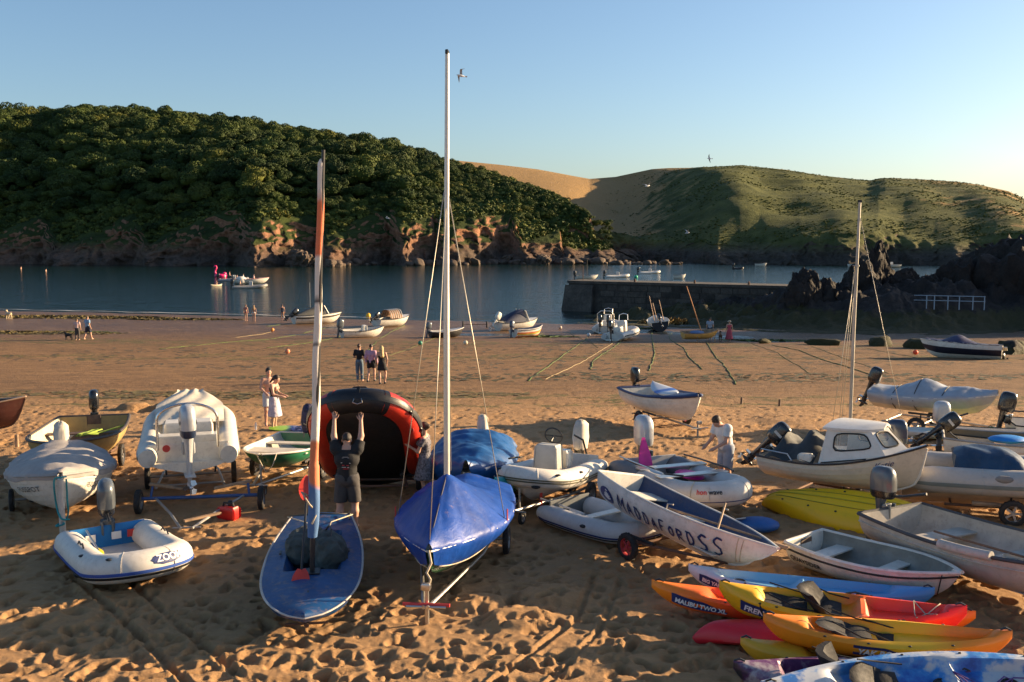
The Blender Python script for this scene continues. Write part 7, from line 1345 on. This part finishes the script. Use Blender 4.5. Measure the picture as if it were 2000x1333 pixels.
person('man in sky blue t-shirt and dark shorts striding on wet sand', G(-32.55, 76.0), 60, 1.82, dict(anl=(-.10, -.26, .10), anr=(.10, .26, .08), knl=(-.10, -.04, .48), knr=(.10, .16, .50)), [('tee', blu_t, dict(g=.03)), ('shorts', nvy, dict(len=.9))], ('crop', (.12, .08, .05)), .035, 1.1)
dog('black dog walking beside the couple on wet sand', G(-33.75, 75.4), 165, (.02, .018, .018), .46, .03); dog('cream dog near the weed at the photo edge', G(-51.0, 100.6), 140, (.58, .46, .30), .66, .035); dog('brown dog beside the lady in the rose dress', G(16.5, 78.4), 80, (.14, .085, .05), .55, .03)
person('woman in dark bikini at the water edge, leftmost of three', G(-26.9, 100.3), 80, 1.7, {}, [('band', rose, dict(z0=1.20, z1=1.30, g=.012)), ('shorts', rose, dict(len=.12, g=.012, top=.02))], ('bun', (.06, .03, .02)), .038, .9, bust=1., skin=skin_t)
person('woman with long fair hair and white bikini bottoms at the water edge', G(-25.9, 99.6), 95, 1.66, {}, [('shorts', wht, dict(len=.14, g=.014, top=.04))], ('long', (.28, .17, .08)), .038, .9, bust=1., skin=skin_t)
person('woman in dark swimsuit at the water edge beside the speedboat', G(-23.4, 101.2), 110, 1.68, {}, [('swim', nvy, dict(g=.010))], ('bun', (.05, .03, .02)), .038, .88, bust=1., skin=skin_t)
person('man in blue grey t-shirt and dark shorts behind the yellow boat', G(15.9, 79.6), 75, 1.80, {}, [('tee', grt, dict(g=.03)), ('shorts', nvy, dict(len=.9))], ('crop', brn), .034, 1.1)
person('lady in a long rose dress and pale straw hat', G(17.15, 78.2), 85, 1.68, {}, [('dress', rose, dict(hem=.18, flare=.26, neck=.06))], ('bun', (.2, .12, .06)), .034, 1.0, bust=1., hat=M('straw', (.62, .50, .34), .8))
# towel, board and bottle beside the couple
o = MB(); o.loft([[Vector((x, w * .32 * math.sin(math.pi * (.06 + .88 * (x + .6) / 1.2)) ** .5, .03 + .02 * (1 - w * w) + z)) for w, z in ((-1, 0), (0, .01), (1, 0), (0, -.03))] for x in [-.6 + .1 * k for k in range(13)]], wrap=True, caps=True); o = o.build('bodyboard', plastic('board_lime', [(0., (.22, .42, .03)), (.4, (.26, .44, .04)), (.55, (.02, .05, .2)), (.8, (.5, .5, .5)), (1., (.25, .45, .04))]), None); o.location = G(-6.55, 28.9, .03); o.rotation_euler = (.06, .05, .25); tag(o, 'lime green and blue bodyboard lying on the sand by the couple', 'bodyboard')
v, f = ICO5; o = mesh_np('towel', v * np.array([.45, .3, .10]) * (1 + .3 * fbm(v * 2.2, 3, ridge=True))[:, None], f, M('towel_pattern', (.22, .24, .42), .9, var=.7, vs=5, dirt=.5, dcol=(.6, .56, .54)), None, 180); o.location = G(-5.95, 28.7, .05); tag(o, 'crumpled blue and white towel on the sand by the bodyboard', 'towel')
o = MB().lathe([(.035, 0), (.037, .16), (.014, .20), (.014, .23)], 10).build('bottle', glass('bottle_plastic', (.8, .85, .88), .45), None); o.location = G(-7.55, 28.9, .01); tag(o, 'clear plastic bottle standing on the sand by the couple', 'bottle')
# ================================================================ boats along the tide line
def shoreboat(name, label, loc, rz, L, B, D, outer, inner, group='boats lying along the tide line', roll=0, pitch=0, rail=None, mot=None, mt=20, ms=1.15, strake=None, cat='boat', mcover=None, **k):
    b = root(name, label, cat, loc, rz, pitch, roll, group); h = Hull(L, B, D, sheer=k.pop('sheer', .25), rise=.5, full=k.pop('full', 1.9), strakes=k.pop('strakes', 0)); build_hull(b, h, outer, inner, rail=rail or rubber, railr=.035, **k)
    if mot: motor(b, (-L / 2 - .04, 0, h.hz(0) + .04), mot, mt, 8, ms, tiller=False, cover=mcover)
    if strake:
        for sd in (1, -1):
            for (t0, t1, mm) in strake: MB().loft([[h.pt(i / 40, t0 + (t1 - t0) * q / 8, sd, .014 * min(1, (1 - i / 40) * 6)) for q in range(9)] for i in range(41)]).build('hull_stripe', mm, b, 60)
    return b, h
dk = M('stripe_black', (.02, .02, .025), .4)
def windscreen(b, h, u0, u1, z, w, mt, frame=white, back=None):
    """raked screen with canvas hood behind"""
    x0, x1 = h.L * (u0 - .5), h.L * (u1 - .5); zb0 = h.hz((u0 + u1) / 2)
    q = MB(); q.loft([[Vector((x1 - .02, -w, zb0)), Vector((x1 + .18, -w * .5, zb0 + .02)), Vector((x1 + .18, w * .5, zb0 + .02)), Vector((x1 - .02, w, zb0))], [Vector((x1 - .45, -w * .85, z)), Vector((x1 - .32, -w * .5, z + .03)), Vector((x1 - .32, w * .5, z + .03)), Vector((x1 - .45, w * .85, z))]]); q.build('windscreen', glass('screen_glass', (.25, .3, .32), .75), b, 0)
    for y, y2 in ((-w, -w * .85), (w, w * .85), (-w * .5, -w * .5), (w * .5, w * .5)): MB().tube([(x1 - .02 + (.2 if abs(y) < w else 0), y, zb0), (x1 - .45 + (.13 if abs(y) < w else 0), y2, z + .03)], .03, 6).build('screen_frame', frame, b)
    secs = []
    for i in range(11):
        t = i / 10; x = x1 - .43 + (x0 - x1 + .43) * t; zt = z + .05 - (z - zb0 - .12) * t ** 1.5; secs.append([Vector((x, w * .98 * s, zb0 + .02 + (zt - zb0) * (1 - abs(s) ** 3.2))) for s in [-1 + k / 7 for k in range(15)]])
    MB().loft(secs).build('canvas_hood', mt, b, 60)
b, h = shoreboat('speedboat', 'white speedboat with black stripe and grey canvas hood by the water', G(-19.0, 97.2, -.06), 32, 5.0, 2.0, .85, white, white, mot=motor_black, mt=55, roll=-6, strake=[(.72, .86, dk)], foredeck=.42, ms=1.35)
windscreen(b, h, .05, .68, 1.75, .78, M('canvas_olive_grey', (.10, .095, .08), .7, bump=.3)); MB().tube([(-.6, .3, 1.6), (-.5, .3, 4.1)], .015, 5).build('aerial', white, b); MB().tube([(.45, .6, 1.75), (.45, .6, 2.0)], .05, 6).build('lamp', white, b)
b, h = shoreboat('motor_boat', 'small white open boat with grey outboard on wet sand', G(-12.1, 80.4, -.04), 30, 3.7, 1.5, .68, white, hyp_grey, mot=motor_grey, mt=10, roll=4, floor=hyp_grey, thwarts=((.3, .5, .3), (.6, .5, .3)), thw_m=white, ms=1.4)
MB().box((.1, 0, .8), (.35, .5, .5), bev=.05).build('console', white, b)
for u in (.25, .35): MB().tube([h.pt(u, 1, -1, .03), h.pt(u, .2, -1, .05)], .035, 6).build('fender', wood, b)
b, h = shoreboat('cabin_boat', 'white cabin boat with tan slatted hood at the water edge', G(-11.3, 93.8, -.05), 48, 4.2, 1.9, .85, white, white, mot=motor_black, mt=60, roll=3, foredeck=.5)
q = MB(); q.loft([[Vector((x, w * .75, .9 + (.75 if i < 9 else .3) * (1 - abs(w) ** 4))) for w in [-1 + k / 6 for k in range(13)]] for i, x in enumerate([-.9 + .16 * k for k in range(11)])], caps=False); q.build('hood', M('hood_tan', (.26, .13, .06), .7, var=.3), b, 50)
for k in range(6): MB().tube([(-.75 + .26 * k, w * .76, .92 + .75 * (1 - abs(w) ** 4)) for w in [-1 + j / 6 for j in range(13)]], .025, 5).build('hood_rib', white, b)
b, h = shoreboat('motor_boat', 'low dark-hulled boat with white rim just left of the tall mast foot', G(-5.35, 81.4, -.04), 25, 3.0, 1.35, .55, M('hull_black', (.02, .02, .022), .5), hyp_grey, rail=white, mot=motor_grey, mt=12, foredeck=.45, deck_m=hyp_grey)
b, h = shoreboat('speedboat', 'white speedboat with navy canopy and white outboard', G(.5, 90.2, -.06), 38, 4.7, 2.0, .85, white, white, mot=white, mt=35, roll=3, foredeck=.45, ms=1.4); windscreen(b, h, .1, .66, 1.85, .82, navy)
b, h = shoreboat('dinghy', 'white dinghy with orange and yellow stripes and blue cover', G(1.35, 82.2, -.03), 38, 3.1, 1.45, .65, white, None, mot=motor_navy, mt=10, roll=-5, strake=[(.62, .74, M('stripe_orange', (.75, .16, .02), .5)), (.48, .6, M('stripe_yellow', (.7, .5, .05), .5)), (.1, .3, M('stripe_orange', (.75, .16, .02)))], rail=white); cover_part(b, h, navy, lambda u, w: .10, skirt=.10, wr=.015, seed=14, n=24, m=16, u0=.1, u1=.97)
def shorerib(label, loc, rz, L, B, r, mt, arch=True, cov=None, mot=motor_black, roll=0, hullm=None, twin=False):
    b = root('inflatable_boat', label, 'inflatable boat', loc, rz, 0, roll, 'boats lying along the tide line'); pth, ring = inflatable(b, L, B, r, mt, rise=.3, nose=.5, cone=.7, floor_m=hyp_grey, strake=[(-12, 4, rubber, .016)], transom_m=hullm or white, vee=(hullm or white, .22), th=.6)
    MB().box((.1, 0, .95), (.6, .7, .9), bev=.08).build('console', white, b); MB().box((-.8, 0, .7), (.8, .6, .5), bev=.06).build('seat', white, b)
    if arch: MB().tube([(-1.6, .75, .5), (-1.7, .72, 1.6), (-1.7, .4, 1.85), (-1.7, -.4, 1.85), (-1.7, -.72, 1.6), (-1.6, -.75, .5)], .035, 7).build('arch', alu, b)
    MB().tube([(.35, .38, 1.4), (.45, .36, 1.85), (.5, 0, 1.95), (.45, -.36, 1.85), (.35, -.38, 1.4)], .03, 6).build('screen_rail', alu, b)
    for y in ((.35, -.35) if twin else (0,)): motor(b, (-L / 2 - .02, y, .75), mot, 8, 0, 1.35, tiller=False)
    return b
shorerib('white rigid inflatable with console and arch, stern on, by the quay', G(8.55, 88.6, .12), 78, 5.2, 2.3, .28, hyp_white, twin=True); shorerib('pale grey rigid inflatable, stern on, beside the weedy ropes', G(8.95, 79.9, .12), 62, 4.4, 2.1, .30, hyp_grey, arch=False, roll=-5)
b, h = shoreboat('fishing_boat', 'dark-bottomed boat with thin poles lying near the weedy quay', G(13.45, 91.0, -.05), 88, 4.6, 1.9, .95, M('hull_blue_black', (.02, .025, .035), .5), white, mot=motor_black, mt=40, roll=-7, strake=[(.72, 1.0, white)], rail=white)
for x, y, l in ((.4, .2, 2.6), (-.6, -.55, 2.2), (.9, -.1, 1.9)): MB().tube([(x, y, .6), (x + .1, y + .25, .6 + l)], .03, 6).build('pole', M('pole_tan', (.42, .25, .15), .6), b)
b, h = shoreboat('sailing_boat', 'small varnished yellow boat with leaning orange mast', G(14.75, 77.6, .22), 12, 3.0, 1.3, .55, M('hull_varnish', (.62, .36, .10), .35, coat=.4), wood, rail=wood, roll=6, strakes=5, thwarts=((.35, .4, .2),))
MB().tube([(.3, .1, .1), (-.55, .1, 2.2), (-1.35, .1, 4.2)], [.05, .045, .03], 8).build('mast', M('spar_orange', (.55, .24, .09), .45), b)
for x, y in ((-.5, -.62), (1.0, -.5), (.2, .6)): MB().tube([(x, y, .35), (x, y * 1.05, -.25)], .03, 6).build('beaching_leg', wood, b)
q = MB(); q.ell((-.3, 0, .55), (.6, .4, .14), 12, 6); q.build('sail_bundle', M('sail_blue', (.10, .17, .32), .7, bump=.4, bs=9), b, 60)
b, h = shoreboat('speedboat', 'navy and white speedboat with navy cover heeled on the sand', G(27.75, 61.2, -.08), 152, 4.7, 1.95, .85, white, None, roll=14, strake=[(.40, .74, M('stripe_deep_navy', (.012, .014, .03), .35))], rail=white, sheer=.32); cover_part(b, h, M('cover_deep_navy', (.02, .022, .075), .6, bump=.3), lambda u, w: .14 + .48 * math.exp(-((u - .52) / .15) ** 2), u0=.04, u1=.92, skirt=.03, wr=.02, seed=17, n=40, m=24)
MB().box((-2.42, 0, .42), (.16, .34, .42), bev=.05).build('stern_drive', black_pl, b); MB().ell((-2.42, 0, .32), (.10, .42, .24), 14, 8).build('stern_recess', black_pl, b); MB().tube([(-2.6, 0, .25), (-2.75, 0, -.02)], .05, 6).build('drive_leg', black_pl, b); MB().box((-2.45, 0, .80), (.3, 1.3, .05), bev=.02).build('swim_platform', white, b)
t = trolley('boat_trolley', 'bare rusty trolley standing alone at the water edge', G(-3.45, 92.6), 90, 1.8, 2.1, .32, rusty, bunks=False, handle=False, style='T')
# ================================================================ afloat
AF = 'boats afloat in the bay'
def figure(label, loc, sh, sc=1., sit=True, skin=None):
    return person(label, loc, 20, 1.7, dict(hipl=(-.09, 0, .9), knl=(-.1, .4, .85), knr=(.1, .4, .85), anl=(-.1, .42, .45), anr=(.1, .42, .45)) if sit else {}, [('tee', sh, {})] if sh else [], ('short', brn), .05, 1.1, group='people in the boats afloat', skin=skin)
def afloat(label, x, y, rz, L, B, r, mt, mot=motor_black, con=True):
    b = root('inflatable_boat', label, 'inflatable boat', (x, y, -.12), rz, 0, 0, AF); inflatable(b, L, B, r, mt, rise=.35, nose=.5, cone=.7, floor_m=hyp_grey, transom_m=white, vee=(white, .1), th=.6)
    if con: MB().box((.1, 0, .8), (.6, .7, .9), bev=.08).build('console', hyp_grey, b)
    motor(b, (-L / 2, 0, .7), mot, 10, 0, 1.5, tiller=False); return b
afloat('grey inflatable with people aboard behind the white launch', -52.5, 188, 12, 5.6, 2.2, .28, M('tube_mid_grey', (.25, .25, .26), .5)); afloat('dark grey inflatable with rod holders nearest the shore', -43.0, 163.5, 18, 5.6, 2.2, .28, M('tube_dark_grey', (.28, .27, .25), .5))
b, h = shoreboat('launch', 'white launch with red gunwale in the cluster of moored boats', (-46.5, 178, -.1), 22, 6.2, 2.2, .95, white, white, AF, rail=M('rail_red', (.42, .05, .04), .5), mot=motor_grey, mt=0, foredeck=.3); MB().ell((-1.9, -.4, .75), (1.0, .8, .75), 14, 8).build('stern_cushion', hyp_white, b)
for k, (x, y, z, sh, si) in enumerate(((-54.2, 188, -.25, wht, False), (-50.6, 187.6, -.3, wht, False), (-51.9, 188.2, -.5, pnk, True), (-46.2, 178.3, .0, pnk, True), (-44.6, 163.4, -.35, None, True), (-57.8, 204, -.5, None, True))):
    figure(('person in white standing at the stern of the grey inflatable', 'person in white standing amidships in the grey inflatable', 'person in pink seated low in the grey inflatable', 'person seated in the white launch with red gunwale', 'bare-shouldered person seated in the dark grey inflatable', 'bare-shouldered person riding the pink flamingo float')[k], (x, y, z), sh, sit=si)
fl = root('flamingo_float', 'bright pink inflatable flamingo floating behind the boats', 'pool float', (-60.2, 206, 0), 10); pk = M('flamingo_pink', (.85, .02, .16), .35, dirt=0)
q = MB(); q.tube([(math.cos(a) * .95, math.sin(a) * .85, .25) for a in [2 * math.pi * k / 20 for k in range(20)]], .32, 12, closed=True); q.build('ring', pk, fl, 60)
MB().tube([(-.9, 0, .5), (-1.15, 0, 1.0), (-.95, 0, 1.5), (-.75, 0, 1.9), (-.9, 0, 2.25), (-1.15, 0, 2.25), (-1.3, 0, 2.0)], [.26, .2, .17, .16, .17, .16, .08], 10).build('neck', pk, fl, 60); MB().tube([(-1.28, 0, 2.0), (-1.4, 0, 1.78)], [.09, .03], 8).build('beak', black_pl, fl); MB().ell((.8, 0, .65), (.4, .5, .35), 12, 8).build('tail', pk, fl)
person('swimmer paddling a small white craft left of the boats', (-50.9, 171.5, -.78), 40, 1.7, dict(ell=(-.4, .2, 1.3), elr=(.4, .1, 1.35), wrl=(-.5, .4, 1.2), wrr=(.75, .2, 1.45)), [], ('short', brn), .05, 1.1, group='people in the water'); k, low, top = kayak('kayak', 'small pale craft under the paddling swimmer', (-50.9, 171.5, -.12), 60, 2.6, .8, .3, cream, straps=False, group=None)
for k, (x, y) in enumerate(((-124.5, 253), (-110.5, 236.5))): person(('swimmer standing chest deep at the far left of the bay', 'swimmer in the dark water, right of the farther one')[k], (x, y, -1.2), 0, 1.8, dict(wrl=(-.4, .3, 1.1), wrr=(.4, .3, 1.1)), [], ('short', brn), .06, 1.1, group='people in the water')
def moored(label, x, y, rz, L, mt=white, rail=None, mast=0, mot=motor_black, con=True):
    b, h = shoreboat('motor_boat', label, (x, y, -.12), rz, L, L * .38, .85, mt, white, AF, rail=rail, mot=mot, mt=0, foredeck=.35, ms=1.5)
    if con: MB().box((-.1, 0, 1.15), (.7, .6, .8), bev=.06).build('console', white, b)
    if mast: MB().tube([(0, 0, .8), (0, 0, mast)], .05, 6).build('pole', rubber, b)
    return b
moored('white boat with short mast showing above the quay end', 14.6, 194, 12, 4.6, mast=4., con=False); afloat('white inflatable moored beyond the quay with green buoy', 21.4, 203, 16, 5.4, 2.2, .30, hyp_white); afloat('white console inflatable moored farthest out beyond the quay', 30.6, 222, 14, 5.2, 2.2, .30, hyp_white); moored('small pale dinghy moored above the middle of the quay', 33.1, 197, 8, 2.6, con=False, mot=None)
afloat('dark inflatable far out in the middle of the bay', 56.8, 250, 5, 2.6, 1.4, .25, hyp_black, con=False); moored('tiny white boat close under the headland cliffs', 67.6, 271, -5, 3.2, con=False, mot=None); moored('white boat bow showing behind the pinnacle rock', 99.5, 262, 200, 5.5, mot=None); moored('white dinghy left of the pinnacle rock, far out', 92., 268, 10, 3.6, con=False, mot=None)
# ================================================================ ropes, weed, buoys, stakes, birds
weed_m = M('weed_green', (.07, .11, .014), .8, var=.5, vs=5, dirt=.5, dcol=(.05, .05, .02)); weed_b = M('weed_brown', (.12, .09, .025), .85, var=.5, vs=4, dirt=.5, dcol=(.03, .025, .015)); line_g = M('rope_weedy', (.10, .13, .03), .9, var=.4, vs=4)
def gz(x, y, d=0.): return (x, y, float(zground(np.array([x]), np.array([y]))[0]) + d)
ROPES = [([(6.2, 81.4), (3.7, 65.7), (2.6, 58.3), (0.7, 44.4)], 'green', 'weedy rope running from the quay boats, leftmost of the slanting pair'), ([(10.6, 87.3), (8.0, 77.0), (5.6, 64.9), (3.4, 54.0), (1.5, 45.2)], 'tan', 'tan rope from the arch inflatable slanting up the beach'), ([(8.5, 77.0), (6.1, 64.9), (4.8, 58.4), (4.1, 51.4)], 'green', 'short weedy rope from the pale grey inflatable'), ([(13.4, 94.1), (11.9, 84.5), (9.4, 65.0), (8.7, 60.7), (7.0, 50.4)], 'green', 'thick green weedy rope from the boat with poles'), ([(14.4, 88.8), (13.1, 82.8), (12.7, 79.1), (12.2, 70.2), (11.2, 62.8), (9.9, 51.4)], 'green', 'kinked weedy rope left of the yellow boat'), ([(15.4, 78.7), (12.6, 60.8), (12.0, 56.2), (10.5, 47.2), (9.7, 42.6)], 'green', 'weedy rope from the yellow boat with orange mast'), ([(18.5, 77.9), (17.6, 65.4), (15.7, 54.0), (14.6, 48.1)], 'thin', 'thin rope right of the lady in rose'), ([(19.4, 73.6), (19.7, 68.0), (18.3, 55.3), (17.5, 48.1)], 'green', 'weedy rope behind the bare mast'), ([(22.0, 72.6), (20.5, 60.9), (18.6, 48.7)], 'thin', 'thin dark rope right of the bare mast'), ([(25.4, 71.1), (25.1, 67.2), (25.3, 61.0)], 'thin', 'short rope left of the navy and white speedboat'), ([(-21.2, 102.5), (-21.8, 96.1), (-22.9, 92.5)], 'green', 'green mooring rope from the hooded speedboat to the sand'), ([(-17.0, 91.7), (-18.4, 80.7), (-19.1, 76.9), (-20.8, 74.4), (-24.0, 67.3)], 'green', 'long green weed-covered rope across the wet sand'), ([(-13.7, 85.8), (-14.4, 77.3), (-15.4, 72.7), (-17.0, 68.5)], 'green', 'green rope left of the small open boat'), ([(-6.0, 83.5), (-7.1, 68.1), (-7.8, 62.3)], 'thin', 'pale rope from the low dark boat'), ([(-10.3, 75.3), (-9.7, 66.6), (-9.3, 62.3)], 'green', 'short green rope above the three walkers'), ([(2.7, 85.6), (0.8, 81.1), (-0.4, 82.1)], 'green', 'clump of green weedy rope by the striped dinghy'), ([(-10.3, 94.9), (-10.6, 87.2), (-10.6, 78.9)], 'green', 'green rope from the tan-hooded boat'), ([(-22.1, 79.0), (-21.3, 82.3), (-20.9, 86.0)], 'tan', 'pale rope to the small orange buoy'), ([(4.9, 87.0), (6.0, 76.8), (6.1, 69.8)], 'thin', 'thin rope between the striped dinghy and the inflatables')]
for pts, kd, lab in ROPES:
    P = []
    for a, c in zip(pts[:-1], pts[1:]):
        n = max(4, int(math.hypot(c[0] - a[0], c[1] - a[1]) / .5)); P += [(a[0] + (c[0] - a[0]) * k / n, a[1] + (c[1] - a[1]) * k / n) for k in range(n)]
    P.append(pts[-1]); A = np.array(P); A[:, 0] += .12 * fbm(np.stack([A[:, 1] / 2.3, A[:, 0] * 0 + len(pts), A[:, 1] * 0], 1), 3); z = zground(A[:, 0], A[:, 1]); rr = {'green': .030, 'tan': .024, 'thin': .020}[kd]
    rad = rr * (.8 + (1.6 if kd == 'green' else .1) * np.maximum(0, fbm(np.stack([A[:, 1] / .8, A[:, 0], 0 * z + 3], 1), 3))); o = MB().tube([(p[0], p[1], zz + rr * .2) for p, zz in zip(A, z)], list(rad), 6).build('mooring_rope', {'green': weed_m, 'tan': M('rope_tan', (.32, .24, .12), .8), 'thin': line_g}[kd], None, 180); tag(o, lab, 'rope', 'mooring ropes across the beach')
def weed(label, x, y, rx, ry, n, mt, kind='stuff', name='seaweed', hgt=.12):
    g = np.random.default_rng(int(abs(x * 31 + y * 7))); a = g.uniform(0, 6.28, n); d = np.sqrt(g.random(n)); X = x + rx * d * np.cos(a) + g.normal(0, .2, n); Y = y + ry * d * np.sin(a) + (1.1 * fbm(xy(X, X * 0 + y, 7.), 3) if rx > 8 else 0); Z = zground(X, Y); q = []
    s = g.uniform(.06, .26, n); th = g.uniform(0, 6.28, n); h_ = g.uniform(.02, hgt, n) * (1 - d * .6)
    for dx, dy, up in ((-1, -.4, .0), (1, -.5, .3), (.9, .5, 1.), (-.8, .45, .6)): q.append(np.stack([X + s * (dx * np.cos(th) - dy * np.sin(th)), Y + s * (dx * np.sin(th) + dy * np.cos(th)), Z + .01 + h_ * up], 1))
    V = np.stack(q, 1).reshape(-1, 3); o = mesh_np(name, V, np.arange(len(V)).reshape(-1, 4), mt); tag(o, label, kind=kind)
weed('brown seaweed heaped along the waterline at the left', -47, 104, 12, 2.6, 2000, weed_b, hgt=.3); weed('brown seaweed at the waterline near the bathers', -33.5, 101.5, 6, 1.2, 900, weed_b, hgt=.25); weed('band of brown weed on the sand at the photo edge', -41, 83, 8.5, 2.4, 1100, weed_b, hgt=.2); weed('patch of bright green weed beside the brown band', -36.5, 84.5, 3, .8, 300, weed_m, hgt=.1)
weed('green weed on the sand beside the striped dinghy', 2.8, 82.5, 2.6, .9, 350, weed_m, hgt=.15); weed('green weed by the stream', 20.5, 79.6, 3.6, .6, 420, weed_m, hgt=.2); weed('green weed at the foot of the reef', 11.2, 92.5, 3.2, 1.2, 400, weed_m, hgt=.12); weed('brown wrack hanging on the quay wall rocks', 16.2, 99.5, 3.4, 1.4, 700, M('wrack_ochre', (.22, .13, .03), .8, var=.5, vs=4), hgt=.9); weed('strand line of dark weed across the beach', 8, 46.5, 22, 2.6, 900, M('wrack_dark', (.05, .048, .015), .9, var=.5, vs=4), hgt=.05); weed('strand line of dark weed near the couple', -11, 38.4, 12, 1.6, 600, weed_b, hgt=.05)
weed('scattered weed scraps over the damp sand', 0, 62, 32, 12, 1300, M('wrack_scraps', (.07, .055, .03), .9, var=.5, vs=4), hgt=.03)
for k, (x, y, c, lab) in enumerate(((-14.4, 63.4, (.72, .25, .12), 'orange buoy on its rope above the couple'), (-20.9, 86.4, (.8, .28, .06), 'small orange buoy left of the small open boat'), (-3.4, 72.4, (.66, .58, .42), 'cream buoy right of the tall mast'), (-6.7, 72.2, (.02, .22, .13), 'green buoy left of the tall mast'), (26.2, 64.2, (.85, .09, .03), 'orange buoy under the navy speedboat bow'), (-.5, 95.5, (.66, .6, .5), 'pale buoy by the canopied speedboat'), (4.4, 90.6, (.6, .45, .35), 'pale buoy on the sand left of the quay boats'), (6.4, 82.5, (.62, .6, .58), 'white buoy in the wet hollow by the inflatables'))):
    q = root('buoy', lab, 'buoy', gz(x, y, .02), k * 40, group='buoys on the sand'); MB().ell((0, 0, .15), (.17, .17, .16), 12, 8).build('float', M('buoy_%d' % k, c, .5), q, 60); MB().tube([(-.05, 0, .28), (0, 0, .36), (.05, 0, .28)], .018, 5).build('eye', rubber, q)
q = root('buoy', 'yellow buoy floating near the tan-hooded boat', 'buoy', (-15.5, 107, -.05)); MB().ell((0, 0, .2), (.26, .26, .3), 12, 8).build('float', M('buoy_yellow', (.8, .42, .02), .5), q, 60); MB().tube([(-.06, 0, .46), (0, 0, .58), (.06, 0, .46)], .02, 5).build('eye', rubber, q)
q = root('buoy', 'green buoy beside the white inflatable beyond the quay', 'buoy', (25.0, 201, -.05)); MB().ell((0, 0, .25), (.4, .4, .35), 10, 8).build('float', M('buoy_green', (.02, .45, .25), .5), q, 60); MB().tube([(-.06, 0, .56), (0, 0, .68), (.06, 0, .56)], .02, 5).build('eye', rubber, q)
for k, (x, y) in enumerate(((8.2, 35.2), (9.4, 34.6), (-12.3, 27.0))):
    o = MB().tube([gz(x, y, -.2), gz(x + .02, y, .24 if k < 2 else .4)], [.045, .04], 7).build('stake', wood_d, None); tag(o, ('dark stake stub left of the cabin boat mast', 'dark stake stub nearer the cabin boat mast', 'thin dark stake beside the maroon boat')[k], 'stake', 'stakes in the sand')
def gull(label, loc, rz, span, flap, roll=0):
    r = root('gull', label, 'bird', loc, rz, 5, roll, 'gulls'); s = span / 1.3; gw = M('gull_white', (.72, .71, .70), .6, dirt=0); gg = M('gull_grey', (.30, .32, .35), .6, dirt=0)
    q = MB(); q.tube([(-.30 * s, 0, 0), (-.18 * s, 0, .0), (0, 0, .01 * s), (.16 * s, 0, .03 * s), (.24 * s, 0, .045 * s), (.29 * s, 0, .04 * s)], [.02 * s, .05 * s, .08 * s, .06 * s, .045 * s, .01 * s], 10); q.build('body', gw, r, 60); MB().tube([(.28 * s, 0, .04 * s), (.34 * s, 0, .03 * s)], [.014 * s, .004], 6).build('beak', M('beak_yellow', (.6, .4, .05), .5, dirt=0), r)
    q = MB(); q.loft([[(-.28 * s, -.03 * s, .005), (-.28 * s, .03 * s, .005)], [(-.42 * s, -.08 * s, .0), (-.42 * s, .08 * s, .0)]]); q.build('tail', gw, r, 0)
    for sd in (1, -1):
        q = MB(); secs = []
        for i in range(9):
            t = i / 8; y = sd * s * .65 * t; z = s * (flap[0] * min(t, .45) + flap[1] * max(0, t - .45)); x = s * (.06 * math.sin(min(1, t / .45) * 1.57) - .22 * max(0, t - .45)); c = s * .17 * (1 - .85 * t ** 1.8); secs.append([Vector((x + c * .5, y, z)), Vector((x, y, z + .016 * s)), Vector((x - c * .6, y, z)), Vector((x, y, z - .006 * s))])
        q.loft(secs, wrap=True, caps=True, mi=0); q.build('wing', gg, r, 40)
    return r
gull('gull flying high beside the tall mast head', (-3.0, 60, 18.2), 200, 1.15, (.7, -.5), 35); gull('gull gliding above the headland skyline', (17.6, 90, 15.6), 150, .95, (.15, -.1), 52); gull('white gull flying in front of the dry slope', (14.8, 110, 14.1), 30, 1.5, (.5, .2), -10); gull('white gull flying low over the bay', (21.0, 120, 9.0), 10, 1.3, (.6, .3)); gull('white gull flying before the red cliffs', (-18.6, 150, 11.2), 170, 1.5, (.4, -.4), 15)
r = root('gull', 'gull perched on the tip of the pinnacle rock', 'bird', (38.15, 103.9, 6.7), 190, group='gulls'); MB().tube([(-.25, 0, .10), (-.1, 0, .16), (.06, 0, .22), (.13, 0, .34), (.16, 0, .42), (.2, 0, .42)], [.02, .07, .09, .06, .05, .015], 9).build('body', M('gull_white', (.72, .71, .7)), r, 60); MB().tube([(.2, 0, .42), (.27, 0, .40)], [.014, .004], 5).build('beak', M('beak_yellow', (.6, .4, .05)), r)
for y in (-.03, .03): MB().tube([(0, y, .16), (0, y, -.1)], .01, 5).build('leg', M('beak_yellow', (.6, .4, .05)), r)
